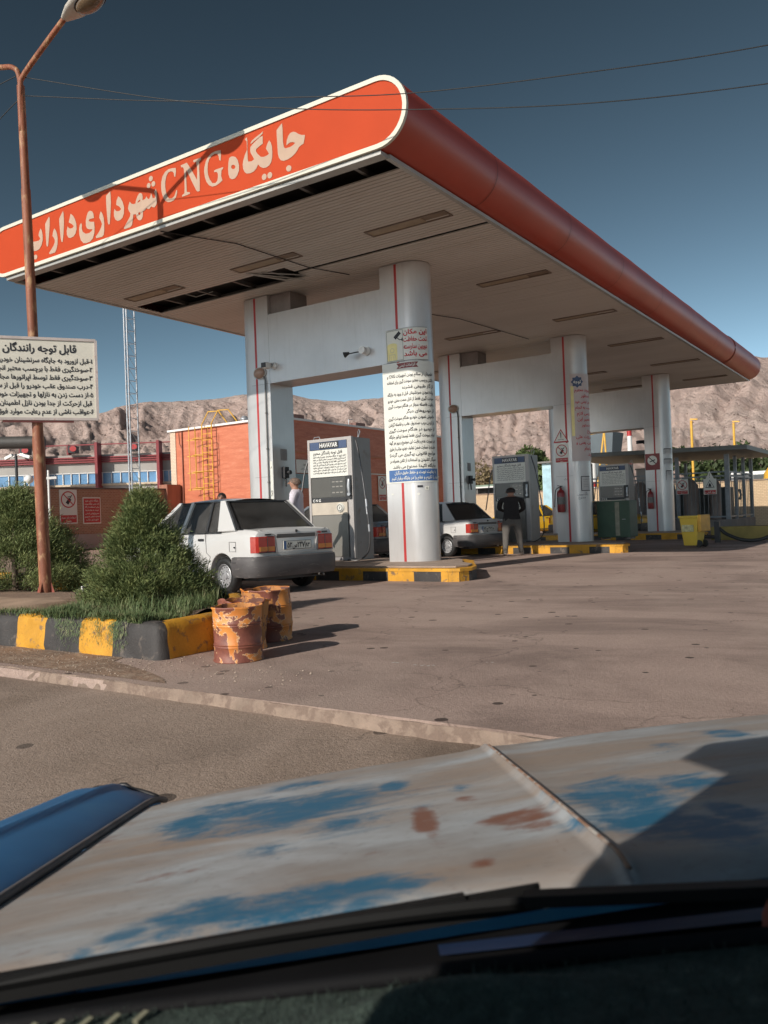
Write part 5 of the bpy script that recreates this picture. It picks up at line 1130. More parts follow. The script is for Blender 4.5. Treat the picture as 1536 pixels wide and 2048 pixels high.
juniper(-11.6, 7.15, .15, 1.58, 1.34, 'wide green juniper shrub behind the rusty lamp pole', 9, 110000, 1.35)
# stump and small pipes at the pole foot
o = thing('sprinkler_stub', (-9.2, 6.6, .2), 'short pale sprinkler stub with black hose at the foot of the pole', 'sprinkler')
mb = MB(); mb.tube([(-9.2, 6.6, .15), (-9.2, 6.6, .34)], .014, 6); mb.build('pipe', white, o, world=True); mb = MB(); mb.tube([(-9.35, 6.6, .22), (-9.25, 6.6, .30), (-9.1, 6.62, .36), (-9.05, 6.6, .35)], .02, 6); mb.build('hose', black, o, world=True)

# ================= street lamp =================
PX, PY = -10.14, 6.70
sl = thing('street_lamp', (PX, PY, .12), 'rusty twin arm street lamp pole with the white notice board', 'street lamp')
def px_(z): return PX-.19*(z-.12)/7.3
mb = MB(); mb.tube([(px_(z), PY, z) for z in (.12, 1.2, 2.35)], [.082, .08, .078], 18); mb.tube([(px_(z), PY, z) for z in (2.35, 4, 5.8)], [.072, .066, .062], 18); mb.tube([(px_(z), PY, z) for z in (5.8, 6.8, 7.25)], [.055, .053, .052], 18)
mb.build('pole', rust, sl, world=True, smooth=60)
mb = MB(); mb.lathe([(.0, .175), (.17, .175), (.17, .12), (.0, .12)], (PX, PY, 0), 4)
for a in (0, pi/2, pi, 3*pi/2):
    c_, s_ = cos(a+.4), sin(a+.4); mb.add([(PX+c_*.07, PY+s_*.07, .16), (PX+c_*.155, PY+s_*.155, .17), (PX+c_*.08, PY+s_*.08, .38)], [(0, 1, 2)])
mb.build('base_plate', mat('red_brown_plate', (.30, .07, .045), .7, 0, .3, 8), sl, world=True)
xt = px_(7.2)
for sg, tip, hz in ((1, (-9.32, PY, 7.80), .0), (-1, (-11.45, PY, 7.88), 0)):
    mb = MB()
    if sg > 0: mb.tube(curve_pts([(xt+.02, PY-.02, 6.6), (xt+.02, PY-.02, 7.2), (xt+.12, PY, 7.40), tip, (tip[0]+.12, PY, tip[2]+.04)], 5), .036, 10)
    else: mb.tube(curve_pts([(xt-.05, PY+.02, 6.9), (xt-.05, PY+.02, 7.38), (xt-.16, PY, 7.56), (xt-.5, PY, 7.68), tip, (tip[0]-.1, PY, tip[2]+.02)], 5), .036, 10)
    mb.build('arm', rust, sl, world=True, smooth=180)
# lamp heads: metal shell above, glass bowl below
shell = mat('lamp_shell', (.50, .46, .40), .45, .1, .15, 6); bowlm = mat('brown_bowl_glass', (.16, .105, .06), .18, 0, .2, 6, spec=.8)
def head(tipx, tipz, sg, tilt):
    e = bpy.data.objects.new('luminaire', None); COL.objects.link(e); e.parent = sl; e.matrix_parent_inverse = sl.matrix_basis.inverted()
    e.location = (tipx, PY, tipz); e.rotation_euler = (0, -tilt*sg, 0 if sg > 0 else pi)
    if sg < 0: e.rotation_euler = (0, -tilt, pi)
    pr = [(0, .05, .05), (.08, .085, .075), (.2, .13, .10), (.38, .165, .12), (.56, .17, .12), (.72, .14, .10), (.82, .08, .06), (.85, .01, .01)]
    vs = []; fs = []; n = 20
    for (x, w_, h_) in pr:
        for k in range(n):
            a = 2*pi*k/n; zz = sin(a)*h_; zz = zz if zz > 0 else zz*.45; vs.append((x, cos(a)*w_, zz))
    for i in range(len(pr)-1):
        for k in range(n): fs.append((i*n+k, i*n+(k+1) % n, (i+1)*n+(k+1) % n, (i+1)*n+k))
    fs.append(tuple(range(n)))
    MB().add(vs, fs).build('shell', shell, e, smooth=60)
    mb = MB(); mb.grid(lambda u, v: (.54+.25*cos(2*pi*u)*sin(v*pi/2), .135*sin(2*pi*u)*sin(v*pi/2), -.045-.10*cos(v*pi/2)), 24, 8); mb.build('bowl', bowlm, e, smooth=180)
    mb = MB(); mb.tube([(.54+.26*cos(a), .145*sin(a), -.047) for a in [2*pi*k/24 for k in range(25)]], .008, 5); mb.build('gasket', blackp, e, smooth=180)
head(-9.30, 7.80, 1, .12); head(-11.45, 7.88, -1, .1)
for ob in kids(sl):
    pass
# notice board on the pole
nb = thing('notice_board', (-9.9, PY-.13, 3.1), 'white metal notice board with black Persian lines bolted to the rusty pole', 'notice board')
BQ = Vector((-10.17, 6.58, 0)); BD = Vector((sin(rad(35)), cos(rad(35)), 0)); BN = Vector((BD.y, -BD.x, 0))
def tilt(e): return lambda a, b: tuple(BQ+BD*a+BN*e+Vector((0, 0, b)))
bx0, bx1, zt_, zb_ = -1.12, .865, 3.70, 2.60
mb = MB(); slab(mb, tilt(.02), bx0, zb_, bx1, zt_, tilt(-.02)); mb.build('panel', mat('board_paint', (.66, .62, .53), .5, 0, .06, 2, col2=(.45, .36, .27), t0=.68, t1=.80), nb, world=True)
mb = MB()
for (a, b, c_, d_) in ((bx0, zt_, bx1, zt_), (bx0, zb_, bx1, zb_)): slab(mb, tilt(.035), a, b-.018, c_, b+.018, tilt(-.03))
for a in (bx0, bx1): slab(mb, tilt(.034), a-.018, zb_, a+.018, zt_, tilt(-.03))
mb.build('frame', mat('board_frame', (.50, .43, .40), .5, 0, .12, 6, col2=(.32, .12, .08), t0=.60, t1=.72), nb, world=True)
mb = MB(); slab(mb, tilt(.01), -.35, zb_-.045, .55, zb_-.02, tilt(-.02)); mb.build('bottom_rail', mat('faded_red_rail', (.40, .13, .11), .6), nb, world=True)
mb = MB()
for z in (2.75, 3.5): mb.tube([tuple(BQ+BN*-.03+Vector((-.04, -.02, z))), tuple(BQ+Vector((0, .12, z)))], .03, 8)
mb.build('clamp', rust, nb, world=True)
mb = MB(); T = tilt(.024)
text(mb, notice_lines[0], .61, 3.52, .145, T, 'r', 1.28, .03)
for k, s_ in enumerate(notice_lines[1:]):
    text(mb, s_, .81 if k != 5 else .79, 3.375-k*.117, .092, T, 'r', glyphs(shape(s_), .022)[2]*.078, .022)
mb.build('lettering', ink, nb, world=True)
# ================= overhead wires =================
def wire(name, pts, label):
    o = tag(MB().tube(curve_pts(pts, 14), .0065, 5).build(name, black, smooth=180), label, 'wire', 'overhead wires'); return o
zc = lambda x: PX
wire('overhead_wire', [(xt+.05, PY, 7.36), (-8.2, 7.42, 6.68), (-6.6, 7.97, 6.28), (-5.1, 8.48, 6.0), (-3.2, 9.1, 5.72), (-1.3, 9.8, 5.63), (1.5, 10.7, 5.6), (6, 12.3, 5.9)], 'lower dark wire crossing the rounded end of the orange sign')
wire('overhead_wire', [(xt+.05, PY, 7.1), (-8.2, 7.42, 6.66), (-6.6, 7.97, 6.42), (-5.1, 8.48, 6.20), (-3.2, 9.1, 6.07), (-1.3, 9.8, 6.05), (1.5, 10.7, 6.15), (6, 12.3, 6.6)], 'upper dark wire rising toward the top right of the sky')
wire('overhead_wire', [(xt-.05, PY, 7.42), (-11.6, 6.4, 7.22), (-13.5, 5.9, 7.0), (-18, 5, 7.2)], 'short upper wire left of the pole top')
wire('overhead_wire', [(xt-.05, PY, 7.08), (-11.3, 6.5, 6.65), (-13.5, 5.9, 6.0), (-18, 5, 5.6)], 'short lower wire left of the pole sloping down')

# ================= barrels =================
m, t, p = nmat('peeling_orange_drum'); c = coord(t, (1, 1, 1), True)
cc = ramp(t, nz(t, c, 6, 5), [(.3, (.58, .185, .035)), (.7, (.68, .26, .055))])
msk = ramp(t, nz(t, c, 3.6, 6, .60, .35), [(.50, 0), (.507, 1)]); rs = ramp(t, nz(t, c, 14, 6, .7), [(.3, (.15, .045, .032)), (.7, (.27, .09, .055))])
edge = ramp(t, nz(t, c, 3.6, 6, .60, .35), [(.492, 0), (.496, 1), (.503, 1), (.506, 0)])
cc = mix(t, msk, cc, rs); cc = mix(t, edge, cc, (.66, .42, .24))
L(t, cc, p.inputs['Base Color']); p.inputs['Roughness'].default_value = .55
L(t, bump(t, msk, -.6, .004, bump(t, nz(t, c, 30, 5, .7), .35, .004)), p.inputs['Normal']); m_drum = m
drum_in = mat('drum_inside', (.50, .21, .06), .7, 0, .3, 5, col2=(.15, .06, .04), t0=.5, t1=.56, world=True)
def barrel(x, y, R, H, label, seed, dent=.01, low=False):
    o = thing('barrel', (x, y, 0), label, 'barrel', 'three peeling orange barrels')
    rib = lambda h0: [(R, h0-.016), (R+.005, h0-.010), (R+.001, h0-.004), (R+.001, h0+.002), (R+.006, h0+.008), (R, h0+.014)]
    def wr(pp, t_):
        a = noise.noise(Vector((cos(t_)*1.5+seed*3, sin(t_)*1.5, pp[2]*3))); k = 1+dent*a*(.4+pp[2]/H*1.2)/R*2
        return (pp[0]*k, pp[1]*k, pp[2]+(dent*1.4*noise.noise(Vector((cos(t_)*2, sin(t_)*2, seed)))*(pp[2]/H)**6))
    pr = [(R*.99, 0), (R+.006, .004), (R+.006, .016), (R, .022)]+rib(H*.30)+rib(H*.68)+[(R, H-.02), (R+.007, H-.012), (R+.008, H-.004), (R+.004, H), (R-.002, H-.004)]
    mb = MB(); mb.lathe(pr, (0, 0, 0), 56, warp=wr); mb.build('shell', m_drum, o, smooth=60)
    mb = MB(); mb.lathe([(R-.003, H-.004), (R-.008, .03), (.0, .03)], (0, 0, 0), 56, warp=wr); mb.build('lining', drum_in, o, smooth=60)
    return o
barrel(-4.60, 4.70, .190, .430, 'front barrel with large rust patches at the planter corner', 1, .006)
barrel(-4.98, 5.16, .195, .415, 'middle barrel with crumpled rim between the other two barrels', 2, .03)
barrel(-5.12, 5.62, .215, .47, 'rear barrel nearest the white sedan, mostly orange inside', 5, .016)
# ================= sedans =================
car_white = mat('white_car_paint', (.56, .55, .535), .28, 0, .04, 1, coat=.4)
car_silver = mat('silver_car_paint', (.22, .24, .26), .3, .5, .06, 1, coat=.4)
car_yellow = mat('yellow_car_paint', (.70, .40, .02), .3, 0, .05, 1, coat=.4)
bump_m = mat('grey_bumper_plastic', (.085, .078, .078), .6, 0, .3, 3, .2, .004, 60, col2=(.20, .18, .165), t0=.58, t1=.72, stretch=(1, .6, 2.5))
trim = mat('black_trim', (.03, .03, .032), .45)
seat_m = mat('seat_fabric', (.30, .27, .24), .9, 0, .15, 5)
red_l = mat('red_tail_lens', (.42, .03, .02), .15, 0, .15, 9, spec=.8); amb_l = mat('amber_lens', (.55, .20, .05), .15, 0, .1, 9); clr_l = mat('clear_lens', (.6, .6, .6), .1, 0, .1, 9)
rim_m = mat('steel_rim', (.42, .42, .43), .4, .4, .12, 8)
seam_m = mat('seam_grey', (.22, .215, .21), .6)
def glass(name, tint, fac=.10):
    m, t, p = nmat(name); t.nodes.remove(p); out = t.nodes['Material Output']
    tr = t.nodes.new('ShaderNodeBsdfTransparent'); tr.inputs[0].default_value = (*tint, 1); gl = t.nodes.new('ShaderNodeBsdfGlossy'); gl.inputs['Roughness'].default_value = .03
    fr = t.nodes.new('ShaderNodeFresnel'); fr.inputs[0].default_value = 1.5; mx = t.nodes.new('ShaderNodeMixShader')
    L(t, fr.outputs[0], mx.inputs[0]); L(t, tr.outputs[0], mx.inputs[1]); L(t, gl.outputs[0], mx.inputs[2]); df = t.nodes.new('ShaderNodeBsdfDiffuse'); L(t, ramp(t, nz(t, coord(t, (1, 1, 1)), 4, 5, .6), [(.3, (.10, .095, .09)), (.7, (.22, .21, .20))]), df.inputs[0]); m2 = t.nodes.new('ShaderNodeMixShader'); m2.inputs[0].default_value = .26; L(t, mx.outputs[0], m2.inputs[1]); L(t, df.outputs[0], m2.inputs[2]); L(t, m2.outputs[0], out.inputs[0]); return m
win_g = glass('tinted_window', (.50, .51, .50))
def car_body_mesh():
    ST = [(.045, .70, .46, .85, .90), (.075, .745, .38, .885, .945), (.14, .775, .31, .905, .965), (.30, .79, .26, .915, .972), (.55, .797, .22, .92, .968), (1.1, .80, .20, .92, .945), (2.0, .80, .20, .915, .935), (2.9, .80, .20, .90, .925), (3.1, .79, .21, .87, .905), (3.6, .775, .24, .79, .83), (3.82, .745, .28, .73, .765), (3.88, .71, .32, .68, .70)]
    def half(w, zb, zs, zt): return [(0, zb), (w*.80, zb), (w*.95, zb+.05), (w*.995, zb+.20), (w, (zb+zs)/2+.03), (w*.995, zs-.14), (w*.98, zs-.05), (w*.955, zs-.012), (w*.90, zs+(zt-zs)*.55), (w*.5, zt-.006), (0, zt)]
    vs = []; fs = []; N = None
    for (x, w, zb, zs, zt) in ST:
        h = half(w, zb, zs, zt); ring = [(x, y, z) for y, z in h]+[(x, -y, z) for y, z in reversed(h[1:-1])]
        N = len(ring); vs += ring
    for i in range(len(ST)-1):
        for j in range(N): fs.append((i*N+j, i*N+(j+1) % N, (i+1)*N+(j+1) % N, (i+1)*N+j))
    fs += [tuple(reversed(range(N))), tuple(range((len(ST)-1)*N, len(ST)*N))]
    mb = MB().add(vs, fs); o = mb.build('tmpbody', car_white)
    cut = MB()
    for x in (.80, 3.145):
        for sg in (1, -1): cut.tube([(x, sg*.50, .29), (x, sg*1.0, .29)], .325, 36)
    cuto = cut.build('tmpcut', trim); md = o.modifiers.new('b', 'BOOLEAN'); md.object = cuto; md.operation = 'DIFFERENCE'; md.solver = 'EXACT'
    bpy.context.view_layer.update(); me = bpy.data.meshes.new_from_object(o.evaluated_get(bpy.context.evaluated_depsgraph_get()))
    bpy.data.objects.remove(o); bpy.data.objects.remove(cuto)
    while len(me.materials) > 1: me.materials.pop()
    for p_ in me.polygons: p_.material_index = 0
    me.shade_smooth(); me.set_sharp_from_angle(angle=rad(32)); me.name = 'car_body'; return me
def poly3(mb, pts, th, k=None):
    """thin plate through pts with thickness th along its normal"""
    P = [Vector(p) for p in pts]; nr = (P[1]-P[0]).cross(P[2]-P[0]).normalized()*th; n = len(P)
    mb.add(P+[q-nr for q in P], [tuple(range(n)), tuple(reversed(range(n, 2*n)))]+[(i, i+n, (i+1) % n+n, (i+1) % n) for i in range(n)], k)
def make_sedan(label, paint, group, plate=None, fuelblack=False):
    c = thing('sedan', (0, 0, 0), label, 'car', group)
    me = BODY.copy(); me.materials[0] = paint; b = bpy.data.objects.new('body', me); COL.objects.link(b); b.parent = c
    # roof
    def rf(u, v):
        x = .98+1.30*u; y = (v*2-1)*(.575-.03*abs(u-.45)); s = abs(v*2-1)
        return (x, y, 1.385+.058*(1-s**2.6)+.022*sin(pi*min(1, max(0, u)))-.012*(1-u)-.016*s**8)
    def rf2(u, v): p_ = rf(u, v); return (p_[0], p_[1], p_[2]-.03)
    mb = MB(); mb.grid(rf, 14, 16); mb.grid(rf2, 14, 16); mb.build('roof', paint, c, smooth=60)
    # pillars
    for s in (1, -1):
        mb = MB()
        for (x0, x1, x2, x3) in ((2.86, 2.98, 2.25, 2.14), (1.90, 1.97, 1.88, 1.80)):
            poly3(mb, [(x0, s*.765, .905), (x1, s*.765, .90), (x2, s*.58, 1.40), (x3, s*.58, 1.40)], s*.03)
        mb.build('pillar', paint, c)
        mb = MB(); poly3(mb, [(.50, s*.735, .935), (.90, s*.765, .925), (1.06, s*.585, 1.385), (.955, s*.575, 1.385)], s*.04); mb.build('rear_quarter', paint, c)
        mb = MB(); poly3(mb, [(.88, s*.768, .93), (.92, s*.768, .93), (1.10, s*.583, 1.39), (1.05, s*.583, 1.39)], s*.02); poly3(mb, [(1.20, s*.768, .93), (1.25, s*.768, .93), (1.30, s*.583, 1.39), (1.26, s*.583, 1.39)], s*.02); poly3(mb, [(.86, s*.771, .915), (2.9, s*.771, .90), (2.9, s*.771, .915), (.86, s*.771, .93)], s*.02); poly3(mb, [(1.04, s*.588, 1.375), (2.2, s*.592, 1.385), (2.2, s*.586, 1.40), (1.04, s*.582, 1.39)], s*.02); mb.build('window_trim', trim, c)
        mb = MB(); poly3(mb, [(.92, s*.757, .93), (1.22, s*.757, .93), (1.27, s*.58, 1.38), (1.09, s*.58, 1.38)], s*.004); mb.build('quarter_window', win_g, c)
        mb = MB(); poly3(mb, [(1.25, s*.757, .93), (1.90, s*.757, .92), (1.81, s*.58, 1.385), (1.29, s*.58, 1.38)], s*.004); mb.build('rear_door_window', win_g, c)
        mb = MB(); poly3(mb, [(1.97, s*.757, .92), (2.86, s*.757, .905), (2.16, s*.58, 1.385), (1.88, s*.58, 1.385)], s*.004); mb.build('front_door_window', win_g, c)
        mb = MB()
        for P in ([(1.935, .915), (1.925, .33), (2.8, .31), (2.92, .42), (2.93, .90)], [(1.22, .62), (1.24, .925)], [(1.9, .30), (1.22, .30), (1.20, .42), (1.12, .56), (1.22, .62)]):
            for (a, b_), (d_, e_) in zip(P, P[1:]): mb.bar((a, s*.800, b_), (d_, s*.800, e_), .006, .006)
        mb.build('door_seam', trim, c)
        for x in (1.36, 2.12):
            mb = MB(); mb.box(x-.07, s*.795, .80, x+.07, s*.815, .835); mb.build('door_handle', trim, c, bevel=.006)
        mb = MB(); mb.box(1.1, s*.79, .30, 2.83, s*.808, .325); mb.build('sill_trim', trim, c)
        mb = MB(); mb.lathe([(.325, 0), (.335, .0), (.335, .02)], (0, 0, 0), 2)
        mb = MB()
        for x in (.80, 3.145):
            pts = [(x+.335*cos(a), s*(.800), .29+.335*sin(a)) for a in [pi*(.02+.96*k/16) for k in range(17)]]
            mb = MB(); mb.tube(pts, .012, 6); mb.build('arch_lip', paint, c, smooth=60)
    mb = MB(); poly3(mb, [(.50, .69, .955), (.50, -.69, .955), (.98, -.54, 1.385), (.98, .54, 1.385)], .005); mb.build('rear_window', win_g, c)
    mb = MB(); 
    for a, b_ in (((.49, .71, .952), (.49, -.71, .952)), ((.49, .71, .952), (.975, .56, 1.395)), ((.49, -.71, .952), (.975, -.56, 1.395)), ((.975, .56, 1.392), (.975, -.56, 1.392))): mb.bar(a, b_, .03, .02)
    mb.build('rear_window_seal', trim, c)
    mb = MB(); poly3(mb, [(2.94, -.72, .92), (2.94, .72, .92), (2.25, .56, 1.40), (2.25, -.56, 1.40)], .005); mb.build('windscreen', win_g, c)
    # interior
    mb = MB()
    for y in (.36, -.36):
        mb.box(1.75, y-.23, .45, 1.95, y+.23, .98); mb.box(1.95, y-.23, .42, 2.35, y+.23, .56); mb.box(1.78, y-.12, 1.02, 1.88, y+.12, 1.20); mb.box(1.82, y-.01, .95, 1.84, y+.01, 1.04)
    mb.box(.85, -.6, .45, 1.05, .6, .99)
    for y in (.34, -.34): mb.box(.86, y-.12, 1.0, .95, y+.12, 1.13)
    mb.box(2.7, -.68, .8, 2.95, .68, .95); mb.box(.5, -.66, .90, .86, .66, .945)
    mb.build('seats', seat_m, c, bevel=.03)
    # bumpers
    def bumper(path, name, zb, zt, out):
        prof = [(0, zt), (out*.8, zt-.015), (out, zt-.06), (out, (zt+zb)/2), (out*.9, zb+.06), (out*.4, zb), (-.02, zb)]
        vs = []; fs = []; P = [Vector((*q, 0)) for q in path]; n = len(P); m_ = len(prof)
        for i, q in enumerate(P):
            d = (P[min(i+1, n-1)]-P[max(0, i-1)]).normalized(); nr = Vector((d.y, -d.x, 0))
            for (o_, z) in prof: w = q+nr*o_; vs.append((w.x, w.y, z))
        for i in range(n-1):
            for j in range(m_-1): fs.append((i*m_+j, (i+1)*m_+j, (i+1)*m_+j+1, i*m_+j+1))
        fs += [tuple(range(m_)), tuple(reversed(range((n-1)*m_, n*m_)))]
        mb = MB().add(vs, fs); return mb.build(name, bump_m, c, smooth=50)
    rp = [(.52, .79), (.3, .79), (.12, .765), (.05, .70), (.02, .55), (.0, .25), (0, -.25), (.02, -.55), (.05, -.70), (.12, -.765), (.3, -.79), (.52, -.79)]
    bumper(rp, 'rear_bumper', .262, .562, .055)
    bumper([(3.44, -.775), (3.7, -.76), (3.84, -.70), (3.89, -.4), (3.9, 0), (3.89, .4), (3.84, .70), (3.7, .76), (3.44, .775)], 'front_bumper', .22, .52, .05)
    mb = MB()
    for s in (1, -1): mb.box(.40, s*.838, .475, .50, s*.848, .485)
    mb.build('bumper_screw', trim, c)
    # rear face fittings
    rx = .045
    for s in (1, -1):
        mb = MB(); z0, z1 = .615, .835; pts = [(.13, s*.781, z0), (.06, s*.735, z0), (.035, s*.70, z0), (.032, s*.40, z0)]
        vs = [(x, y, z) for z in (z0, z1) for x, y, _ in pts]+[(x+.01, y*.985, z1+.012) for x, y, _ in pts]; fs = [(i, i+1, i+5, i+4) for i in range(3)]+[(4+i, 5+i, 9+i, 8+i) for i in range(3)]+[(3, 7, 7, 3)[:3] and (0, 1, 2, 3)]
        vs += [(.10, s*.40, z0), (.10, s*.40, z1)]; fs += [(3, 12, 13, 7)]
        mb.add(vs, fs); tl = mb.build('tail_light', red_l, c, fix=False)
        mb = MB(); mb.box(.024, s*.42, z0+.02, .034, s*.685, z0+.085); mb.build('amber_lens', amb_l, tl)
        mb = MB(); mb.box(.022, s*.405, z0-.006, .034, s*.70, z0+.004); mb.box(.022, s*.545, z0, .033, s*.55, z1); mb.build('lens_rib', trim, tl)
        mb = MB(); mb.box(3.80, s*.45, .57, 3.885, s*.69, .68); mb.build('headlight', clr_l, c, bevel=.01)
    mb = MB(); mb.box(.034, -.37, .815, .06, .37, .875); mb.build('plate_garnish', mat('dark_grey_garnish', (.10, .09, .085), .4), c, bevel=.012)
    mb = MB()
    for (a, b_) in (((-.36, .60), (.36, .60)), ((-.36, .60), (-.39, .81)), ((.36, .60), (.39, .81))): mb.bar((.036, *a), (.036, *b_), .014, .014)
    mb.build('plate_recess_edge', paint, c)
    pp = thing('plate', (0, 0, 0), '', ''); 
    bpy.data.objects.remove(pp)
    mb = MB(); mb.box(.018, -.26, .645, .030, .26, .765); pl_ = mb.build('licence_plate', sheet, c)
    fb = lambda e: (lambda a, b_: (.018-e, -a, b_))   # seen from behind, +a is to the right of the viewer
    mb = MB(); rectf(mb, fb(.001), -.26, .645, -.215, .765); mb.build('blue_strip', blueink, pl_)
    mb = MB()
    for (a, b_, d_, e_) in ((-.26, .645, .26, .645), (-.26, .765, .26, .765), (-.26, .645, -.26, .765), (.26, .645, .26, .765), (.15, .645, .15, .765)): barf(mb, fb(.002), a, b_, d_, e_, .006)
    if plate:
        x_ = -.20
        for tx, w_, h_ in plate:
            text(mb, tx, x_+w_/2, .668, h_, fb(.002), 'c', w_*.92, .03); x_ += w_
    mb.build('plate_characters', ink, pl_)
    mb = MB(); mb.lathe([(.0, -.012), (.018, -.01), (.018, 0)], (.036, .0, .91), 14, 'x'); mb.box(.028, -.012, .89, .05, .012, .93); mb.build('boot_lock', trim, c)
    mb = MB(); mb.box(.026, -.60, .868, .05, -.50, .892); mb.build('badge', trim, c)
    mb = MB(); mb.add([(.033, -.44+.045*cos(a), .875+.02*sin(a)) for a in [2*pi*i/16 for i in range(16)]], [tuple(range(16))]); mb.build('oval_badge', redpaint, c)
    mb = MB(); mb.box(.026, .48, .862, .05, .58, .884); mb.build('badge', trim, c)
    mb = MB()
    for (a, b_) in (((.03, .40, .60), (.03, .405, .86)), ((.03, .405, .86), (.09, .62, .935)), ((.09, .62, .935), (.44, .66, .955))): mb.bar(a, b_, .007, .012)
    mb.build('boot_seam', seam_m, c)
    mb = MB()
    for (a, b_) in (((.03, -.40, .60), (.03, -.405, .86)), ((.03, -.405, .86), (.09, -.62, .935)), ((.09, -.62, .935), (.44, -.66, .955))): mb.bar(a, b_, .007, .012)
    mb.build('boot_seam', seam_m, c)
    mb = MB()
    for (a, b_, d_, e_) in ((.46, .64, .62, .64), (.46, .78, .62, .78), (.46, .64, .46, .78), (.62, .64, .62, .78)): mb.bar((a, .801, b_), (d_, .801, e_), .005, .005)
    ff = mb.build('fuel_flap', seam_m, c)
    mb = MB(); mb.lathe([(.0, 0), (.012 if not fuelblack else .075, 0), (.012 if not fuelblack else .075, .01)], (.49 if not fuelblack else .54, .80, .70), 20, 'y'); mb.build('flap_lock', trim, ff)
    for s in (1, -1):
        mb = MB(); mb.box(2.62, s*.78, .92, 2.74, s*.93, 1.04); mb.build('wing_mirror', trim, c, bevel=.02)
    mb = MB(); mb.tube([(.25, -.45, .24), (-.03, -.45, .235)], .022, 10); mb.build('exhaust', steel, c, smooth=60)
    mb = MB(); mb.box(.2, -.6, .2, 3.7, .6, .28); mb.build('underbody', trim, c)
    # wheels
    for (x, s) in ((.80, 1), (.80, -1), (3.145, 1), (3.145, -1)):
        e = bpy.data.objects.new('wheel', None); COL.objects.link(e); e.parent = c; e.location = (x, s*.715, .277)
        mb = MB(); mb.lathe([(.17, -.075*s), (.235, -.08*s), (.266, -.065*s), (.277, -.02*s), (.277, .02*s), (.266, .06*s), (.235, .078*s), (.185, .072*s), (.17, .06*s)], (0, 0, 0), 40, 'y'); mb.build('tyre', black, e, smooth=50)
        mb = MB(); mb.lathe([(.180, .065*s), (.172, .070*s), (.165, .03*s), (.14, .024*s), (.10, .045*s), (.06, .03*s), (.05, .035*s), (.045, .055*s), (.0, .058*s)], (0, 0, 0), 40, 'y'); mb.build('rim', rim_m, e, smooth=50)
        mb = MB()
        for k in range(14):
            a = 2*pi*k/14; mb.lathe([(.0, .038*s), (.011, .036*s)], (.130*cos(a), 0, .130*sin(a)), 10, 'y')
        for k in range(4):
            a = 2*pi*k/4+.5; mb.lathe([(.0, .048*s), (.009, .046*s)], (.072*cos(a), 0, .072*sin(a)), 8, 'y')
        mb.build('rim_holes', black, e)
    return c
BODY = car_body_mesh()
def place_car(c, wx, wy, a, s=1.0):
    th = pi+a; hx, hy = cos(th), sin(th); lx, ly = -sin(th), cos(th)
    c.location = (wx-s*(hx*.8+lx*.79), wy-s*(hy*.8+ly*.79), 0); c.rotation_euler = (0, 0, th); c.scale = (s, s, s)
pfa = [('۵۲', .10, .11), ('س', .09, .11), ('۲۴۷', .155, .11), ('۸۳', .09, .085)]
c1 = make_sedan('white sedan with red tail lights at the nearest pump', car_white, 'parked sedans', pfa); place_car(c1, -9.03, 8.97, -.185, 1.025)
c2 = make_sedan('white sedan behind the banner column, next to the man in dark clothes', car_white, 'parked sedans', [('۹۳', .10, .11), ('ج', .09, .11), ('۲۹۴', .155, .11), ('۱۸', .09, .085)]); place_car(c2, -10.68, 18.72, -.22, 1.0)
c3 = make_sedan('silver grey sedan half hidden behind the nearest dispenser', car_silver, 'parked sedans', None, True); place_car(c3, -11.95, 16.2, -.02, 1.03)
c4 = make_sedan('sunlit yellow sedan between the middle dispenser and its column', car_yellow, 'parked sedans', None)
c4.location = (-16.9, 34.6, 0); c4.rotation_euler = (0, 0, rad(58))
c5 = make_sedan('shaded yellow taxi nose showing beside the last dispenser', car_yellow, 'parked sedans', None)
c5.location = (-13.25, 32.5, 0); c5.rotation_euler = (0, 0, rad(-4))

# ================= people =================
def skin_body(name, verts, edges, mats_, parent, sub=2):
    me = bpy.data.meshes.new(name); me.from_pydata([v[:3] for v in verts], edges, []); o = bpy.data.objects.new(name, me); COL.objects.link(o); o.parent = parent
    o.modifiers.new('skin', 'SKIN'); 
    sv = me.skin_vertices[0].data if me.skin_vertices else None
    if sv is None:
        bm_ = bmesh.new(); bm_.from_mesh(me); bm_.verts.layers.skin.verify(); bm_.to_mesh(me); bm_.free(); sv = me.skin_vertices[0].data
    for i, v in enumerate(verts): r = v[3]; sv[i].radius = (r if isinstance(r, tuple) else (r, r))
    sv[0].use_root = True
    s = o.modifiers.new('sub', 'SUBSURF'); s.levels = sub; s.render_levels = sub
    bpy.context.view_layer.update(); m2 = bpy.data.meshes.new_from_object(o.evaluated_get(bpy.context.evaluated_depsgraph_get())); o.modifiers.clear(); o.data = m2
    m2.materials.clear()
    for m_ in mats_[0]: m2.materials.append(m_)
    for p_ in m2.polygons: p_.material_index = mats_[1](p_.center); p_.use_smooth = True
    return o
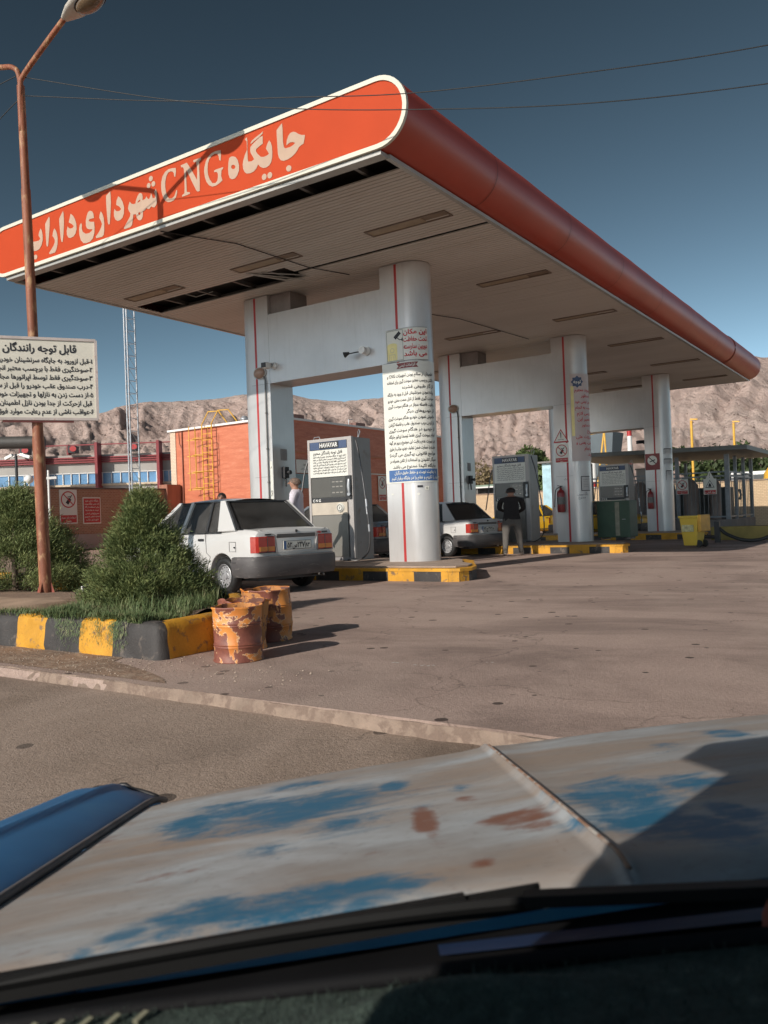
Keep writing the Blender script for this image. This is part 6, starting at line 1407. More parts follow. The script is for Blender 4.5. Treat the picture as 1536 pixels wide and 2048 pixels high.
def person(loc, rz, H, label, mats_, pose, hairm, hairlen=.0, rnd=0):
    """local frame: faces -Y; one continuous skinned body with clothes given by material zones"""
    o = thing('person', loc, label, 'person', None, rz); k = H/1.72
    P = pose; lean = P.get('lean', 0)
    def up(x, y, z): # torso leaning forward about the hips
        zz = z-.92; return (x*k, (y-zz*sin(lean))*k, (.92+zz*cos(lean))*k)
    V = []; E_ = []
    def v(p, r): V.append((*p, tuple(q*k for q in r) if isinstance(r, tuple) else r*k)); return len(V)-1
    hip = v(up(0, 0, .92), (.155, .115)); wst = v(up(0, 0, 1.08), (.135, .10)); ch = v(up(0, .0, 1.26), (.165, .11)); sh = v(up(0, .01, 1.40), (.12, .085)); nk = v(up(0, -.005, 1.485), .05); hb = v(up(0, -.015, 1.56), (.068, .078)); hm = v(up(0, -.01, 1.625), (.076, .092)); ht = v(up(0, 0, 1.675), (.06, .07))
    E_ += [(hip, wst), (wst, ch), (ch, sh), (sh, nk), (nk, hb), (hb, hm), (hm, ht)]
    for s in (1, -1):
        st = P['legs'][0 if s > 0 else 1]
        th = v((s*.095*k, 0, .80*k), (.09, .095)); kn = v((s*.10*k+st[0]*.5*k, (st[1]*.5-.02)*k, .47*k), .062); cf = v((s*.10*k+st[0]*.7*k, st[1]*.75*k+.01*k, .30*k), .058); an = v((s*.10*k+st[0]*k, st[1]*k+.01*k, .085*k), .042); to = v((s*.115*k+st[0]*k, (st[1]-.15)*k, .035*k), (.045, .032))
        E_ += [(hip, th), (th, kn), (kn, cf), (cf, an), (an, to)]
        a = P['arms'][0 if s > 0 else 1]
        so = v(up(s*.185, 0, 1.385), .066); el = v(up(*a[0]), .047); wr = v(up(*a[1]), .031); pm = v(up(*a[2]), (.038, .02))
        E_ += [(sh, so), (so, el), (el, wr), (wr, pm)]
    skin_body('body', V, E_, mats_, o)
    # fingers, thumb and face features are joined as small parts on the body
    mb = MB()
    for s in (1, -1):
        a = P['arms'][0 if s > 0 else 1]; w = Vector(up(*a[1])); q = Vector(up(*a[2])); d = (q-w).normalized(); side = d.cross(Vector((0, 0, 1))).normalized(); nn = side.cross(d)
        for j, (off, ln) in enumerate(((-.027, .062), (-.009, .074), (.009, .07), (.027, .055))):
            b_ = q+side*off*k+d*.015*k; mb.tube([b_, b_+d*ln*.5*k-nn*.006*k, b_+d*ln*.9*k-nn*.022*k], [.0085*k, .008*k, .006*k], 7)
        b_ = w+d*.03*k+side*(-.03)*k; mb.tube([b_, b_+d*.03*k-side*.022*k, b_+d*.055*k-side*.025*k], [.011*k, .010*k, .007*k], 7)
    mb.build('fingers', skin_m, o, smooth=180)
    hc = Vector(up(0, -.005, 1.605)); mb = MB()
    for s in (1, -1): mb.lathe([(.0, -.008), (.017, -.006), (.021, .003), (.014, .01)], tuple(hc+Vector((s*.078*k, .01*k, -.01*k))), 12, 'x', warp=lambda p_, t_: (p_[0]*1, p_[1], p_[2]*1.5))
    nose = hc+Vector((0, -.093*k, -.015*k)); mb.tube([nose+Vector((0, .01, .035*k)), nose+Vector((0, -.008*k, 0)), nose+Vector((0, -.001, -.008*k))], [.006*k, .014*k, .010*k], 8)
    mb.build('ears_and_nose', skin_m, o, smooth=180)
    mb = MB()
    for s in (1, -1): mb.lathe([(.0, -.004), (.009, -.002), (.011, .003)], tuple(hc+Vector((s*.031*k, -.083*k, .012*k))), 10, 'y'); mb.bar(hc+Vector((s*.015*k, -.09*k, .032*k)), hc+Vector((s*.048*k, -.078*k, .032*k)), .008*k, .006*k)
    mb.bar(hc+Vector((-.024*k, -.088*k, -.052*k)), hc+Vector((.024*k, -.088*k, -.052*k)), .006*k, .004*k); mb.build('eyes_brows_mouth', hair_k, o)
    def hr(u, v_):
        a = 2*pi*u; b_ = v_*pi*.62; front = max(0, -sin(a)); lim = b_*(1-.42*front**.8); r1, r2, r3 = .086, .102, .095
        n_ = 1+.05*noise.noise(Vector((cos(a)*3, sin(a)*3, v_*6+rnd)))
        return (hc.x+r1*k*sin(lim)*cos(a)*n_, hc.y+.008*k+r2*k*sin(lim)*sin(a)*n_, hc.z+.0*k+r3*k*cos(lim)*n_)
    mb = MB(); mb.grid(hr, 32, 14); mb.build('hair', hairm, o, smooth=180); return o
def zones(c_): return 0
def zone_man(sh_i):
    return lambda c_: (0 if c_.z > 1.455 else 1)
def zfun(k, lean=0):
    def f(c_):
        z = c_.z/k
        if z < .075: return 3
        if z < .93 and abs(c_.x) < .28*k and z > .07: 
            return 2
        return 1
    return f
def person_mats(top, bot, k, hands):
    def f(c_):
        z = c_.z/k
        if z > 1.47: return 0
        for h in hands:
            if (Vector(c_)-h).length < .085*k: return 0
        if z < .07: return 3
        if z < .90 and abs(c_.x) < .22*k and c_.y > -.3*k: return 2
        return 1
    return ([skin_m, top, bot, shoe], f)
p1 = {'lean': .06, 'legs': [(.05, .05), (-.03, -.05)], 'arms': [((.25, -.05, 1.12), (.24, -.25, 1.0), (.22, -.33, .98)), ((-.25, -.02, 1.12), (-.24, -.2, .98), (-.22, -.28, .95))]}
hands = [Vector((.22, -.33, .98)), Vector((-.22, -.28, .95))]
pm = person((-10.05, 12.0, .245), rad(-62), 1.68, 'grey haired man in a pale lilac shirt standing behind the white sedan', person_mats(shirt_w, trouser, .977, hands), p1, hair_g, rnd=2)
pm.scale = (1.22, 1.22, 1.0)
p2 = {'lean': .22, 'legs': [(.03, .10), (-.05, -.06)], 'arms': [((.22, -.12, 1.17), (.12, -.34, 1.10), (.10, -.42, 1.09)), ((-.22, -.14, 1.15), (-.10, -.34, 1.05), (-.07, -.41, 1.03))]}
pm = person((-8.95, 19.05, .0), rad(205), 1.74, 'man in dark clothes and pale shoes standing at the middle dispenser', person_mats(shirt_k, trouser, 1.0, [Vector((.18, -.45, 1.04)), Vector((-.12, -.45, .97))]), p2, hair_k, rnd=5)
pm.scale = (1.4, 1.3, 1.02)
p3 = {'lean': .03, 'legs': [(.02, .0), (-.02, .0)], 'arms': [((.24, 0, 1.12), (.22, -.12, .90), (.21, -.18, .84)), ((-.24, 0, 1.12), (-.22, -.12, .90), (-.21, -.18, .84))]}
person((-11.35, 11.3, .0), rad(38), 1.70, 'dark haired man of whom only the head shows above the white sedan roof', person_mats(shirt_k, trouser, .99, []), p3, hair_k, rnd=8)

# ================= cage, bin, hydrant =================
cg = thing('compressor_cage', (-9, 37, 0), 'grey steel compressor cage with roof and warning boards right of the columns', 'cage')
x0, x1, y0, y1 = -12.6, -6.95, 35.1, 40.2
mb = MB(); mb.box(x0-.1, y0-.1, 0, x1+.1, y1+.1, .52); mb.build('plinth', mat('plinth_concrete', (.20, .18, .17), .9, 0, .2, 1.5, world=True), cg, world=True)
gs = grey_paint
for (x, y, w_) in ((x1, y0, .17), (x1-1.95, y0, .14), (x1-3.2, y0, .12), (x0, y0, .14), (x1, y0+1.6, .12), (x1, y0+3.3, .12), (x1, y1, .14), (x0, y1, .12), (-9.8, y1, .12)):
    mb = MB(); mb.box(x-w_/2, y-w_/2, .52, x+w_/2, y+w_/2, 3.15); mb.build('post', gs, cg, world=True)
mb = MB()
for z in (.60, 2.42, 2.25):
    mb.box(x0, y0-.03, z, x1, y0+.03, z+.06); mb.box(x1-.03, y0, z, x1+.03, y1, z+.06); mb.box(x0, y1-.03, z, x1, y1+.03, z+.06)
mb.build('rail', gs, cg, world=True)
mb = MB(); g = random.Random(2)
for i in range(34): x = x0+.1+(x1-x0-.2)*i/33; mb.box(x-.012, y0-.012, .64, x+.012, y0+.012, 2.3)
for i in range(16): y = y0+.1+(y1-y0-.2)*i/15; mb.box(x1-.012, y-.012, .64, x1+.012, y+.012, 2.3)
mb.build('bars', mat('mesh_bar', (.13, .14, .145), .5, .2), cg, world=True)
mb = MB(); e = .9
A_ = [(x0-1.2, y0-1.3, 3.55), (x1+1.0, y0-1.3, 3.38), (x1+1.0, y1+1.0, 3.38), (x0-1.2, y1+1.0, 3.55)]
mb.add(A_+[(x, y, z-.17) for x, y, z in A_], [(0, 1, 2, 3), (7, 6, 5, 4), (0, 4, 5, 1), (1, 5, 6, 2), (2, 6, 7, 3), (3, 7, 4, 0)]); mb.build('roof', mat('grey_green_roof', (.13, .14, .135), .55, 0, .15, 1, world=True), cg, world=True)
mb = MB()
for (a, b_) in (((-10.9, 36.6), .42), ((-9.8, 37.0), .38), ((-8.8, 36.8), .40), ((-7.9, 37.2), .3), ((-11.6, 37.4), .35)): mb.tube([(*a, .52), (*a, 2.0), (*a, 2.25)], [b_*.8, b_*.8, b_*.3], 16)
mb.build('gas_cylinder', mat('cylinder_grey', (.22, .17, .15), .5, 0, .2, 2), cg, world=True, smooth=50)
mb = MB(); mb.box(-12.3, 38.5, .52, -7.6, 39.6, 1.9); mb.build('machine_block', mat('machine_dark', (.05, .06, .06), .6, 0, .3, 2), cg, world=True)
mb = MB(); mb.tube([(x1+.02, y0+2.2, 1.3), (x1+.08, y0+2.2, 1.5), (x1+.02, y0+2.2, 1.75)], .05, 7); mb.build('valve_handle', steel, cg, world=True)
f = lambda e: (lambda a, b: (a, y0-.12-e, b))
o = thing('flammable_sign', (-7.6, y0-.15, 1.9), 'white board with black flame triangle and red band on the cage', 'sign')
mb = MB(); slab(mb, f(.012), -7.85, 1.55, -7.35, 2.18, f(0)); mb.add([f(.012)(-7.76, 2.18), f(.012)(-7.44, 2.18), f(.012)(-7.60, 2.50)], [(0, 1, 2)]); mb.build('board', sheet, o, world=True)
mb = MB(); t3 = lambda s: [(-7.60, 1.95+.19*s), (-7.60-.18*s, 1.95-.13*s), (-7.60+.18*s, 1.95-.13*s)]
A3, B3 = t3(1), t3(.80); F3 = f(.016); mb.add([F3(*q) for q in A3+B3], [(0, 1, 4, 3), (1, 2, 5, 4), (2, 0, 3, 5)]); mb.add([F3(-7.66, 1.86), F3(-7.54, 1.86), F3(-7.56, 1.95), F3(-7.60, 2.02), F3(-7.65, 1.94)], [(0, 1, 2, 3, 4)]); mb.add([F3(-7.612, 2.40), F3(-7.588, 2.40), F3(-7.593, 2.28), F3(-7.607, 2.28)], [(0, 1, 2, 3)]); disc_ring(mb, F3, -7.60, 2.24, 0, .014, 10); mb.build('flame_triangle', ink, o, world=True)
mb = MB(); rectf(mb, f(.016), -7.82, 1.57, -7.38, 1.72); mb.build('red_band', redpaint, o, world=True)
mb = MB(); text(mb, 'مواد آتش زا', -7.60, 1.61, .09, f(.02), 'c', .6, .02); mb.build('lettering', sheet, o, world=True)
no_phone_sign('no_flame_sign', (-8.7, y0-.15, 1.8), f, -8.92, 1.60, -8.45, 2.22, 'white prohibition board with red band on the cage, nearest the last column')
# wheeled bin
o = thing('wheeled_bin', (-5.38, 22.6, 0), 'yellow wheeled waste bin standing in the canopy shade', 'bin')
o.rotation_euler = (0, 0, rad(-12))
mb = MB(); frus(mb, 0, 0, .36, .40, .50, .52, .05, .78); mb.build('body', binm, o, bevel=.02)
mb = MB(); frus(mb, 0, 0, .55, .58, .54, .57, .78, .84); mb.build('rim', binm, o, bevel=.01)
mb = MB(); mb.box(.24, -.26, .42, .34, .30, .86); mb.build('open_lid', mat('orange_yellow_plastic', (.60, .32, .04), .5), o, bevel=.02)
mb = MB(); mb.box(-.19, -.262, .42, .13, -.235, .60); mb.build('worn_label', mat('worn_label', (.5, .46, .25), .6, 0, .4, 14), o)
for yy in (-.16, .18):
    mb = MB(); mb.lathe([(.0, -.03), (.09, -.03), (.1, 0), (.09, .03), (.0, .03)], (.22, yy, .1), 20, 'y'); mb.build('wheel', black, o, smooth=40)
# pipe stand with hanging hose
o = thing('hose_stand', (-5.35, 25.3, 0), 'short dark post with thick black hose looping to the right', 'hose stand')
mb = MB(); mb.box(-5.42, 25.25, 0, -5.28, 25.4, .62); mb.build('post', blackp, o, world=True)
mb = MB(); mb.tube([(-5.75, 25.3, .18), (-5.35, 25.3, .16)], .055, 9); mb.tube([(-5.78, 25.3, .18), (-5.70, 25.3, .18)], .10, 9); mb.build('valve', blackp, o, world=True)
mb = MB(); mb.tube(curve_pts([(-5.3, 25.3, .42), (-5.05, 25.3, .22), (-4.6, 25.3, .06), (-4.1, 25.35, .10), (-3.75, 25.4, .40), (-3.62, 25.45, .86), (-3.66, 25.5, 1.0)], 8), .05, 10); mb.build('hose', black, o, world=True, smooth=180)
mb = MB(); mb.box(-6.5, 25.9, 0, -5.4, 26.3, .52); 
o = thing('yellow_trough', (-4.6, 27, 0), 'dull yellow low box behind the hose loop', 'box')
mb.v = []; mb.f = []; mb.m = []; mb.box(-5.9, 27.0, 0, -3.9, 27.5, .42); mb.build('body', mat('dull_yellow', (.25, .19, .05), .7, 0, .25, 2), o, world=True, bevel=.02)
# vehicles beyond the wall
o = thing('white_van', (-12.6, 76, -.4), 'small white van roof showing over the pale brick wall', 'van')
mb = MB(); mb.box(-14.6, 75, .1, -10.9, 76.8, 2.6); mb.box(-10.9, 75, .1, -9.6, 76.8, 1.6); mb.box(-14.6, 75, 2.6, -11.4, 76.8, 3.9); mb.build('body', white, o, world=True, bevel=.15)
mb = MB(); mb.box(-14.2, 74.96, 2.7, -13.0, 75.0, 3.6); mb.box(-12.8, 74.96, 2.7, -11.7, 75.0, 3.6); mb.build('window', mat('dark_window', (.03, .035, .04), .2), o, world=True)
for x in (-13.8, -10.6):
    mb = MB(); mb.lathe([(.0, -.1), (.38, -.1), (.4, 0), (.38, .1), (.0, .1)], (x, 75.0, .0), 20, 'y'); mb.build('wheel', black, o, world=True, smooth=40)
o = thing('yellow_hopper', (-9.6, 65, -.4), 'rounded yellow tank at the right edge above the pale wall', 'tank')
mb = MB(); mb.lathe([(.9, -.4), (.95, 2.4), (.85, 3.3), (.6, 3.7), (.3, 3.9), (.3, 4.1), (.0, 4.1)], (-9.5, 65, 0), 24); mb.build('tank', yel, o, world=True, smooth=50)
# ================= own pickup: bonnet, wing, cowl, dash, cab =================
EU = Vector((.80764624, .58164866, .09691431)); EV = Vector((-.56382064, .80986983, -.1619171)); EN = EU.cross(EV).normalized(); EV = EN.cross(EU).normalized()
PO = Vector((0, 0, 1.07))-EN*.245
pk = bpy.data.objects.new('pickup', None); COL.objects.link(pk)
pk.matrix_world = Matrix(((EU.x, EV.x, EN.x, PO.x), (EU.y, EV.y, EN.y, PO.y), (EU.z, EV.z, EN.z, PO.z), (0, 0, 0, 1)))
tag(pk, 'old blue pickup in the foreground with faded rusty bonnet', 'pickup truck')
UR = .215; UL = -.54; UE = 2*UR-UL
# weathered bonnet paint
m, t, p = nmat('sun_bleached_blue_bonnet'); c = coord(t, (1, 1, 1)); cs = coord(t, (1.0, 2.1, 1))
base = ramp(t, nz(t, cs, 2.6, 7, .62, .3), [(.30, (.29, .26, .235)), (.50, (.385, .395, .40)), (.68, (.46, .50, .52))])
tan_ = ramp(t, nz(t, coord(t, (.7, 2.6, 1)), 1.9, 5, .6, .5), [(.42, 0), (.60, .8)]); base = mix(t, tan_, base, (.31, .225, .165)); base = mix(t, ramp(t, nz(t, coord(t, (1, 2, 1)), 7, 9, .72, .4), [(.45, 0), (.68, .55)]), base, (.24, .23, .22)); base = mix(t, ramp(t, nz(t, coord(t, (1, 1.5, 1)), 38, 5, .75), [(.56, 0), (.7, .5)]), base, (.18, .15, .13))
bl = nz(t, coord(t, (1.0, 2.3, 1)), 2.35, 8, .60, .25)
mp = t.nodes.new('ShaderNodeMapping'); mp.inputs['Location'].default_value = (3.7, 1.4, 0); mp.inputs['Scale'].default_value = (1, 2.2, 1); tc = t.nodes.new('ShaderNodeTexCoord'); L(t, tc.outputs['Object'], mp.inputs[0])
# hand placed areas where original blue paint survives (u, v, radius u, radius v)
def blob(u, v, ru, rv, amt=1.0):
    mpn = t.nodes.new('ShaderNodeMapping'); mpn.vector_type = 'TEXTURE'; mpn.inputs['Location'].default_value = (u, v, 0); mpn.inputs['Scale'].default_value = (ru, rv, 1); L(t, tc.outputs['Object'], mpn.inputs[0])
    sp = t.nodes.new('ShaderNodeVectorMath'); sp.operation = 'LENGTH'
    xy = t.nodes.new('ShaderNodeVectorMath'); xy.operation = 'MULTIPLY'; xy.inputs[1].default_value = (1, 1, 0); L(t, mpn.outputs[0], xy.inputs[0]); L(t, xy.outputs[0], sp.inputs[0])
    mr = t.nodes.new('ShaderNodeMapRange'); mr.inputs[1].default_value = 1.3; mr.inputs[2].default_value = 0; mr.inputs[3].default_value = 0; mr.inputs[4].default_value = amt*1.7; L(t, sp.outputs['Value'], mr.inputs[0]); return mr.outputs[0]
def addm(a, b, op='ADD'):
    x = t.nodes.new('ShaderNodeMath'); x.operation = op
    for i, q in enumerate((a, b)):
        if isinstance(q, (int, float)): x.inputs[i].default_value = q
        else: L(t, q, x.inputs[i])
    return x.outputs[0]
acc = None
for bb in [(-0.321, 1.563, 0.12, 0.163, 1), (-0.207, 1.54, 0.128, 0.133, 0.9), (-0.1, 1.554, 0.122, 0.136, 0.8), (-0.077, 1.3, 0.077, 0.112, 0.6), (-0.188, 1.204, 0.049, 0.064, 0.55), (-0.006, 1.58, 0.041, 0.085, 0.9), (-0.296, 0.919, 0.045, 0.054, 0.8), (-0.224, 0.943, 0.089, 0.067, 1), (-0.131, 0.924, 0.1, 0.074, 1), (-0.05, 0.945, 0.071, 0.048, 0.8), (-0.16, 1.466, 0.237, 0.144, 0.75), (-0.332, 0.881, 0.023, 0.025, 0.7), (0.311, 1.218, 0.097, 0.147, 1), (0.3, 1.073, 0.076, 0.151, 1), (0.658, 1.651, 0.047, 0.094, 0.95), (0.421, 1.22, 0.077, 0.1, 0.7), (0.349, 0.969, 0.046, 0.083, 1.0), (-0.051, 0.892, 0.042, 0.043, 0.6), (-0.215, 1.792, 0.128, 0.073, 0.6), (0.039, 1.303, 0.037, 0.057, 0.5), (0.108, 1.45, 0.032, 0.048, 0.55), (-0.352, 0.855, 0.023, 0.032, 0.6), (-0.015, 0.926, 0.048, 0.028, 0.6), (0.398, 1.034, 0.031, 0.083, 1.0), (0.221, 1.039, 0.039, 0.06, 0.7), (0.513, 1.575, 0.052, 0.085, 0.5), (-0.346, 1.463, 0.06, 0.072, 0.8)]:
    q = blob(*bb); acc = q if acc is None else addm(acc, q, 'MAXIMUM')
nmix = addm(addm(nz(t, mp.outputs[0], 7.5, 12, .80, .5), 1.9, 'MULTIPLY'), -.55)
score = addm(addm(addm(acc, 1.0, 'MINIMUM'), .5, 'MULTIPLY'), nmix)
base = mix(t, ramp(t, score, [(.60, 0), (.74, .42), (.86, .85), (.98, 1)]), base, (.010, .130, .235))
racc = None
for bb in [(0.036, 1.24, 0.021, 0.12, 0.9), (0.159, 1.159, 0.054, 0.06, 1), (0.175, 1.098, 0.028, 0.04, 0.9), (0.106, 1.354, 0.022, 0.041, 0.5), (0.087, 0.96, 0.016, 0.021, 0.6), (-0.256, 1.156, 0.098, 0.029, 0.35), (-0.52, 1.486, 0.033, 0.099, 0.3)]:
    q = blob(*bb); racc = q if racc is None else addm(racc, q, 'MAXIMUM')
rsc = addm(addm(addm(racc, 1.0, 'MINIMUM'), .33, 'MULTIPLY'), nz(t, coord(t, (1.0, 1.6, 1)), 9, 8, .7))
base = mix(t, ramp(t, rsc, [(.62, 0), (.72, .6), (.82, .95)]), base, (.20, .075, .04))
base = mix(t, ramp(t, nz(t, coord(t, (22, 2.2, 1)), 3.0, 4, .6), [(.70, 0), (.74, .55)]), base, (.22, .15, .12))
L(t, base, p.inputs['Base Color']); p.inputs['Roughness'].default_value = .5; p.inputs['Specular IOR Level'].default_value = .4
L(t, bump(t, nz(t, coord(t, (1, 1, 1)), 140, 3, .6), .06, .002, bump(t, nz(t, coord(t, (1, 1, 1)), 3, 2), .15, .02)), p.inputs['Normal']); m_hood = m
blue_clean = mat('blue_wing_paint', (.022, .16, .36), .5, 0, .18, 3, spec=.3, col2=(.045, .19, .36), t0=.5, t1=.8)
def hoodz(u, v):
    d = (u-UR)/(UE-UR); z = .012*(1-d*d)-.010
    ridge = .007*math.exp(-((u-UR)/.007)**2)+.004*math.exp(-((u-UR)/.04)**2)
    ridge *= min(1, max(0, (2.0-v)/.03)) if v > 1.97 else 1
    roll = 0
    vf = 1.86
    if v > vf: q = (v-vf)/.16; roll = -.035*q*q
    cr = -.004*abs(d)**6
    back = -.02*max(0, (.90-v)/.06)**2 if v < .90 else 0
    return z+ridge+roll+cr+back+.003*noise.noise(Vector((u*2, v*2, 0)))
def hood(u_, v_):
    u = UL+(UE-UL)*u_; v = .84+1.20*v_
    fr = .03*(1-((u-UR)/(UE-UR))**2)
    v2 = v+fr*v_
    if v_ >= .999: return (u, v2+.004, hoodz(u, v)-.05)
    return (u, v2, hoodz(u, v))
def ug(i, n):
    return i
mb = MB()
US = sorted(set([round(i/90, 4) for i in range(91)]+[round((UR-UL)/(UE-UL)+k*.0028, 4) for k in range(-14, 15)])); NV = 70
vs = [hood(u, j/NV) for j in range(NV+1) for u in US]; nu = len(US)
fs = [(j*nu+i, j*nu+i+1, (j+1)*nu+i+1, (j+1)*nu+i) for j in range(NV) for i in range(nu-1)]
mb.add(vs, fs)
e0 = [(UL, .84+1.2*j/NV, hoodz(UL, .84+1.2*j/NV)) for j in range(NV+1)]
mb.add([q for q in e0]+[(q[0]-.002, q[1], q[2]-.03) for q in e0], [(i, i+1, i+NV+2, i+NV+1) for i in range(NV)])
mb.build('bonnet', m_hood, pk, smooth=50, fix=False)
# rusty seam along the ridge
mb = MB(); pts = [(UR+.004, .86+1.14*i/40, hoodz(UR, .86+1.14*i/40)-.002) for i in range(41)]; mb.tube(pts, .0035, 6); mb.build('bonnet_seam', mat('rusty_seam', (.30, .17, .11), .7, 0, .35, 14, col2=(.45, .42, .38), t0=.5, t1=.62), pk, smooth=180)
# wing with raised crown, folded front edge
def wing(u_, v_):
    v = .55+1.50*v_; w = .27-.05*v_**2
    u = UL-.014-w*u_
    up = .036*sin(min(1, u_*1.25)*pi*.5)**.8-(.20*max(0, u_-.72)**1.6*2)
    tip = -.018*max(0, (v_-.90)/.10)**2
    crease = .010*math.exp(-((u_-.42-.25*(1-v_))/.05)**2)
    return (u, v+.02*u_, .002+up+tip+crease-.012*(1-u_)**4)
mb = MB(); mb.grid(wing, 30, 60); mb.build('wing', blue_clean, pk, smooth=60)
fe = [wing(i/20, 1) for i in range(21)]
mb = MB(); mb.tube([(x, y+.006, z+.001) for x, y, z in fe[1:17]], .006, 7); mb.build('wing_edge_trim', trim, pk, smooth=180)
mb = MB(); vs = [wing(i/20, .985) for i in range(21)]+[(x, y+.05, z-.09) for x, y, z in fe]; mb.add(vs, [(i, i+1, i+22, i+21) for i in range(20)]); mb.build('wing_nose', blue_clean, pk, smooth=60)
mb = MB(); s = [wing(0, i/40) for i in range(41)]; mb.tube([(x+.006, y, z+.001) for x, y, z in s], .0075, 6); mb.build('gutter_seal', mat('grey_seal', (.11, .10, .10), .6, 0, .3, 20), pk, smooth=180)
mb = MB(); mb.add([(UL-.02, .5, -.035), (UL+.02, .5, -.035), (UL+.02, 2.03, -.04), (UL-.02, 2.03, -.04)], [(0, 1, 2, 3)]); mb.build('gutter_channel', blackp, pk)
# other wing, grille and front panels so the pickup is whole from the side
mb = MB(); mb.grid(lambda a, b: (2*UR-wing(a, b)[0], wing(a, b)[1], wing(a, b)[2]), 30, 40); mb.build('wing', blue_clean, pk, smooth=60)
mb = MB(); mb.box(UL-.25, 1.0, -.55, UL-.20, 1.95, -.05); mb.box(UE+.20, 1.0, -.55, UE+.25, 1.95, -.05); mb.box(UL-.2, 1.90, -.5, UE+.2, 1.98, -.08); mb.build('front_panels', blue_clean, pk, bevel=.02)
mb = MB(); mb.box(UL, 1.985, -.35, UE, 2.0, -.13); mb.build('grille', blackp, pk)
# cowl
cowl_m = mat('cowl_shade_black', (.010, .010, .011), .7, 0, .3, 6, spec=.1)  # black cowl and seal, deepened further: cab shade put into the colour
wipe_m = mat('wiper_shade_black', (.008, .008, .008), .6, 0, .2, 6, spec=.15)  # wiper black deepened as well, shade painted into it
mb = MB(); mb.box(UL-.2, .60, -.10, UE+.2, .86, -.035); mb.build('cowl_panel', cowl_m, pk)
mb = MB(); mb.add([(.02, .800, -.030), (.5, .745, -.030), (.5, .772, -.028), (.02, .828, -.030)], [(0, 1, 2, 3)]); mb.build('cowl_blue_strip', mat('shade_darkened_blue', (.010, .028, .075), .5), pk)  # blue strip darkened to navy, its shade is in the colour
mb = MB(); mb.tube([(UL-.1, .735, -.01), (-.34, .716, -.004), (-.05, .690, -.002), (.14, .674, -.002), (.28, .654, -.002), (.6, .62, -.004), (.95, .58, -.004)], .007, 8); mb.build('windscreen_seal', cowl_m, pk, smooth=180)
# wipers
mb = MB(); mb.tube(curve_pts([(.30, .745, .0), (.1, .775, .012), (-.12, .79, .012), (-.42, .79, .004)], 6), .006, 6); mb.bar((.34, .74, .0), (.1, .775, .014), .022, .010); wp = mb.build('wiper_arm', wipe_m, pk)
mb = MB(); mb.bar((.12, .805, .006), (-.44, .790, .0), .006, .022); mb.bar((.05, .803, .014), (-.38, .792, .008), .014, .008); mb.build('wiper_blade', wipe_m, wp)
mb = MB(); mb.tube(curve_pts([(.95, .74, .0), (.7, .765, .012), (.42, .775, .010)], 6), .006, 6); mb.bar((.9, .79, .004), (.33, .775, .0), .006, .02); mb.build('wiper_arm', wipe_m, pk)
mb = MB(); mb.lathe([(.0, .03), (.02, .028), (.03, .012), (.032, .0)], (.325, .738, -.03), 16); mb.build('wiper_nut', mat('rusty_nut', (.22, .055, .035), .8, 0, .4, 30), pk, smooth=50)
# dashboard with fuzzy green cover, side vent
m, t, p = nmat('green_dash_carpet'); c = coord(t, (1, 1, 1))
L(t, ramp(t, nz(t, c, 60, 5, .75), [(.3, (.018, .028, .022)), (.6, (.05, .075, .06)), (.8, (.14, .17, .13))]), p.inputs['Base Color']); p.inputs['Roughness'].default_value = .95
L(t, bump(t, nz(t, c, 220, 3, .8), .9, .006), p.inputs['Normal'])
def dash(u_, v_):
    u = -.75+1.7*u_; v = .30+(.3835-.115*u)*v_; return (u, v, -.006-.05*(1-v_)**2+.006*noise.noise(Vector((u*6, v*9, 0)))+(.018*math.exp(-((u-.02)/.09)**2-((v-.63)/.02)**2)))
mb = MB(); mb.grid(dash, 120, 40); mb.build('dashboard', m, pk, smooth=180)
g = random.Random(8); mb = MB()
for i in range(9000):
    u_, v_ = g.random(), g.uniform(.4, 1); P = Vector(dash(u_, v_)); a = g.uniform(0, 2*pi); h = g.uniform(.003, .008); mb.add([P+Vector((.0006*cos(a), .0006*sin(a), 0)), P-Vector((.0006*cos(a), .0006*sin(a), 0)), P+Vector((g.gauss(0, .003), g.gauss(0, .003), h))], [(0, 1, 2)])
mb.build('carpet_pile', m, pk, fix=False)
mb = MB()
for k in range(7): x = -.350+k*.022; mb.bar((x, .690-.1*(x+.35), -.002), (x+.007, .699-.1*(x+.35), .001), .006, .003)
mb.build('vent_fins', mat('cream_plastic', (.22, .21, .14), .8), pk)
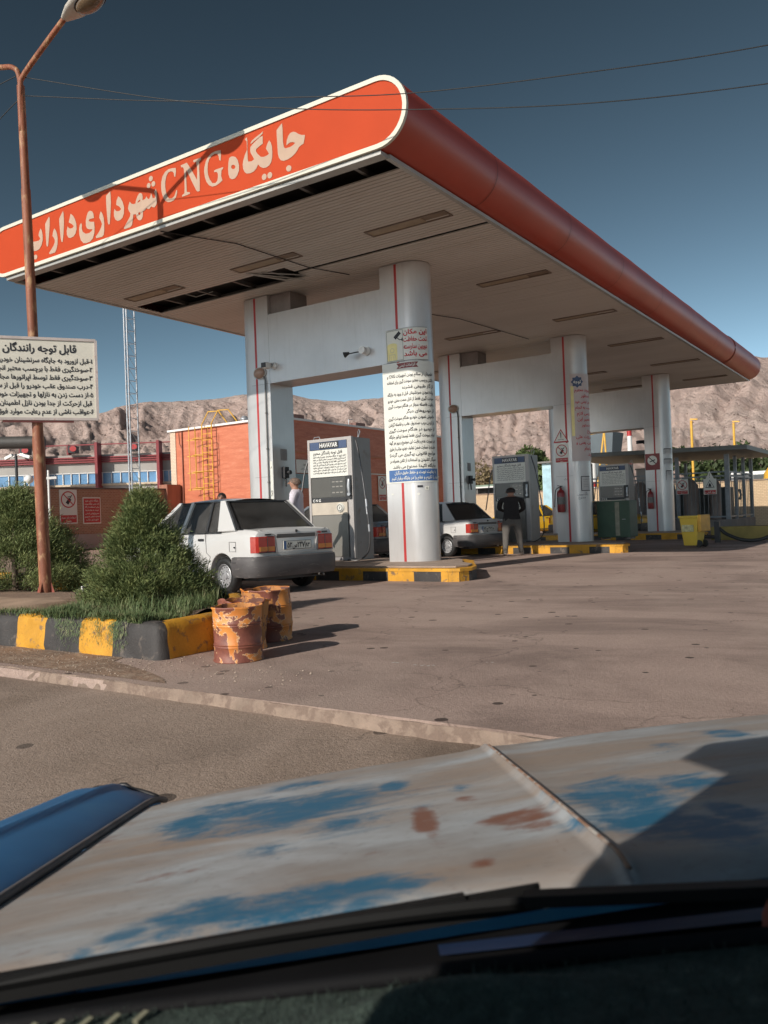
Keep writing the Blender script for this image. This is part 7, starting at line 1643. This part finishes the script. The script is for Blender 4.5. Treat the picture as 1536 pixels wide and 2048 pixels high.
# cab: pillars and added shade panel, roof, doors, bulkhead
cab = blue_clean
H_ = .68
def cabbar(a, b_, w=.06, h=.05): return a, b_, w, h
mb = MB()
for s in (-1, 1):
    xb = UR+s*(UR-UL-.02); xr = UR+s*(UR-UL-.13)
    mb.bar((xb, -.75, -.05), (xr, -.62, H_), .10, .09); mb.bar((xr, .22, H_), (xr, -.62, H_), .06, .05)
    if s < 0: poly_ = [(xb, -.74, .0), (xb, .02, .0), (xr, .05, H_), (xr, -.62, H_)]; mb.add([(x-.015*s, y, z) for x, y, z in poly_]+[(x+.015*s, y, z) for x, y, z in poly_], [(0, 1, 2, 3), (7, 6, 5, 4), (0, 4, 5, 1), (1, 5, 6, 2), (2, 6, 7, 3), (3, 7, 4, 0)])  # unseen panel added across left side window to shape the bonnet shadow
mb.build('cab_pillar_and_shade_panel', cab, pk)
mb = MB(); mb.box(UL+.10, -.66, H_, UE-.10, .24, H_+.04); mb.build('cab_roof', cab, pk, bevel=.03)
for s in (-1, 1):
    xb = UR+s*(UR-UL); mb = MB(); mb.box(xb-.03, -.72, -.75, xb+.03, .78, .045); mb.build('door', cab, pk, bevel=.01)
mb = MB(); mb.box(UL+.02, -.80, -.75, UE-.02, -.74, .12); mb.box(UL+.02, -.80, .50, UE-.02, -.66, H_); mb.build('rear_bulkhead', cab, pk)
mb = MB(); mb.box(UL+.1, -.70, -.7, UE-.1, -.45, .10); mb.box(UL+.1, -.5, -.75, UE-.1, .1, -.42); mb.build('bench_seat', mat('dark_vinyl', (.03, .03, .03), .6), pk, bevel=.04)
mb = MB(); mb.box(UL, -.75, -.95, UE, .75, -.88); mb.box(UL, .60, -.9, UE, .68, -.1); mb.build('cab_floor', blackp, pk)
mb = MB(); mb.box(UL-.02, -2.6, -.62, UE+.02, -.85, -.55); mb.box(UL-.05, -2.6, -.55, UL-.0, -.85, -.08); mb.box(UE, -2.6, -.55, UE+.05, -.85, -.08); mb.box(UL, -2.62, -.55, UE, -2.58, -.08); mb.build('load_bed', cab, pk)
for (s, v) in ((-1, 1.35), (1, 1.35), (-1, -1.75), (1, -1.75)):
    xb = UR+s*.74; mb = MB(); mb.lathe([(.18, -.09), (.30, -.09), (.33, -.05), (.335, .05), (.30, .09), (.18, .09), (.0, .06)], (xb, v, -.80), 28, 'x'); mb.build('wheel', black, pk, smooth=50)
